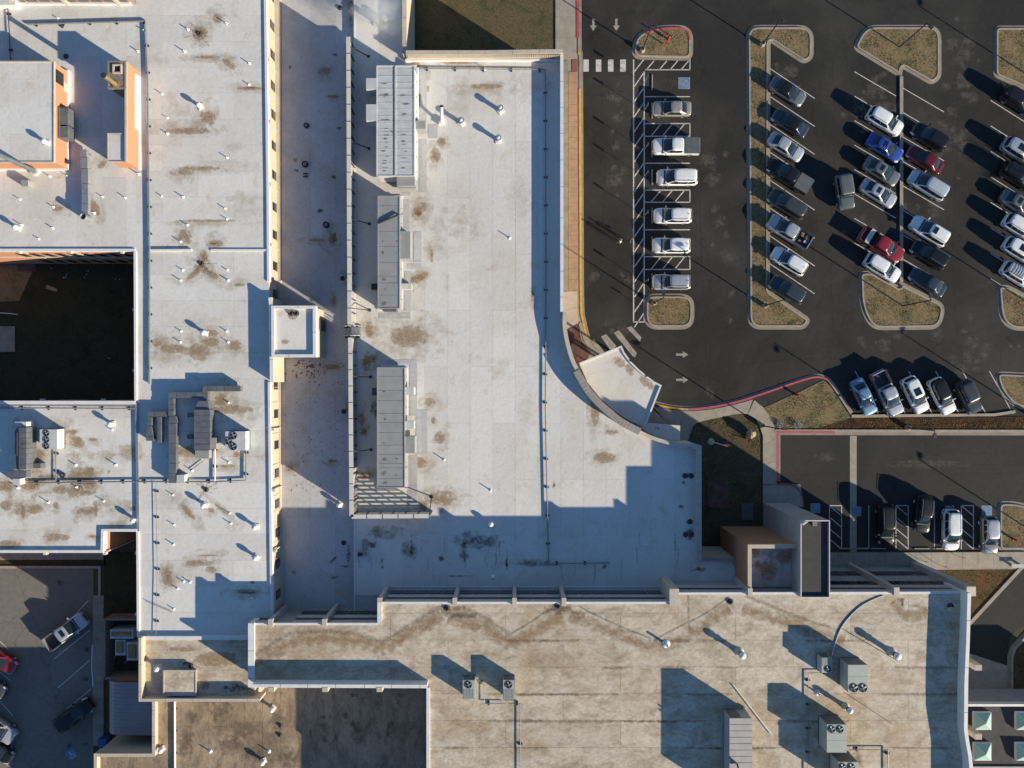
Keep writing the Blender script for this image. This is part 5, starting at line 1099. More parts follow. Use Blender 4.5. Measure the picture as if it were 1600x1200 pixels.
wb = thing('white_stub_stack', 'white stub stack with a black cap beside the white air handler', 'exhaust stack', base(690, 190, ZM))
MB().box(X(690, ZM) - .3, X(690, ZM) + .3, Y(195, ZM), Y(186, ZM), ZM, ZM + .35).build('curb', 'white_coping', wb); MB().tube([base(690, 190, ZM + .3), base(690, 181, ZM + 1.0), base(690, 168, ZM + 1.15)], .18, 10).build('pipe', 'pipe_white', wb, 40); MB().tube([base(690, 168, ZM + 1.15), base(690, 165, ZM + 1.15)], .22, 10).build('cap', 'black_void', wb)
for y in (271, 276):
    pass
sb = thing('sleeper_rails', 'two short dark bars lying on the shaded strip roof', 'roof rail', base(478, 274, ZS))
for y in (271.5, 276): MB().box(X(474, ZS), X(481, ZS), Y(y, ZS) - .07, Y(y, ZS) + .07, ZS, ZS + .12).build('bar', 'dark_metal', sb)
sc_ = thing('camera_box', 'small grey box with a dark camera in the blue shade below the slatted screen', 'equipment box', base(570, 855, ZM))
MB().box(X(567, ZM), X(574, ZM), Y(860, ZM), Y(842, ZM), ZM, ZM + .35).build('box', 'unit_gray', sc_); MB().box(X(560, ZM), X(566, ZM), Y(868, ZM), Y(863, ZM), ZM, ZM + .4).build('camera', 'dark_metal', sc_); MB().cyl(X(571, ZM), Y(866, ZM), ZM, ZM + .6, .2, n=10).build('post', 'galvanised', sc_)
dc = thing('roof_cover', 'small square roof cover beside the right edge of the tan roof', 'roof cover', base(1465, 914 + 31, ZT))
MB().cyl(X(1485, ZT), Y(952, ZT), ZT, ZT + .25, .35, .28, n=10).build('lid', 'tan_coping', dc)
# ---------------- pipes on blocks
def pipe_run(label, pts, z, r=0.075, step=3.1, mat='pipe_gray', dz=0.20, group=None, block=0.22):
    t = thing('pipe_run', label, 'pipe', base(*pts[0], z), group)
    p3 = [(X(a, z), Y(b, z), z + dz) for a, b in pts]
    MB().tube(p3, r, 8).build('pipe', mat, t)
    s = 0.9
    for a, b in zip(p3, p3[1:]):
        a, b = Vector(a), Vector(b); L = (b - a).length; d = (b - a) / L
        while s < L:
            q = a + d * s
            MB().bar((q.x - d.y * block - 0, q.y + d.x * block, z + .05), (q.x + d.y * block, q.y - d.x * block, z + .05), .18, .12).build('support_block', 'rubber', t); s += step
        s -= L
    return t
pipe_run('grey gas pipe on blocks running round the top and right of the broad white roof', [(655, 108), (852, 110), (853, 400), (852, 640), (857, 880), (952, 879)], ZM, .07, 3.25)
pipe_run('thick grey pipe on blocks running down the middle of the west wing roof', [(45, 39), (229, 34), (232, 120), (235, 390), (235, 600)], ZW, .11, 3.0)
pipe_run('grey pipe on blocks along the lower edge of the courtyard', [(-20, 637), (212, 638)], ZW, .08, 3.0)
pipe_run('grey pipe on blocks crossing the rust-stained roof', [(46, 754), (216, 752), (340, 752), (385, 750), (386, 680)], ZW, .08, 2.4)
pipe_run('thin pipe on blocks down the lower west wing roof', [(245, 755), (247, 890), (245, 990)], ZW, .03, 2.9)
pipe_run('thin grey pipe beside the three-fan condenser on the rust-stained roof', [(89, 668), (89, 752)], ZW, .05, 2.0)
pipe_run('pale pipe standing behind the three-fan condenser beside the big duct unit', [(337, 690), (337, 752)], ZW, .08, 1.9, 'pipe_white')
pipe_run('thin dark pipe down the tan roof from the right one of the condenser pair', [(795, 1098), (813, 1098), (813, 1330)], ZT, .05, 4.8)
pipe_run('thin pipe down the tan roof past the packaged rooftop units', [(1300, 1050), (1262, 1050), (1262, 1330)], ZT, .05, 2.6)
pipe_run('short pipe right of the lower packaged rooftop unit', [(1325, 1170), (1386, 1170), (1387, 1330)], ZT, .05, 3.8)
pipe_run('short pipe linking the condenser pair', [(742, 1057), (757, 1070), (757, 1098), (790, 1098)], ZT, .04, 2.9)
pipe_run('white pipe on blocks down the low brown roof', [(274, 1060), (275, 1330)], ZL, .13, 2.6, 'pipe_white')
pipe_run('thin black cable pipe running up to the brick penthouse', [(14, 10), (17, 60), (18, 96)], ZW, .05, 4, 'dark_metal')
mc = thing('expansion_joint', 'raised metal joint between the rust-stained roof and the main west roof', 'roof joint', base(217, 740, ZW))
MB().ribbon(PL([(214, 629), (216, 740), (217, 829)], ZW), -.14, .14, ZW, ZW + .22).build('cover', 'galvanised', mc)
hs = tag(MB().tube([(X(a, ZT), Y(b, ZT), ZT + .05) for a, b in smooth_path([(1300, 1024), (1304, 1008), (1312, 985), (1325, 966), (1345, 947), (1368, 935), (1380, 931)], 4)], .05, 6).build('white_hose', 'pipe_white'), 'white curved hose sweeping up the tan roof to its edge', 'hose')
tag(MB().tube([(X(1146, ZT), Y(1070, ZT), ZT + .15), (X(1206, ZT), Y(1148, ZT), ZT + .15)], .045, 6).build('steel_rod', 'pipe_white'), 'long pale rod lying slantwise on the tan roof by the plant penthouse', 'rod')
for i_, (a, b, lb) in enumerate((((1320, 985), (1402, 1032), 'thin dark cable on the tan roof running to the rightmost flue'), ((1323, 1084), (1394, 1131), 'thin dark cable on the tan roof right of the twin-fan unit'), ((227, 938), (270, 956), 'thin slanting wire on the pale roof above the boxed tan roof'), ((298, 735), (318, 720), 'thin slanting rod on the pale roof below the big duct unit'))):
    z = ZT if a[0] > 600 else ZW
    tag(MB().tube([(X(a[0], z), Y(a[1], z), z + .12), (X(b[0], z), Y(b[1], z), z + .12)], .03, 5).build('roof_cable', 'dark_metal'), lb, 'cable')
# ---------------- duct unit on the west wing
du = thing('ducted_air_unit', 'large dark air unit with a tangle of square ducts on the west roof', 'air unit', base(315, 680, ZW))
ZU = ZW + 0.85
def duct(px0, py0, px1, py1, n, zt=ZU, h=0.6, mat='duct_metal', along='y', name='duct_section', parent=None):
    for k in range(n):
        a, b = k / n, (k + 1) / n
        if along == 'y': q = (px0, py0 + (py1 - py0) * a + .22, px1, py0 + (py1 - py0) * b - .22)
        else: q = (px0 + (px1 - px0) * a + .22, py0, px0 + (px1 - px0) * b - .22, py1)
        MB().pbox(*q, zt + random.uniform(-.02, .02), zt - h, zt).build(name, mat, parent or du)
    MB().pbox(px0 + .5, py0 + .5, px1 - .5, py1 - .5, zt - .05, zt - h + .05, zt).build('duct_core', 'unit_dark', parent or du)
duct(303, 640, 328, 703, 7, ZW + 1.35, 1.1, 'duct_metal', name='cabinet_section'); duct(305, 703.5, 326.5, 716.5, 1, ZW + .9, .8, 'unit_gray', name='intake_hood')
def taper(a, b, z0, z1, mat='duct_metal'):
    """a, b: two end lines (x0, x1, y)"""
    v = [(X(a[0], z1), Y(a[2], z1)), (X(a[1], z1), Y(a[2], z1)), (X(b[1], z1), Y(b[2], z1)), (X(b[0], z1), Y(b[2], z1))]
    MB().prism(v, z0, z1, True).build('duct_taper', mat, du)
taper((303.5, 327, 639.5), (310, 325, 626.5), ZU - .6, ZU + .3)
duct(317, 603, 324.5, 626, 2); duct(325, 603, 376, 611.5, 4, along='x'); duct(263, 613, 316.5, 622, 4, along='x')
duct(263, 622.5, 271.5, 650, 3); taper((264, 274, 650.5), (263.5, 277, 661), ZU - .6, ZU); duct(263.5, 661.5, 275, 755, 6)
duct(230, 643, 262.5, 651, 3, ZU - .1, .6, along='x'); duct(230, 651.5, 237, 665, 2, ZU - .1, .6); taper((230, 236, 665.5), (227.5, 239, 682), ZU - .6, ZU - .1); duct(228, 682.5, 239, 689, 1, ZU - .1, .7)
duct(246, 651.5, 251.5, 692, 4, ZU - .1, .6); duct(276, 742, 288, 753, 1, ZW + .9, .9, 'unit_white')
duct(291, 645, 302.5, 652, 1, ZW + 1.0, .5); duct(292, 679, 301, 686, 1, ZW + .8, .8)
for x, y in ((265, 640), (270, 690), (270, 725), (318, 612), (345, 607), (370, 607), (290, 617), (234, 660), (249, 670)):
    for d in (-.4, .4): MB().cyl(X(x, ZU) + d, Y(y, ZU), ZW, ZU - .5, .035, n=6).build('duct_leg', 'galvanised', du)
for x in (303, 327):
    for y in (641, 702): MB().cyl(X(x, ZU + .2), Y(y, ZU), ZW, ZW + .3, .06, n=6).build('unit_leg', 'dark_metal', du)
MB().pbox(329, 684, 338, 702, ZW + 1.0, ZW + .1).build('valve_box', 'unit_gray', du)
condenser('three-fan condenser with fans in a triangle beside the big duct unit', 352, 674, 383.5, 704, ZW, 1.35, ((364.5, 680.5, .40), (357, 689, .40), (364.5, 697.5, .40)), 'unit_white', (), 'three-fan condensers on the west roof')
condenser('three-fan condenser with fans in a straight column on the rust-stained roof', 62, 671, 89, 702, ZW, 1.4, ((72.5, 677, .33), (72.5, 687, .33), (72.5, 697, .33)), 'unit_white', (), 'three-fan condensers on the west roof')
# air unit at the left edge
du2 = thing('ducted_air_unit', 'narrow dark air unit with a ribbed top at the left edge of the rust-stained roof', 'air unit', base(32, 700, ZW))
duct(23, 668, 41, 734, 8, ZW + 2.0, 1.7, 'duct_metal', name='cabinet_section', parent=du2); duct(23, 659, 41, 667.5, 1, ZW + 1.7, 1.2, 'unit_white', name='intake_hood', parent=du2)
duct(42, 724, 63, 732, 1, ZW + .9, .9, 'duct_metal', name='side_box', parent=du2); duct(10, 736, 41, 746, 3, ZW + 1.2, .8, along='x', parent=du2); duct(42, 695, 49, 722, 1, ZW + .9, .6, 'unit_gray', name='side_box', parent=du2); duct(20, 748, 31, 758, 1, ZW + .9, .9, 'unit_white', name='drain_box', parent=du2)
MB().tube([base(27, 676, ZW + 2.1), base(27, 712, ZW + 2.1)], .09, 8).build('conduit', 'dark_metal', du2); MB().tube([base(30, 668, ZW + 2.08), base(30, 735, ZW + 2.08)], .07, 8).build('conduit', 'dark_metal', du2)
# straight duct under the penthouse
dd = thing('roof_duct', 'straight galvanised duct with a round elbow standing right of the brick penthouse', 'duct', base(134, 285, ZW))
duct(125, 233, 135, 245, 1, ZW + 0.85, .5, 'galvanised', parent=dd); duct(126, 245.5, 136.5, 263, 1, ZW + 0.85, .5, 'galvanised', parent=dd); duct(127, 264, 137.5, 286.5, 1, ZW + 0.85, .5, 'galvanised', parent=dd); duct(127.5, 287, 137.5, 334, 3, ZW + 0.85, .5, 'galvanised', parent=dd)
MB().lathe(X(132, ZW + 1), Y(339, ZW + 1), [(.34, ZW), (.36, ZW + .9), (.34, ZW + 1.3), (.18, ZW + 0.8), (.02, ZW + 0.85)], 14).build('elbow', 'galvanised', dd, 40)
for y in (240, 262, 287, 310, 333):
    for d in (-.42, .42): MB().box(X(131.5, ZW + 0.8) + d - .04, X(131.5, ZW + 0.8) + d + .04, Y(y, ZW + 0.8) - .04, Y(y, ZW + 0.8) + .04, ZW, ZW + 0.4).build('duct_leg', 'galvanised', dd)
tag(MB().pbox(33, 281, 44, 291, ZW + .8, ZW).build('roof_box', 'unit_gray'), 'small grey cube on the pale roof below the brick penthouse', 'equipment box')
# ---------------- steam vents north of the hall
for px, py, lb in ((585, 27, 'round grey vent pipe in the steam, left one of the pair'), (600, 27, 'round grey vent pipe in the steam, right one of the pair')):
    z = ZM; t = thing('steam_vent', lb, 'steam vent', (X(px, z + .8), Y(py, z + .8), z), 'steam vents behind the screen wall')
    MB().cyl(X(px, z + .8), Y(py, z + .8), z, z + .9, .32, n=14).build('pipe', 'galvanised', t, 40); MB().lathe(X(px, z + .8), Y(py, z + .8), [(.33, z + .86), (.36, z + .9), (.30, z + .92), (.28, z + .8)], 14).build('rim', 'pipe_gray', t)
    MB().tube([base(px + 2, py + 6, z + .3), base(px + 6, py + 16, z + .25)], .07, 6).build('drain_pipe', 'brown_steel', t)
sv = MB()
sm = bpy.data.materials.new('steam'); sm.use_nodes = True; nt = sm.node_tree
for n_ in list(nt.nodes):
    if n_.type == 'BSDF_PRINCIPLED': nt.nodes.remove(n_)
pv = nt.nodes.new('ShaderNodeVolumePrincipled'); pv.inputs['Color'].default_value = (.93, .93, .93, 1); pv.inputs['Anisotropy'].default_value = 0.2
co = coords(nt); nz = noise(nt, co, .9, 6, .65, .5)
tc = N(nt, 'ShaderNodeTexCoord'); gr = N(nt, 'ShaderNodeTexGradient', gradient_type='SPHERICAL'); mp = N(nt, 'ShaderNodeMapping'); mp.inputs['Location'].default_value = (-1, -1, -1); mp.inputs['Scale'].default_value = (2, 2, 2)
nt.links.new(tc.outputs['Generated'], mp.inputs[0]); nt.links.new(mp.outputs[0], gr.inputs[0])
den = math_n(nt, 'MULTIPLY', math_n(nt, 'MAXIMUM', math_n(nt, 'SUBTRACT', math_n(nt, 'ADD', nz, math_n(nt, 'MULTIPLY', gr.outputs[1], .35)), .57), 0.0), 6.0)
den = math_n(nt, 'MULTIPLY', den, gr.outputs[1])
den = math_n(nt, 'MULTIPLY', den, .55); nt.links.new(den, pv.inputs['Density']); nt.links.new(pv.outputs[0], [n_ for n_ in nt.nodes if n_.type == 'OUTPUT_MATERIAL'][0].inputs['Volume'])
MATS['steam'] = sm
st_ = MB().lathe(X(588, 8), Y(20, 8), [(.6, ZM + .1), (3.0, ZM + .8), (4.3, ZM + 2.0), (3.4, ZM + 3.4), (.5, ZM + 4.2)], 14).build('steam_plume', 'steam'); st_['kind'] = 'stuff'
for k in range(34):
    y = 108 + k * 10.4
    if y < 272:
        for x0, x1 in ((591, 617), (620, 645)): MB().pbox(x0, y, x1, y + .7, ZM + 3.1 - .035, ZM + 3.1 - .07).build('top_rib', 'unit_white', ah1)
# ---------------- stains on the roofs
rw = random.Random(31)
def stains(parent, z, lst, mat='rust_stain_mat', dz=.008):
    if mat == 'rust_stain_mat':
        for i, a in enumerate(lst):
            if a[2] * a[3] > 20: stain(parent, a[0] + rw.uniform(-4, 4), a[1] + rw.uniform(-4, 4), a[2] * rw.uniform(1.5, 2.4) + 4, a[3] * rw.uniform(1.6, 2.8) + 4, 'wash_stain_mat', z + dz - .0045 + (i % 6) * .0006, z, a[4] if len(a) > 4 else 0)
    for i, a in enumerate(lst): stain(parent, a[0], a[1], a[2], a[3], mat, z + dz + (i % 5) * .0007, z, a[4] if len(a) > 4 else 0)
stains(west, ZW, ((295, 205, 42, 6), (325, 184, 14, 14), (325, 89, 24, 3), (358, 100, 16, 6, R(-35)), (340, 28, 8, 10), (390, 138, 26, 3), (312, 52, 14, 13), (312, 263, 38, 4), (283, 270, 20, 6), (40, 197, 10, 13), (44, 232, 6, 6), (160, 257, 10, 6, R(40)), (90, 325, 10, 6), (148, 325, 8, 16, R(20)),
    (318, 405, 8, 16), (305, 425, 20, 5, R(45)), (330, 428, 24, 6, R(-35)), (335, 381, 16, 7), (290, 370, 14, 12, R(-50)), (330, 345, 50, 2.5), (330, 520, 12, 6), (330, 535, 14, 8), (365, 540, 14, 10), (270, 545, 26, 8), (245, 535, 8, 8), (312, 550, 20, 16), (375, 445, 10, 3),
    (121, 691, 13, 10, R(-20)), (120, 745, 16, 18), (140, 738, 10, 12), (135, 768, 17, 8), (137, 755, 16, 10), (135, 798, 17, 7, R(10)), (120, 763, 10, 6), (150, 798, 4, 10), (10, 790, 12, 9), (10, 760, 18, 10), (55, 760, 9, 10), (55, 796, 16, 8), (36, 800, 4, 12), (88, 790, 6, 6), (95, 765, 16, 8), (88, 840, 26, 7), (15, 850, 20, 8), (145, 838, 8, 3), (170, 736, 3, 5), (112, 675, 10, 4), (145, 687, 8, 3), (207, 795, 6, 4), (60, 710, 14, 12), (45, 757, 16, 10), (75, 745, 20, 4),
    (365, 640, 40, 8), (345, 625, 12, 12), (295, 800, 6, 18, R(40)), (345, 795, 20, 2.5, R(-40)), (330, 798, 6, 5), (355, 728, 16, 3), (370, 710, 6, 5), (310, 880, 26, 6), (325, 868, 18, 2), (330, 890, 10, 7), (260, 895, 10, 10), (262, 906, 9, 9), (385, 924, 22, 5), (300, 705, 30, 10)))
stains(west, ZW, ((313, 52, 6, 6), (316, 411, 5, 5), (392, 137, 14, 1.5), (333, 381, 9, 2.5), (135, 754, 26, 2.5), (388, 926, 14, 3), (395, 910, 8, 3)), 'dark_stain_mat', .013)
stains(hall, ZM, ((648, 101, 9, 5), (659, 118, 8, 5), (680, 243, 10, 14), (669, 139, 3, 6), (690, 222, 8, 8), (655, 328, 18, 9, R(40)), (653, 436, 12, 8), (660, 432, 13, 5, R(30)), (645, 438, 6, 4), (577, 515, 7, 15), (574, 568, 8, 14), (640, 525, 34, 20), (672, 628, 9, 8), (677, 657, 4, 6), (687, 684, 9, 11), (656, 723, 12, 10), (690, 778, 26, 14), (660, 790, 10, 8), (565, 655, 5, 12), (568, 675, 6, 8, R(-40)), (675, 400, 3, 12), (582, 560, 8, 8), (612, 745, 20, 3), (572, 743, 14, 7), (832, 462, 3, 12), (945, 715, 20, 10), (930, 640, 8, 30), (955, 675, 14, 5), (760, 135, 30, 5), (715, 98, 30, 3), (653, 333, 6, 5)))
stains(hall, ZM, ((690, 872, 6, 10), (715, 900, 40, 2), (643, 862, 3, 14), (597, 880, 4, 12), (582, 850, 10, 8), (792, 880, 3, 14), (1075, 743, 10, 7), (1077, 833, 13, 14), (1077, 815, 8, 6), (1068, 755, 4, 5), (1092, 890, 14, 6), (1066, 792, 9, 5), (945, 886, 5, 6), (866, 760, 3, 9), (587, 640, 12, 20)), 'dark_stain_mat', .012)
stains(hall, ZM, ((600, 832, 46, 14), (735, 845, 34, 22), (763, 846, 34, 14), (830, 880, 60, 8), (725, 862, 10, 26), (640, 860, 18, 20)), 'brown_stain_mat', .010)
stains(strip, ZS, ((508, 112, 12, 8), (520, 373, 8, 13), (520, 573, 14, 6), (520, 151, 10, 3), (522, 470, 4, 12), (495, 375, 16, 2.5), (520, 720, 8, 3), (545, 635, 5, 10), (548, 10, 6, 22), (544, 430, 4, 8), (452, 732, 8, 5), (462, 250, 5, 4)), 'rust_stain_mat')
stains(strip, ZS, ((488, 571, 7, 6), (521, 276, 7, 6), (465, 266, 7, 5), (453, 105, 3, 5), (549, 20, 5, 26), (520, 875, 14, 3, R(40)), (545, 865, 5, 18), (522, 902, 10, 4), (460, 893, 6, 5), (540, 885, 18, 3), (500, 330, 10, 6), (524, 86, 8, 4), (530, 200, 6, 4), (522, 372, 5, 8)), 'dark_stain_mat', .012)
for cx, cy in ((312, 53), (315, 412), (322, 765)):       # dirt trails running to the drains
    for k in range(9):
        a = k * .7 + rw.uniform(-.2, .2); l = rw.uniform(9, 26)
        streak(west, [(cx + 3 * math.cos(a), cy + 3 * math.sin(a)), (cx + l * .6 * math.cos(a + .05), cy + l * .6 * math.sin(a + .05)), (cx + l * math.cos(a), cy + l * math.sin(a))], rw.uniform(1.2, 3), 'streak_brown_mat', ZW + .014 + k * .0004, ZW)
for k in range(12): stain(hall, rw.uniform(640, 850), rw.uniform(120, 880), rw.uniform(14, 50), rw.uniform(14, 60), 'faint_stain_mat', ZM + .0035 + k * .0001, ZM)
for k in range(22): stain(west, rw.uniform(245, 410), rw.uniform(10, 980), rw.uniform(20, 60), rw.uniform(8, 26), 'faint_stain_mat', ZW + .0035 + k * .0001, ZW)
for k in range(16): stain(west, rw.uniform(5, 205), rw.uniform(660, 840), rw.uniform(10, 40), rw.uniform(8, 22), 'wash_stain_mat', ZW + .0062 + k * .0001, ZW)
for k in range(9): stain(hall, rw.uniform(640, 700), rw.uniform(230, 800), rw.uniform(5, 18), rw.uniform(8, 26), 'faint_stain_mat', ZM + .0062 + k * .0001, ZM)
for k in range(26): streak(hall, [(rx := rw.uniform(560, 1085), ry := rw.uniform(825, 880)), (rx + rw.uniform(-2, 2), ry + rw.uniform(6, 14)), (rx + rw.uniform(-2, 2), ry + rw.uniform(15, 34))], rw.uniform(.8, 2.2), 'streak_brown_mat', ZM + .015 + k * .0002, ZM)
rs = random.Random(11)
sp = MB()
for k in range(260):
    px, py = (rs.gauss(482, 20), rs.gauss(576, 11)) if k < 110 else (rs.uniform(445, 540), rs.uniform(565, 770))
    if not (442 < px < 545 and 562 < py < 785): continue
    x, y = X(px, ZS), Y(py, ZS); r = rs.uniform(.03, .12) * (1.3 if k < 60 else .8); a = rs.uniform(0, 3)
    sp.flat([(x + r * math.cos(a + q * 1.256) * rs.uniform(.6, 1.2), y + r * math.sin(a + q * 1.256) * rs.uniform(.6, 1.2)) for q in range(5)], ZS + .014)
o = sp.build('dirt_specks', 'twig', strip); o['kind'] = 'stuff'
for pts, w_, m_ in (([(395, 1026), (420, 1010), (450, 992), (480, 988), (520, 986), (555, 990), (580, 998), (597, 1001), (618, 990), (660, 965), (690, 948)], 7, 'streak_brown_mat'), ([(722, 948), (752, 962), (780, 980), (800, 992)], 6, 'streak_brown_mat'), ([(800, 990), (825, 975), (850, 958), (872, 947)], 4, 'streak_dark_mat'), ([(902, 946), (935, 963), (980, 983), (1018, 998)], 4, 'streak_dark_mat'), ([(1022, 1000), (1060, 980), (1100, 960), (1140, 932)], 4, 'streak_dark_mat'), ([(1165, 931), (1200, 945), (1250, 965), (1310, 985)], 5, 'streak_brown_mat'),
                     ([(1380, 932), (1370, 934), (1350, 944), (1320, 968), (1308, 990)], 5, 'streak_dark_mat'), ([(1075, 930), (1076, 960), (1077, 990)], 3, 'streak_brown_mat')):
    streak(tanh, pts, w_, m_, ZT + .011, ZT)
rq = random.Random(21)
for row in range(-2, 4):       # dirt gathered along the laps
    y = 1084 + row * 41.9
    for k in range(5):
        x0 = rq.uniform(672, 1400); ln = rq.uniform(30, 150)
        streak(tanh, [(x0, y + 1), (x0 + ln / 2, y + 1.5), (min(1505, x0 + ln), y + 1)], rq.uniform(2, 5), 'streak_brown_mat', ZT + .0125 + k * .0005, ZT)
for pts, w_ in (([(395, 1034), (430, 1018), (470, 1000), (520, 998), (570, 1004), (600, 1012), (640, 990), (690, 962)], 16), ([(700, 966), (760, 982), (800, 1004), (850, 978), (880, 962)], 15), ([(890, 962), (950, 984), (1020, 1010), (1080, 990), (1140, 950)], 14), ([(1160, 950), (1240, 978), (1320, 1000)], 14), ([(1395, 940), (1420, 962), (1450, 955)], 14), ([(690, 952), (720, 958), (745, 960)], 10), ([(850, 950), (885, 955), (915, 962)], 10)):
    streak(tanh, pts, w_, 'band_brown_mat', ZT + .0095, ZT)
for i, a in enumerate(((1408, 938, 8, 7), (1410, 944, 4, 6), (1430, 946, 14, 5), (1340, 1190, 20, 20), (1110, 1010, 30, 14), (1200, 1190, 20, 40), (1420, 960, 30, 10), (715, 950, 18, 6), (880, 950, 26, 8), (690, 1000, 10, 30), (1490, 975, 20, 8), (720, 962, 36, 6), (1350, 1135, 16, 20), (1440, 1020, 14, 14), (850, 1040, 60, 14), (1000, 960, 40, 10))):
    stain(tanh, *a, 'dark_stain_mat' if i in (0, 1) else 'brown_stain_mat' if i in (2, 3, 7, 8, 11) else 'wash_stain_mat', ZT + .013 + i * .0006, ZT)
stains(low, ZL, ((552, 1086, 12, 4), (625, 1086, 12, 5), (622, 1098, 6, 8), (555, 1140, 12, 30, R(15)), (608, 1140, 7, 34, R(-15)), (505, 1120, 7, 6), (506, 1133, 7, 6), (516, 1120, 5, 5), (506, 1155, 6, 8), (538, 1118, 8, 6), (485, 1148, 4, 10), (525, 1150, 4, 12), (345, 1110, 24, 24), (380, 1140, 40, 24), (360, 1165, 34, 20), (450, 1185, 18, 26), (300, 1120, 16, 14), (435, 1125, 12, 30), (290, 1160, 22, 30), (400, 1180, 30, 16)), 'brown_stain_mat', .012)
for i, a in enumerate(((290, 1036, 16, 4), (370, 1075, 30, 8), (320, 1070, 10, 10), (285, 1015, 30, 4), (340, 1030, 40, 14))): stain(box_, *a, 'dark_stain_mat' if i < 2 else 'rust_stain_mat', ZX + .012 + i * .0006, ZX)
stains(blk, ZK - 1.7, ((1180, 862, 8, 10), (1184, 882, 6, 8), (1200, 890, 16, 18), (1225, 870, 14, 10)), 'rust_stain_mat')
# ================================================================== VEHICLES
def interp(tab, x):
    for (a, va), (b, vb) in zip(tab, tab[1:]):
        if x <= b:
            t = min(1, max(0, (x - a) / (b - a))); t = t * t * (3 - 2 * t) if len(tab) > 9 else t
            return va + (vb - va) * t
    return tab[-1][1]
KINDS = {   # L, W, belt cabin: (x front base, x rear base, x front roof, x rear roof, belt z, roof z), body-top profile (x/half-length, z)
 'sedan': dict(L=4.75, W=1.84, cab=(1.16, -1.90, .16, -1.02, .90, 1.44), top=[(-1, .72), (-.96, .90), (-.80, .96), (-.6, .95), (.3, .92), (.42, .91), (.7, .84), (.92, .74), (1, .58)], rw=.74),
 'suv': dict(L=4.7, W=1.90, cab=(1.16, -2.27, .26, -1.98, 1.02, 1.68), top=[(-1, .80), (-.97, 1.0), (-.8, 1.03), (.3, 1.02), (.45, 1.02), (.75, .97), (.93, .86), (1, .66)], rw=.78),
 'van': dict(L=5.05, W=1.98, cab=(1.50, -2.46, .46, -2.20, 1.0, 1.74), top=[(-1, .80), (-.97, 1.0), (-.8, 1.02), (.3, 1.0), (.5, 1.0), (.8, .92), (.94, .80), (1, .62)], rw=.80),
 'pickup': dict(L=5.75, W=2.0, cab=(1.62, -.97, .58, -.76, 1.14, 1.80), top=[(-.36, 1.16), (.2, 1.16), (.48, 1.15), (.75, 1.10), (.95, 1.02), (1, .78)], rw=.78),
 'jeep': dict(L=4.25, W=1.84, cab=(.72, -1.95, .50, -1.86, 1.15, 1.84), top=[(-1, 1.0), (-.97, 1.14), (0, 1.15), (.36, 1.14), (.8, 1.08), (.97, 1.02), (1, .80)], rw=.88)}
MESH = {}
def se(frac, n): return max(0.0, 1 - abs(frac) ** n) ** (1.0 / n)
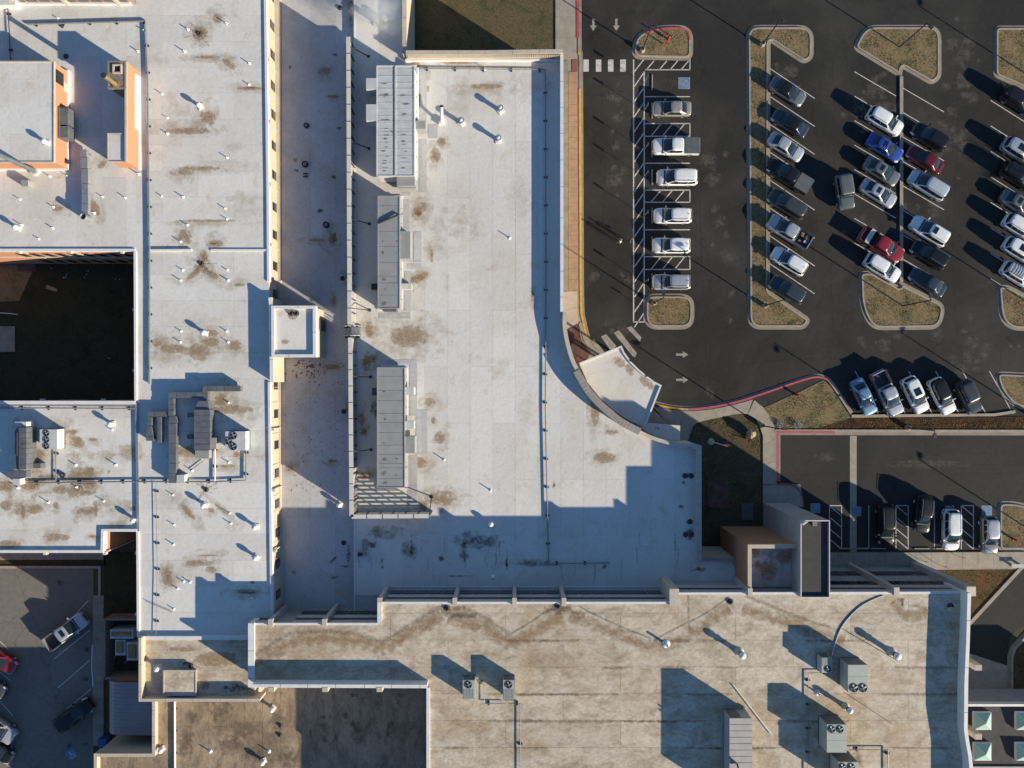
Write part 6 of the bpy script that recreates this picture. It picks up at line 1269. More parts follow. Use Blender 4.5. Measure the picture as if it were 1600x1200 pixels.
def car_meshes(kind):
    if kind in MESH: return MESH[kind]
    K = KINDS[kind]; L, W = K['L'], K['W']; hl, hw = L / 2, W / 2; out = []
    pick = kind == 'pickup'; boxy = kind == 'jeep'
    # lower body: lofted sections
    x_end = -.36 * hl if pick else -hl
    xs = [x_end + (hl - x_end) * t for t in (0, .006, .018, .035, .06, .09, .16, .25, .36, .48, .6, .7, .8, .85, .89, .92, .945, .965, .982, .994, 1)]
    def wfac(x):
        t = x / hl; fr, re_ = max(0, (t - .62) / .38), max(0, (-t - .66) / .34)
        f = 1 - (.06 if boxy else .09) * fr ** 2 - (.02 if boxy else .06) * re_ ** 2
        cf, kf = (.25, .20) if boxy else ((.42, .30) if pick else (.52, .40)); cr, kr = (.15, .10) if boxy else (.34, .26)
        d = max(0, (x - (hl - cf)) / cf); f *= 1 - kf * (1 - math.sqrt(max(0, 1 - d * d)))
        d = max(0, ((-hl + cr) - x) / cr)
        if not pick: f *= 1 - kr * (1 - math.sqrt(max(0, 1 - d * d)))
        return f
    m = MB(); rows = []
    for x in xs:
        t = x / hl; fr, re_ = max(0, (t - .62) / .38), max(0, (-t - .66) / .34)
        w = hw * wfac(x)
        z = interp(K['top'], t); zl = .30 + .08 * (fr ** 4 + re_ ** 4)
        half = [(0, z + .035), (.35 * w, z + .03), (.70 * w, z + .012), (.86 * w, z - .012), (.95 * w, z - .07), (.995 * w, z - .20), (1.0 * w, .62 if z > .75 else z * .75), (.985 * w, .45), (.95 * w, zl)]
        rows.append([(x, -a, b) for a, b in half[::-1]] + [(x, a, b) for a, b in half[1:]])
    n = len(rows[0]); m.v = [v for r_ in rows for v in r_]
    for i in range(len(rows) - 1):
        for j in range(n - 1): m.f.append((i * n + j, i * n + j + 1, (i + 1) * n + j + 1, (i + 1) * n + j))
    m.f.append(tuple(range(n - 1, -1, -1))); m.f.append(tuple(range((len(rows) - 1) * n, len(rows) * n)))
    for i in range(len(rows) - 1): m.f.append((i * n, (i + 1) * n, (i + 1) * n + n - 1, i * n + n - 1))
    out.append(('body', m.mesh('body', 42), 'P', None))
    # cabin
    xa, xb, ra, rb, zb, zr = K['cab']; e = 9 if boxy else 5.0
    def ringpt(ax, cx, by, z, side, f):
        if side == 'f': y = f * by; return (cx + ax * se(f, e), y, z)
        if side == 'b': y = f * by; return (cx - ax * se(f, e), y, z)
        x = f * ax; return (cx + x, (1 if side == 'l' else -1) * by * se(f, e), z)
    def S(side, f, v):
        b0 = ringpt((xa - xb) / 2, (xa + xb) / 2, hw * .935, zb - .03, side, f); b1 = ringpt((ra - rb) / 2, (ra + rb) / 2, hw * K['rw'], zr - .05, side, f)
        k = v; bul = .035 * math.sin(math.pi * v)
        p = [b0[i] + (b1[i] - b0[i]) * k for i in range(3)]; p[2] += bul * .5
        if side == 'l': p[1] += bul
        if side == 'r': p[1] -= bul
        if side == 'f': p[0] += bul
        if side == 'b': p[0] -= bul
        return p
    loop = [('f', -0.86 + 1.72 * i / 8) for i in range(9)] + [('l', .93 - 1.86 * i / 10) for i in range(11)] + [('b', .86 - 1.72 * i / 8) for i in range(9)] + [('r', -.93 + 1.86 * i / 10) for i in range(11)]
    m = MB(); nl = len(loop)
    for v in (0, .5, .97): m.v += [tuple(S(s, f, v)) for s, f in loop]
    cx = (ra + rb) / 2
    for sc, dz in ((.955, .028), (.80, .052), (.45, .068), (.02, .072)):
        for s, f in loop:
            p = S(s, f, .97); m.v.append((cx + (p[0] - cx) * sc, p[1] * sc, zr - .055 + dz))
    for r_ in range(6):
        for i in range(nl): m.f.append((r_ * nl + i, r_ * nl + (i + 1) % nl, (r_ + 1) * nl + (i + 1) % nl, (r_ + 1) * nl + i))
    m.f.append(tuple(range(6 * nl, 7 * nl)))
    out.append(('cabin', m.mesh('cabin', 38), 'R', None))
    def pane(side, f0, f1, v0, v1, nf=6, nv=3, skew=0.0):
        m = MB(); o = {'f': (.014, 0), 'b': (-.014, 0), 'l': (0, .014), 'r': (0, -.014)}[side]
        for j in range(nv + 1):
            v = v0 + (v1 - v0) * j / nv
            for i in range(nf + 1):
                f = f0 + (f1 - f0) * i / nf; p = S(side, f, v); m.v.append((p[0] + o[0], p[1] + o[1], p[2] + .012))
        for j in range(nv):
            for i in range(nf): m.f.append((j * (nf + 1) + i, j * (nf + 1) + i + 1, (j + 1) * (nf + 1) + i + 1, (j + 1) * (nf + 1) + i))
        return m
    out.append(('windshield', pane('f', -.84, .84, .06, .93).mesh('windshield', 60), 'G', None))
    out.append(('rear_window', pane('b', -.80, .80, .10 if not pick else .25, .90).mesh('rear_window', 60), 'G', None))
    for s in 'lr':
        segs = ((-.80, .02), (.08, .80)) if kind != 'van' else ((-.86, -.34), (-.29, .22), (.27, .80))
        if kind == 'suv': segs = ((-.86, -.47), (-.42, .10), (.15, .80))
        if kind == 'sedan': segs = ((-.60, .06), (.11, .76))
        for a, b in segs: out.append(('side_window', pane(s, a, b, .14, .84, 4, 2).mesh('side_window', 60), 'G', None))
    # lamps, bumpers, mirrors, wheels
    for sgn in (1, -1):
        m = MB()
        for i in range(6):
            x = hl - .50 + .46 * i / 5; y = sgn * hw * wfac(x); z1 = interp(K['top'], x / hl)
            m.v += [(x + .012, y + sgn * .012, z1 - .24), (x + .012, y * .985 + sgn * .012, z1 - .075), (x - .02, y * .84, z1 + .006)]
        for i in range(5):
            m.f += [(3 * i, 3 * i + 3, 3 * i + 4, 3 * i + 1), (3 * i + 1, 3 * i + 4, 3 * i + 5, 3 * i + 2)]
        out.append(('headlight', m.mesh('headlight', 60), 'H', None))
        zt_ = .80 if kind == 'sedan' else .88; m = MB()
        for i in range(5):
            x = -hl + .02 + .30 * i / 4; y = sgn * (hw * wfac(x) + .014)
            m.v += [(x - .012, y, zt_ - .12), (x - .012, y, zt_ + .05)]
        for i in range(4): m.f.append((2 * i, 2 * i + 2, 2 * i + 3, 2 * i + 1))
        out.append(('taillight', m.mesh('taillight', 60) if not pick else MB().box(-hl + .01, -hl + .10, sgn * (hw - .15), sgn * (hw + .004), .85, 1.15).mesh('taillight'), 'T', None))
        xm = xa - .28
        out.append(('mirror', MB().add([(xm - .04, sgn * hw * .95, zb), (xm + .10, sgn * hw * .95, zb), (xm + .08, sgn * (hw + .20), zb + .02), (xm - .06, sgn * (hw + .20), zb + .02), (xm - .04, sgn * hw * .95, zb + .10), (xm + .08, sgn * hw * .95, zb + .10), (xm + .06, sgn * (hw + .20), zb + .16), (xm - .06, sgn * (hw + .20), zb + .16)],
                                           [(3, 2, 1, 0), (4, 5, 6, 7), (0, 1, 5, 4), (1, 2, 6, 5), (2, 3, 7, 6), (3, 0, 4, 7)]).mesh('mirror'), 'P', None))
        for xw in (hl * .62, -hl * (.60 if not pick else .60)):
            r = .34 if kind in ('sedan',) else .38; y0, y1 = sgn * (hw - .22), sgn * (hw + .012)
            w = MB(); nseg = 18
            prof = [(r * .60, y0), (r * .94, y0), (r, y0 + (y1 - y0) * .15), (r, y0 + (y1 - y0) * .85), (r * .94, y1), (r * .62, y1)]
            for rr, yy in prof:
                for i in range(nseg): a = 2 * math.pi * i / nseg; w.v.append((xw + rr * math.cos(a), yy, r + rr * math.sin(a)))
            for j in range(len(prof) - 1):
                for i in range(nseg): w.f.append((j * nseg + i, j * nseg + (i + 1) % nseg, (j + 1) * nseg + (i + 1) % nseg, (j + 1) * nseg + i))
            out.append(('wheel', w.mesh('wheel', 40), 'Y', None)); wi = len(out) - 1
            rm = MB()
            for rr, yy in ((r * .62, y1 - sgn * .012), (r * .5, y1 - sgn * .05), (r * .14, y1 - sgn * .01), (.01, y1 - sgn * .005)):
                for i in range(nseg): a = 2 * math.pi * i / nseg; rm.v.append((xw + rr * math.cos(a), yy, r + rr * math.sin(a)))
            for j in range(3):
                for i in range(nseg): rm.f.append((j * nseg + i, j * nseg + (i + 1) % nseg, (j + 1) * nseg + (i + 1) % nseg, (j + 1) * nseg + i))
            out.append(('rim', rm.mesh('rim', 40), 'M', wi))
    out.append(('cowl', MB().add([(xa + .17, -hw * .78, interp(K['top'], (xa + .17) / hl) + .035), (xa + .17, hw * .78, interp(K['top'], (xa + .17) / hl) + .035), (xa + .0, hw * .86, zb + .035), (xa + .0, -hw * .86, zb + .035)], [(0, 1, 2, 3)]).mesh('cowl'), 'D', None))
    # shut line of the bonnet and grille
    zg = interp(K['top'], .97)
    out.append(('grille', MB().box(hl * .955, hl + .012, -hw * .45, hw * .45, zg - .30, zg - .06).mesh('grille'), 'D', None))
    for s in (1, -1):
        m = MB(); pts = [(xa + .12, s * hw * .80), (hl * .75, s * hw * .74), (hl * .93, s * hw * .60)]
        out.append(('bonnet_gap', MB().tube([(a, b, interp(K['top'], a / hl) + .012 - .008) for a, b in pts], .012, 4).mesh('bonnet_gap'), 'D', None))
    if pick:
        xb0, xb1 = -.37 * hl, -hl + .02
        for s in (1, -1): out.append(('bed_side', MB().box(xb1, xb0, s * hw * .99, s * (hw - .14), .45, 1.22).mesh('bed_side'), 'P', None))
        out.append(('tailgate', MB().box(xb1, xb1 + .09, -hw + .14, hw - .14, .50, 1.20).mesh('tailgate'), 'P', None))
        out.append(('bed_floor', MB().box(xb1 + .05, xb0, -hw + .12, hw - .12, .50, .72).mesh('bed_floor'), 'D', None))
        out.append(('rear_bumper', MB().box(xb1 - .14, xb1 + .02, -hw * .92, hw * .92, .48, .68).mesh('rear_bumper'), 'M', None))
        for s in (1, -1): out.append(('bed_rail', MB().box(xb1, xb0, s * (hw - .005), s * (hw - .15), 1.221, 1.245).mesh('bed_rail'), 'D', None))
    MESH[kind] = out; return out
def roof_z(kind): return KINDS[kind]['cab'][5]
def car(kind, px, py, dx, dy, col, label, group, name=None, cat=None, roof=None, rails=False, sunroof=False, cover=False, cargo=None, antenna=False, rack=False, spare=False, scale=1.0, wheelz=0.0):
    zc = .75; ang = math.atan2(-dy, dx)
    name = name or {'sedan': 'parked_sedan', 'suv': 'parked_suv', 'van': 'parked_minivan', 'pickup': 'pickup_truck', 'jeep': 'parked_offroader'}[kind]
    cat = cat or {'sedan': 'car', 'suv': 'car', 'van': 'minivan', 'pickup': 'pickup truck', 'jeep': 'car'}[kind]
    t = thing(name, label, cat, (X(px, zc), Y(py, zc), wheelz), group, ang); t.scale = (scale,) * 3
    slot = {'P': PAINTS[col], 'R': PAINTS[roof or col], 'G': MATS['car_glass'], 'H': MATS['lamp_white'], 'T': MATS['lamp_red'], 'Y': MATS['rubber'], 'M': MATS['rim'], 'D': MATS['dark_metal']}
    objs = []
    for n_, me, key, par in car_meshes(kind):
        if not me.materials: me.materials.append(slot[key])
        o = bpy.data.objects.new(n_, me); C.objects.link(o); o.parent = objs[par] if par is not None else t
        if key in 'PR': o.material_slots[0].link = 'OBJECT'; o.material_slots[0].material = slot[key]
        objs.append(o)
    K = KINDS[kind]; hw = K['W'] / 2; xa, xb, ra, rb, zb, zr = K['cab']
    def part(n_, mb, mt):
        me = mb.mesh(n_); me.materials.append(MATS[mt] if mt in MATS else PAINTS[mt]); o = bpy.data.objects.new(n_, me); C.objects.link(o); o.parent = t; return o
    yr = hw * K['rw']
    if rails:
        for s in (1, -1): part('roof_rail', MB().tube([(ra - .1, s * yr * .90, zr - .03), (ra - .25, s * yr * .90, zr + .05), (rb + .25, s * yr * .90, zr + .05), (rb + .1, s * yr * .90, zr - .03)], .022, 6), 'rim')
    if sunroof: part('sunroof', MB().box(ra - .25, ra - (1.15 if sunroof == 1 else .75), -yr * .55, yr * .55, zr - .02, zr + .028), 'car_glass')
    if antenna: part('antenna', MB().bar((rb + .3, 0, zr), (rb + .1, 0, zr + .12), .05, .04), 'dark_metal')
    if rack:
        for k in range(6): part('rack_bar', MB().box(rb + .25 + k * .32, rb + .29 + k * .32, -yr * .85, yr * .85, zr + .03, zr + .07), 'dark_metal')
        for s in (1, -1): part('roof_rail', MB().box(rb + .2, ra - .2, s * yr * .85 - .02, s * yr * .85 + .02, zr + .0, zr + .09), 'dark_metal')
    if spare: part('spare_wheel', MB().tube([(-K['L'] / 2 - .02, 0, .95), (-K['L'] / 2 - .26, 0, .95)], .36, 16), 'rubber')
    hl = K['L'] / 2
    if cover: part('bed_cover', MB().box(-hl + .06, -.36 * hl, -hw + .03, hw - .03, 1.245, 1.285), 'unit_dark')
    if cargo == 'box':
        part('toolbox', MB().box(-.60 * hl + .1, -.60 * hl - .42, -hw + .05, hw - .05, .95, 1.34), 'unit_white')
    if cargo == 'junk':
        rj = random.Random(4)
        for k in range(9):
            x, y = rj.uniform(-hl + .5, -.4 * hl - .3), rj.uniform(-.6, .6); s = rj.uniform(.1, .25)
            part('bed_load', MB().box(x - s, x + s, y - s * .8, y + s * .8, .72, .72 + s * 1.6), rj.choice(('wood_board', 'unit_white', 'brown_steel', 'dark_metal')))
    return t
LR = (70, 43)   # nose towards the lower right
UL = (-70, -43)
gA, gB, gC, gD, gE, gF, gG, gS = 'cars facing the big white building', 'cars on the left diagonal row', 'cars left of the long divider', 'cars right of the long divider', 'cars on the right-hand diagonal row', 'cars in the short lower row', 'cars in the lower lot', 'cars in the concrete lot'
W = (-1, 0)
car('sedan', 1050, 169.5, -1, -.01, 'beige', 'beige silver sedan at the top of the row facing the big white building', gA)
car('pickup', 1056, 229, -1, 0, 'white', 'white pickup with a flat black bed cover facing the big white building', gA, cover=True)
car('van', 1058, 277, -1, 0, 'white', 'white minivan standing right below the white pickup', gA, rails=True)
car('suv', 1051, 337, -1, 0, 'white', 'white suv below the minivan, in the middle of the row facing the building', gA, rails=True, antenna=True)
car('suv', 1049, 383.5, -1, 0, 'white', 'white suv with a slanting pole shadow across its roof, beside the two walking people', gA, antenna=True)
car('suv', 1049, 440.5, -1, 0, 'silver', 'silver white suv parked against the small square grass island', gA, rails=True, antenna=True)
car('sedan', 1231, 142, *LR, 'gray', 'grey sedan with a black roof at the top of the left diagonal row', gB, roof='black')
car('sedan', 1235, 192, *UL, 'navy', 'dark blue-grey sedan nosed towards the kerb, second in the left diagonal row', gB, roof='black')
car('sedan', 1228, 229, *LR, 'silver', 'silver sedan with its bright bonnet towards the lane in the left diagonal row', gB)
car('pickup', 1233, 275, *UL, 'black', 'long black truck between the silver sedan and the dark grey wagon', gB, cover=True)
car('van', 1230, 319, *UL, 'dark_gray', 'dark grey wagon with a plain grey roof in the left diagonal row', gB)
car('pickup', 1233, 362, *UL, 'silver', 'silver pickup with a loaded open bed in the left diagonal row', gB, cargo='junk')
car('suv', 1233, 408, *UL, 'white', 'white suv between the loaded pickup and the last dark car of its row', gB, rails=True, antenna=True)
car('suv', 1230, 453.5, *UL, 'navy', 'dark suv with bright roof rails at the lower end of the left diagonal row', gB, rails=True)
car('jeep', 1319, 300, .16, 1, 'green_gray', 'greenish grey boxy off-roader standing alone in the driving lane', None, name='offroader')
car('suv', 1383, 189, *LR, 'white', 'white suv first of the row left of the long divider, above the bright blue car', gC, rails=True)
car('sedan', 1383, 230, *LR, 'blue', 'bright blue sedan with a glossy windscreen', gC, sunroof=2)
car('sedan', 1378, 267, *LR, 'gray', 'grey sedan with a dark roof directly below the bright blue car', gC, sunroof=2)
car('sedan', 1373, 301.5, *LR, 'silver', 'silver sedan with a sunroof beside the lone boxy off-roader', gC, sunroof=2)
car('pickup', 1377, 383, *LR, 'red', 'red pickup with a pale toolbox across its open bed', gC, cargo='box')
car('suv', 1379, 418.5, *LR, 'white', 'white suv against the lower grass island, just below the red pickup', gC, rails=True)
car('suv', 1453, 214, *UL, 'black', 'glossy black suv above the dark red sedan', gD)
car('sedan', 1446, 249, *UL, 'dark_red', 'dark red sedan with a black rear window', gD)
car('van', 1450, 289, *UL, 'pale_blue', 'pale silver minivan below the dark red sedan', gD, rails=True)
car('suv', 1452, 361, *UL, 'white', 'white suv with a sunroof and crossbars on its pale roof', gD, sunroof=2, rails=True, scale=1.06)
car('suv', 1452, 398, *UL, 'black', 'black suv with bright roof rails beside the red pickup', gD, rails=True, scale=1.02)
car('sedan', 1450, 441, *UL, 'navy', 'dark sedan tucked against the lower grass island', gD)
car('suv', 1592, 157, *LR, 'black', 'black car half out of the frame beside the upper right island', gE)
car('suv', 1594, 237, *LR, 'silver', 'pale silver car with a sunroof, first light one in the right-hand row', gE, sunroof=1)
car('suv', 1591, 275, *LR, 'black', 'black car between two light cars on the right edge', gE)
car('sedan', 1592, 318, *LR, 'gray', 'grey sedan with a sunroof on the right edge', gE, sunroof=2)
car('suv', 1596, 356, *LR, 'white', 'white suv with a plain roof on the right edge, below the grey sedan', gE, rails=True, antenna=True)
car('suv', 1596, 393, *LR, 'white', 'white suv with a dark sunroof on the right edge', gE, sunroof=1)
car('suv', 1593, 431, *LR, 'white', 'white suv carrying a roof rack on the right edge', gE, rack=True)
DN = (30, 62)
car('sedan', 1350, 620, *DN, 'sky_blue', 'light blue car at the left end of the short lower row', gF)
car('pickup', 1386, 615, *DN, 'silver', 'silver pickup with an open empty bed in the short lower row', gF)
car('suv', 1430, 617, *DN, 'white', 'white suv with a big black sunroof in the short lower row', gF, sunroof=1)
car('suv', 1472, 619, *DN, 'white', 'white suv with an all black roof in the short lower row', gF, roof='black')
car('jeep', 1513, 620, *DN, 'dark_gray', 'dark boxy off-roader at the right end of the short lower row', gF, roof='dark_gray')
car('van', 1384, 819, 0.02, 1, 'black', 'black van with a flat dark roof beside the long divider strip of the lower lot', gG, rails=True)
car('suv', 1442, 803, -.10, 1, 'black', 'black suv with bright rails backed a little out of its bay in the lower lot', gG, rails=True)
car('van', 1486, 828, 0.0, 1, 'white', 'white minivan in the middle of the lower lot', gG, rails=True)
car('suv', 1546, 836, 0.02, 1, 'gray', 'grey suv beside the grass island of the lower lot', gG, roof='silver')
car('pickup', 104, 986, 62, -45, 'silver', 'silver pickup with a black open bed in the concrete lot', gS, sunroof=2)
car('suv', 116, 1117, 62, -45, 'black', 'black suv in the deep shade of the concrete lot', gS, scale=1.08)
car('sedan', -3, 1030, 60, 40, 'red', 'red car cut off by the left edge', gS)
car('sedan', -20, 1069, 60, 40, 'dark_gray', 'dark car cut off by the left edge just below the red one', gS)
car('pickup', -8, 1134, 60, 40, 'silver', 'silver pickup cut off by the left edge', gS)
car('sedan', -8, 1170, 60, 42, 'black', 'black car cut off by the left edge at the bottom', gS)

# ================================================================== STREET FURNITURE
def wheel_stop(px, py, ln, vertical, label, group='wheel stops'):
    k = H / F; x, y = X(px), Y(py); a = ln * k / 2
    m = MB()
    w, h = .08, .12
    prof = [(-w, 0), (-w * .7, h), (w * .7, h), (w, 0)]
    if vertical: m.add([(x + u, y - a, z) for u, z in prof] + [(x + u, y + a, z) for u, z in prof], [(0, 1, 2, 3), (7, 6, 5, 4), (0, 4, 5, 1), (1, 5, 6, 2), (2, 6, 7, 3)])
    else: m.add([(x - a, y + u, z) for u, z in prof] + [(x + a, y + u, z) for u, z in prof], [(0, 1, 2, 3), (7, 6, 5, 4), (0, 4, 5, 1), (1, 5, 6, 2), (2, 6, 7, 3)])
    o = m.build('wheel_stop', 'concrete'); tag(o, label, 'wheel stop', group)
for py, who in ((129, 'the empty accessible bay'), (173, 'the beige sedan'), (233, 'the white pickup with the bed cover'), (277, 'the minivan below the white pickup'), (337, 'the white suv in the middle of the row'), (382, 'the white suv next to the walking people'), (440, 'the silver suv by the square island')):
    wheel_stop(1019, py, 24, True, 'concrete wheel stop in front of ' + who)
for px, who in ((1440, 'the black suv of the lower lot'), (1474, 'the white minivan of the lower lot'), (1540, 'the grey suv of the lower lot'), (1323, 'the bay nearest the grey tower'), (1345, 'the bay crossed by the pale strip'), (1372, 'the black van of the lower lot')):
    wheel_stop(px, 857, 24, False, 'concrete wheel stop at the head of ' + who)
def sign(px, py, h, label, face, mat='blue_paint', group='sign posts by the accessible bays', w=.32, hh=.46):
    t = thing('sign_post', label, 'sign', (X(px), Y(py), 0), group); x, y = X(px), Y(py)
    MB().cyl(x, y, 0, h, .03, n=8).build('post', 'galvanised', t)
    c, s = math.cos(face), math.sin(face)
    pl = MB().bar((x + c * .04 - s * w / 2, y + s * .04 + c * w / 2, h - hh / 2), (x + c * .04 + s * w / 2, y + s * .04 - c * w / 2, h - hh / 2), .02, hh).build('sign_plate', mat, t)
    MB().bar((x - s * w / 2 + c * .055, y + c * w / 2 + s * .055, h - hh + .12), (x + s * w / 2 + c * .055, y - c * w / 2 + s * .055, h - hh + .12), .008, .05).build('plate_stripe', 'white_paint', pl)
    return t
for py, who in ((130, 'the empty accessible bay'), (173, 'the beige sedan'), (234, 'the white covered pickup'), (276, 'the white minivan'), (337, 'the white suv in mid row'), (441, 'the silver suv by the square island')):
    sign(1007, py, 2.35, 'thin sign post at the head of ' + who, 0.0)
sign(1030, 497, 2.2, 'thin sign post in the small square grass island', R(90))
for px, py, who in ((1334, 868, 'the bay by the grey tower'), (1432, 872, 'the black van of the lower lot'), (1462, 880, 'the black suv of the lower lot'), (1490, 866, 'the white minivan of the lower lot'), (1552, 866, 'the grey suv of the lower lot')):
    sign(px, py, 2.2, 'thin sign post on the walk before ' + who, R(90))
def lamp(px, py, label, pad=True, hgt=6.0, arm=None):
    t = thing('lamp_post', label, 'lamp post', (X(px), Y(py), 0), 'lamp posts of the parking lots'); x, y = X(px), Y(py)
    if pad:
        MB().lathe(x, y, [(.30, 0), (.30, .62), (.26, .70), (.12, .72)], 14).build('concrete_base', 'concrete', t, 40)
        MB().box(x - .17, x + .17, y - .17, y + .17, .72, .76).build('base_plate', 'dark_metal', t)
    MB().tube([(x, y, .0 if not pad else .7), (x, y, hgt)], [.085, .065], 10).build('pole', 'dark_metal', t, 40)
    a = arm or (0, 1); n_ = math.hypot(*a); ux, uy = a[0] / n_, a[1] / n_
    MB().bar((x, y, hgt - .1), (x + ux * .35, y + uy * .35, hgt - .1), .07, .07).build('arm', 'dark_metal', t)
    hd = MB().bar((x + ux * .3, y + uy * .3, hgt - .08), (x + ux * .88, y + uy * .88, hgt - .08), .34, .16).build('lamp_head', 'dark_metal', t)
    MB().bar((x + ux * .36, y + uy * .36, hgt - .17), (x + ux * .82, y + uy * .82, hgt - .17), .26, .02).build('lens', 'pale_stain_mat' if False else 'lamp_white', hd)
lamp(1003, 80, 'dark lamp post in the red-kerbed island by the hydrant', arm=(0, 1)); lamp(1190, 71, 'dark lamp post at the upper end of the long narrow island', arm=(1, .2)); lamp(1405, 74, 'dark lamp post in the middle of the upper centre island', False, arm=(1, -1))
lamp(1021, 474, 'dark lamp post in the small square grass island', arm=(0, 1)); lamp(1194, 478, 'dark lamp post at the lower end of the long narrow island', arm=(1, 0)); lamp(1410, 478, 'dark lamp post in the middle of the lower centre island', False, arm=(0, 1))
lamp(1416, 668, 'dark lamp post in the mulch bed above the lower lot', arm=(0, -1)); lamp(1190, 665, 'dark lamp post beside the walk near the boulder', arm=(1, 0)); 
lamp(1612, 650, 'dark lamp post just past the right edge near the short lower row', arm=(0, 1)); lamp(1640, 140, 'dark lamp post just past the right edge by the upper right island', arm=(0, 1)); lamp(1628, 488, 'dark lamp post just past the right edge by the lower right island', arm=(0, 1)); lamp(1640, 848, 'dark lamp post past the right edge of the lower lot', arm=(0, 1))
def hydrant(px, py, label, z=.1, bollards=()):
    t = thing('fire_hydrant', label, 'fire hydrant', (X(px), Y(py), z), 'fire hydrants'); x, y = X(px), Y(py)
    MB().lathe(x, y, [(.17, z), (.17, z + .06), (.11, z + .08), (.11, z + .48), (.15, z + .5), (.15, z + .56), (.12, z + .62), (.05, z + .72), (.03, z + .78)], 12).build('barrel', 'hydrant_red', t, 40)
    for a in (0, 2.1, 4.2): MB().tube([(x, y, z + .42), (x + .2 * math.cos(a), y + .2 * math.sin(a), z + .42)], .06, 8).build('nozzle', 'hydrant_red', t, 40)
hydrant(1044, 62, 'red fire hydrant between posts in the red-kerbed island'); hydrant(1244, 617, 'red fire hydrant on the dry bank beside the curved red kerb'); hydrant(1582, 842, 'red fire hydrant in the grass island of the lower lot')
for px, py, lb in ((1036, 58, 'red steel bollard left of the hydrant in the red-kerbed island'), (1050, 58, 'red steel bollard right of the hydrant in the red-kerbed island'), (1036, 69, 'red steel bollard lowest beside the hydrant in the red-kerbed island')):
    b = thing('bollard', lb, 'bollard', (X(px), Y(py), .1), 'red bollards'); MB().cyl(X(px), Y(py), .1, .95, .07, n=10).build('post', 'hydrant_red' if px != 1050 else 'chimney_stone', b, 40); MB().lathe(X(px), Y(py), [(.072, .95), (.05, .99), (.01, 1.01)], 10).build('cap', 'dark_metal', b)
fp = thing('flagpole', 'slender flagpole with a limp red and white flag beside the entrance lawn', 'flagpole', (X(1111), Y(690), 0)); x, y = X(1111), Y(690)
MB().lathe(x, y, [(.42, 0), (.42, .08), (.36, .12), (.08, .14)], 18).build('base', 'pale_slab', fp); MB().tube([(x, y, .1), (x, y, 6.4)], [.06, .035], 8).build('pole', 'pipe_white', fp, 40); MB().lathe(x, y, [(.02, 6.38), (.07, 6.45), (.02, 6.53)], 8).build('finial', 'yellow_paint', fp)
fm = MB()
for i in range(9):
    for j in range(6): fm.v.append((x + .04 + .11 * i * (1 - .05 * j), y + .10 * math.sin(i * 1.5 + j * .4), 6.25 - .24 * j - .09 * i))
for i in range(8):
    for j in range(5): fm.f.append((i * 6 + j, i * 6 + j + 1, (i + 1) * 6 + j + 1, (i + 1) * 6 + j))
fm.build('flag', 'flag_cloth', fp, 60)
bt = thing('bare_tree', 'leafless tree just past the right edge whose branches shade the lane', 'tree', (X(1700), Y(345), 0), None)
rt = random.Random(12); tr = MB(); cr = MB()
tr.tube([(X(1700), Y(345), -.02), (X(1700) + .1, Y(345), 1.4), (X(1700), Y(345) + .1, 2.8)], [.2, .15, .12], 8)
def limb(p, d, l, r, lev):
    e = p + d * l; q = p + d * l * .5 + Vector((rt.uniform(-.08, .08), rt.uniform(-.08, .08), .05)) * l
    cr.tube([p, q, e], [r, r * .8, r * .55], 5)
    if lev:
        for k in range(3 if lev > 1 else 4):
            nd = (d + Vector((rt.uniform(-.8, .8), rt.uniform(-.8, .8), rt.uniform(-.15, .6)))).normalized(); limb(p + d * l * rt.uniform(.45, 1), nd, l * rt.uniform(.55, .8), r * .6, lev - 1)
for k in range(7): limb(Vector((X(1700), Y(345), 2.2 + .12 * k)), Vector((math.cos(k * .9), math.sin(k * .9), rt.uniform(.5, 1.4))).normalized(), rt.uniform(1.4, 2.2), .06, 3)
tr.build('trunk', 'twig', bt); cr.build('crown', 'twig', bt)
# boulder, dead shrub, boards
def blob(cx, cy, cz, sx, sy, sz, seed, sub=2):
    bm = bmesh.new(); bmesh.ops.create_icosphere(bm, subdivisions=sub, radius=1); rr = random.Random(seed)
    offs = {v.index: rr.uniform(.78, 1.12) for v in bm.verts}
    m = MB(); m.v = [(cx + v.co.x * sx * offs[v.index], cy + v.co.y * sy * offs[v.index], cz + v.co.z * sz * offs[v.index]) for v in bm.verts]; m.f = [tuple(v.index for v in f.verts) for f in bm.faces]; bm.free(); return m
tag(blob(X(1171), Y(678), .55, .55, .65, .8, 3).build('boulder', 'boulder'), 'tan boulder standing in the entrance lawn beside the walk', 'boulder')
sh = thing('dead_shrub', 'dry brown shrub at the foot of the tan boulder', 'shrub', (X(1169), Y(688), 0)); rr_ = random.Random(5); tw = MB(); lf = MB()
for k in range(46):
    a = rr_.uniform(0, 6.28); l = rr_.uniform(.3, .75); x, y = X(1169), Y(687); e = (x + math.cos(a) * l * .8, y + math.sin(a) * l * .8, .15 + l * .8)
    tw.tube([(x, y, .02), ((x + e[0]) / 2 + .03, (y + e[1]) / 2, e[2] * .6), e], [.018, .012, .005], 4)
    for q in range(5):
        u = rr_.uniform(.4, 1); b = rr_.uniform(0, 6.28); px_, py_, pz_ = x + (e[0] - x) * u, y + (e[1] - y) * u, e[2] * u; s = .05
        lf.add([(px_, py_, pz_), (px_ + s * math.cos(b), py_ + s * math.sin(b), pz_ + .02), (px_ + s * math.cos(b + 1), py_ + s * math.sin(b + 1), pz_ + .05)], [(0, 1, 2)])
tw.build('branches', 'twig', sh); lf.build('leaves', 'leaf_brown', sh)
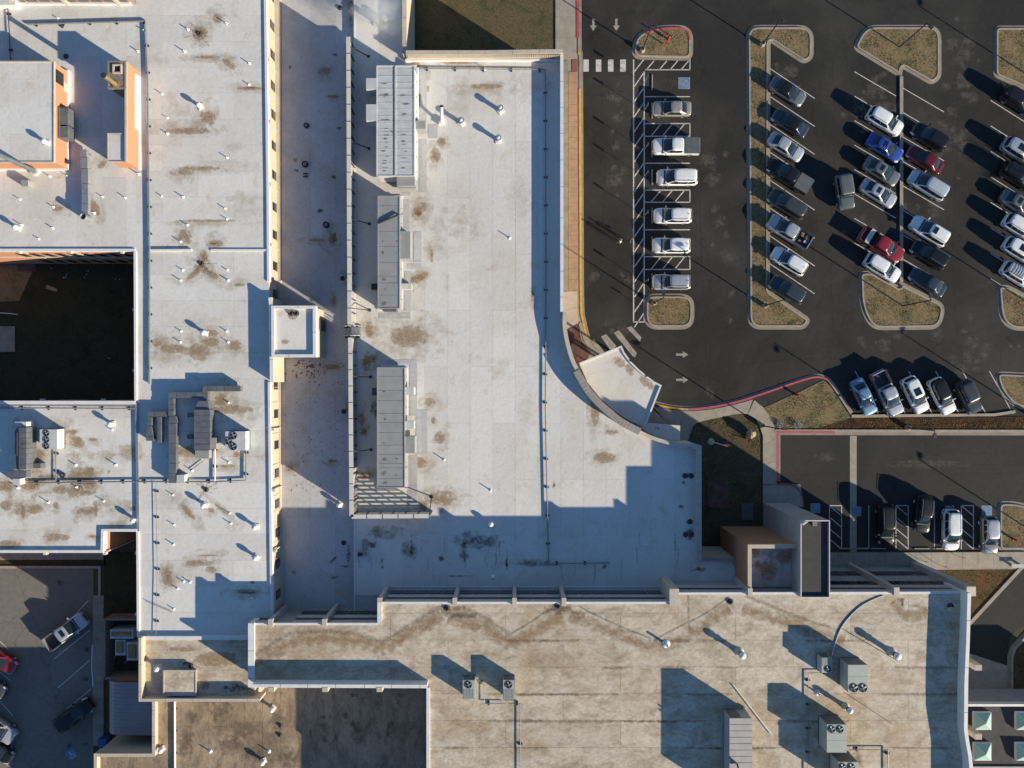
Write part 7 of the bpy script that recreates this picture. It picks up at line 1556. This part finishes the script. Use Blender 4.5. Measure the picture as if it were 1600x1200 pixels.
for px, py, s, lb in ((1217, 663, .5, 'left one of two grey bushes on the bank behind the red kerb'), (1245, 664, .6, 'right one of two grey bushes on the bank behind the red kerb')):
    b = thing('grey_bush', lb, 'bush', (X(px), Y(py), .05), 'grey bushes behind the red kerb'); rr_ = random.Random(px); lf = MB(); tw = MB()
    for k in range(420):
        d = Vector((rr_.gauss(0, 1), rr_.gauss(0, 1), abs(rr_.gauss(0, .8)))).normalized() * s * rr_.uniform(.35, 1.0); p = Vector((X(px), Y(py), .08)) + d; a = rr_.uniform(0, 6.28); q = .06
        lf.add([p, p + Vector((q * math.cos(a), q * math.sin(a), .02)), p + Vector((q * math.cos(a + 1.2), q * math.sin(a + 1.2), .05))], [(0, 1, 2)])
    for k in range(9): a = k * .7; tw.tube([(X(px), Y(py), .03), (X(px) + s * .7 * math.cos(a), Y(py) + s * .7 * math.sin(a), .3)], [.02, .006], 4)
    lf.build('leaves', 'pipe_gray', b); tw.build('stems', 'twig', b)
tag(MB().prism(PL([(73, 445), (90, 451), (89, 456), (72, 451)]), .03, .10, True).build('wood_board', 'wood_board'), 'pale wooden board lying in the dark courtyard', 'board')
for q, lb, m_, h in (([(28, 407), (57, 407), (57, 424), (28, 424)], 'dark red door mat slab under the courtyard wall', 'rust_slab', .1), ([(-60, 510), (24, 510), (24, 550), (-60, 550)], 'grey concrete pad at the left edge of the dark courtyard', 'gutter_concrete', .12), ([(1105, 753), (1138, 753), (1138, 793), (1105, 793)], 'dim concrete pad in the shaded entrance lawn', 'rust_slab', .12), ([(1158, 787), (1176, 787), (1176, 812), (1158, 812)], 'small square grating beside the dim concrete pad', 'unit_dark', .2)):
    tag(MB().prism(PL(q), .02, h).build('ground_pad', m_), lb, 'pad')
tag(MB().tube([(X(0), Y(489), .2), (X(14), Y(490), .22), (X(29), Y(491.5), .15)], .05, 6).build('white_pipe', 'pipe_white'), 'short white pipe lying above the concrete pad in the dark courtyard', 'pipe')
rl = random.Random(9)
sp = MB()
for px, py in ((100, 435), (104, 431), (102, 434), (134, 434), (137, 424), (136, 430), (182, 436), (80, 420), (171, 561), (188, 438)):
    a = rl.uniform(0, 3); x, y = X(px), Y(py); sp.add([(x, y, .05), (x + .18 * math.cos(a), y + .18 * math.sin(a), .07), (x + .14 * math.cos(a + .7), y + .14 * math.sin(a + .7), .10)], [(0, 1, 2)])
o = sp.build('paper_litter', 'pipe_white'); o['kind'] = 'stuff'
# plant in the west yard, blue bin
for i_, (x0, y0, x1, y1, h, lb) in enumerate(((172, 984, 208, 998, 2.0, 'upper pale plant unit in the shaded yard beside the west lot'), (180, 1000, 196, 1024, 1.8, 'middle pale plant unit in the shaded yard beside the west lot'), (198, 1004, 216, 1032, 2.1, 'right pale plant unit in the shaded yard, close to the wall'))):
    t = thing('plant_unit', lb, 'plant unit', base((x0 + x1) / 2, (y0 + y1) / 2, 0), 'plant units in the yard')
    MB().pbox(x0, y0, x1, y1, h, .15).build('casing', 'unit_white', t); MB().pbox(x0 + 3, y0 + 3, x1 - 3, y1 - 5, h + .25, h - .02, h).build('fan_deck', 'brown_steel', t); MB().pbox(x0 + 1, y0 + 1, x1 - 1, y1 - 1, .15, 0, h).build('plinth', 'concrete', t)
    MB().tube([base(x0 + 2, y1 - 2, h * .5), base(x0 - 3, y1 + 4, h * .5), base(x0 - 3, y1 + 6, 0)], .06, 6).build('pipe', 'pipe_gray', t)
tag(MB().pbox(153, 1155, 166, 1168, 1.1, 0).build('blue_bin', 'blue_tarp'), 'blue box in the dark corner below the shed', 'box')
tag(MB().tube([(X(160), Y(998), 2.1), (X(159), Y(1030), 2.1), (X(161), Y(1062), 2.1)], .05, 6).build('yard_rail', 'pipe_white'), 'pale rail along the yard wall beside the west lot', 'rail')
lb_ = thing('walk_bench', 'low pale bench frame at the right end of the south walk', 'bench', (X(1590), Y(884), .14))
MB().pbox(1581, 881.5, 1600, 887, .6, .55).build('seat', 'galvanised', lb_); 
for x in (1583, 1597): MB().pbox(x, 882.5, x + 1.5, 886, .55, .14).build('leg', 'galvanised', lb_)
# ================================================================== PEOPLE
def skin_body(pts, edges, name):
    me = bpy.data.meshes.new(name); me.from_pydata([p[:3] for p in pts], edges, []); me.update()
    o = bpy.data.objects.new(name, me); C.objects.link(o)
    o.modifiers.new('skin', 'SKIN'); o.modifiers['skin'].use_smooth_shade = True
    for i, p in enumerate(pts):
        me.skin_vertices[0].data[i].radius = (p[3], p[4] if len(p) > 4 else p[3])
    me.skin_vertices[0].data[0].use_root = True
    o.modifiers.new('sub', 'SUBSURF').levels = 1; o.modifiers['sub'].render_levels = 1
    dg = bpy.context.evaluated_depsgraph_get(); ev = o.evaluated_get(dg); nm = bpy.data.meshes.new_from_object(ev)
    bpy.data.objects.remove(o); return nm
def person(px, py, heading, label, shirt, trousers, hat_hair, bag=False, stride=.30):
    """walking adult: x forward, y left"""
    s = stride
    P = [(0, 0, .95, .13, .115), (.0, 0, 1.12, .125, .10), (.01, 0, 1.30, .15, .11), (.01, 0, 1.44, .09, .08), (.02, 0, 1.52, .055), (.035, 0, 1.60, .075, .085), (.04, 0, 1.70, .085, .095),
         (0, .09, .90, .10), (s * .55, .10, .52, .065), (s, .10, .10, .045), (s + .14, .10, .05, .04),
         (0, -.09, .90, .10), (-s * .25, -.10, .50, .065), (-s * .95, -.10, .13, .045), (-s * .85 + .12, -.10, .05, .035),
         (.0, .19, 1.42, .065), (-.08, .25, 1.15, .045), (.06, .27, .93, .032), (.09, .27, .86, .033, .022),
         (.0, -.19, 1.42, .065), (.08, -.25, 1.15, .045), (.22, -.27, .97, .032), (.26, -.27, .91, .033, .022)]
    E = [(0, 1), (1, 2), (2, 3), (3, 4), (4, 5), (5, 6), (0, 7), (7, 8), (8, 9), (9, 10), (0, 11), (11, 12), (12, 13), (13, 14), (3, 15), (15, 16), (16, 17), (17, 18), (3, 19), (19, 20), (20, 21), (21, 22)]
    me = skin_body(P, E, 'person')
    fing = MB()
    for hx, hy, hz, sg in ((.09, .27, .86, 1), (.26, -.27, .91, -1)):
        for k in range(4):
            ln = (.07, .08, .075, .06)[k]; ox = (.025, .009, -.008, -.024)[k]
            fing.tube([(hx + ox, hy, hz - .015), (hx + ox + .006, hy - sg * .006, hz - .015 - ln * .55), (hx + ox + .016, hy - sg * .022, hz - .015 - ln)], [.010, .009, .007], 6)
        fing.tube([(hx + .03, hy - sg * .005, hz + .02), (hx + .055, hy - sg * .02, hz - .015), (hx + .06, hy - sg * .03, hz - .045)], [.011, .010, .008], 6)
    fing.tube([(.115, 0, 1.69), (.145, 0, 1.655), (.115, 0, 1.645)], [.008, .016, .012], 6)      # nose
    for sg in (1, -1): fing.tube([(.025, sg * .082, 1.70), (.02, sg * .10, 1.67), (.03, sg * .084, 1.635)], [.01, .016, .008], 6)
    nv = len(me.vertices)
    bm = bmesh.new(); bm.from_mesh(me)
    for f in bm.faces: f.smooth = True
    vv = [bm.verts.new(v) for v in fing.v]
    for f in fing.f:
        try: bm.faces.new([vv[i] for i in f]).smooth = True
        except ValueError: pass
    bm.to_mesh(me); bm.free()
    me.materials.clear()
    for n_ in (trousers, shirt, 'skin', 'shoe'): me.materials.append(MATS[n_])
    for f in me.polygons:
        c = f.center; z = c.z; arm = abs(c.y) > .215
        if z > 1.50: k = 2
        elif arm and z < (1.18 if shirt == 'shirt_white' else .95): k = 2
        elif z > .98 or arm: k = 1
        elif z < .105: k = 3
        else: k = 0
        f.material_index = k
    t = thing('person', label, 'person', (X(px), Y(py), 0.004), 'people walking across the lot', heading)
    o = bpy.data.objects.new('body', me); C.objects.link(o); o.parent = t
    def part(n_, mb, mt, sm=60):
        q = mb.build(n_, mt, None, sm); q.parent = t; return q
    h = MB(); nn = 12
    for i, (r, z, dx) in enumerate(((.098, 1.66, -.03), (.112, 1.71, -.012), (.108, 1.76, .0), (.085, 1.80, .012), (.045, 1.825, .015), (.005, 1.83, .015))):
        for k in range(nn):
            a = 2 * math.pi * k / nn; xx = .035 + dx + r * 1.02 * math.cos(a); h.v.append((min(xx, .115), r * .92 * math.sin(a), z + (.03 if math.cos(a) > .4 and i == 0 else 0)))
    for j in range(5):
        for k in range(nn): h.f.append((j * nn + k, j * nn + (k + 1) % nn, (j + 1) * nn + (k + 1) % nn, (j + 1) * nn + k))
    part('hair', h, hat_hair)
    for sg in (1, -1): part('eye', blob(.118, sg * .033, 1.695, .008, .012, .008, 2, 1), 'shoe')
    part('mouth', MB().tube([(.112, -.025, 1.608), (.122, 0, 1.606), (.112, .025, 1.608)], .007, 5), 'bag_red')
    return t
a1 = person(967.5, 379.5, R(150), 'person in a white top walking beside another across the dark lot', 'shirt_white', 'trousers_gray', 'hair_dark')
a2 = person(982, 379.5, R(150), 'person in dark clothes with a red bag walking nearest the hatched lines', 'shirt_dark', 'trousers_blue', 'hair_dark')
bg_ = thing('shoulder_bag', 'red bag hanging at the side of the person in dark clothes', 'bag', (X(982) + .1, Y(379.5) + .26, .7))
bx_, by_ = X(982) + .20, Y(379.5) + .30
blob(bx_, by_, .98, .17, .09, .17, 8, 2).build('bag_body', 'bag_red', bg_, 60)
MB().tube([(bx_ - .1, by_, 1.05), (bx_ - .14, by_ - .08, 1.44), (bx_ + .05, by_ - .05, 1.44), (bx_ + .1, by_, 1.05)], .015, 6).build('strap', 'shirt_dark', bg_)
# ================================================================== finish
scene.render.engine = 'CYCLES'
scene.cycles.max_bounces = 5; scene.cycles.diffuse_bounces = 3; scene.cycles.glossy_bounces = 3; scene.cycles.transparent_max_bounces = 16
scene.cycles.volume_bounces = 3
scene.cycles.caustics_reflective = False
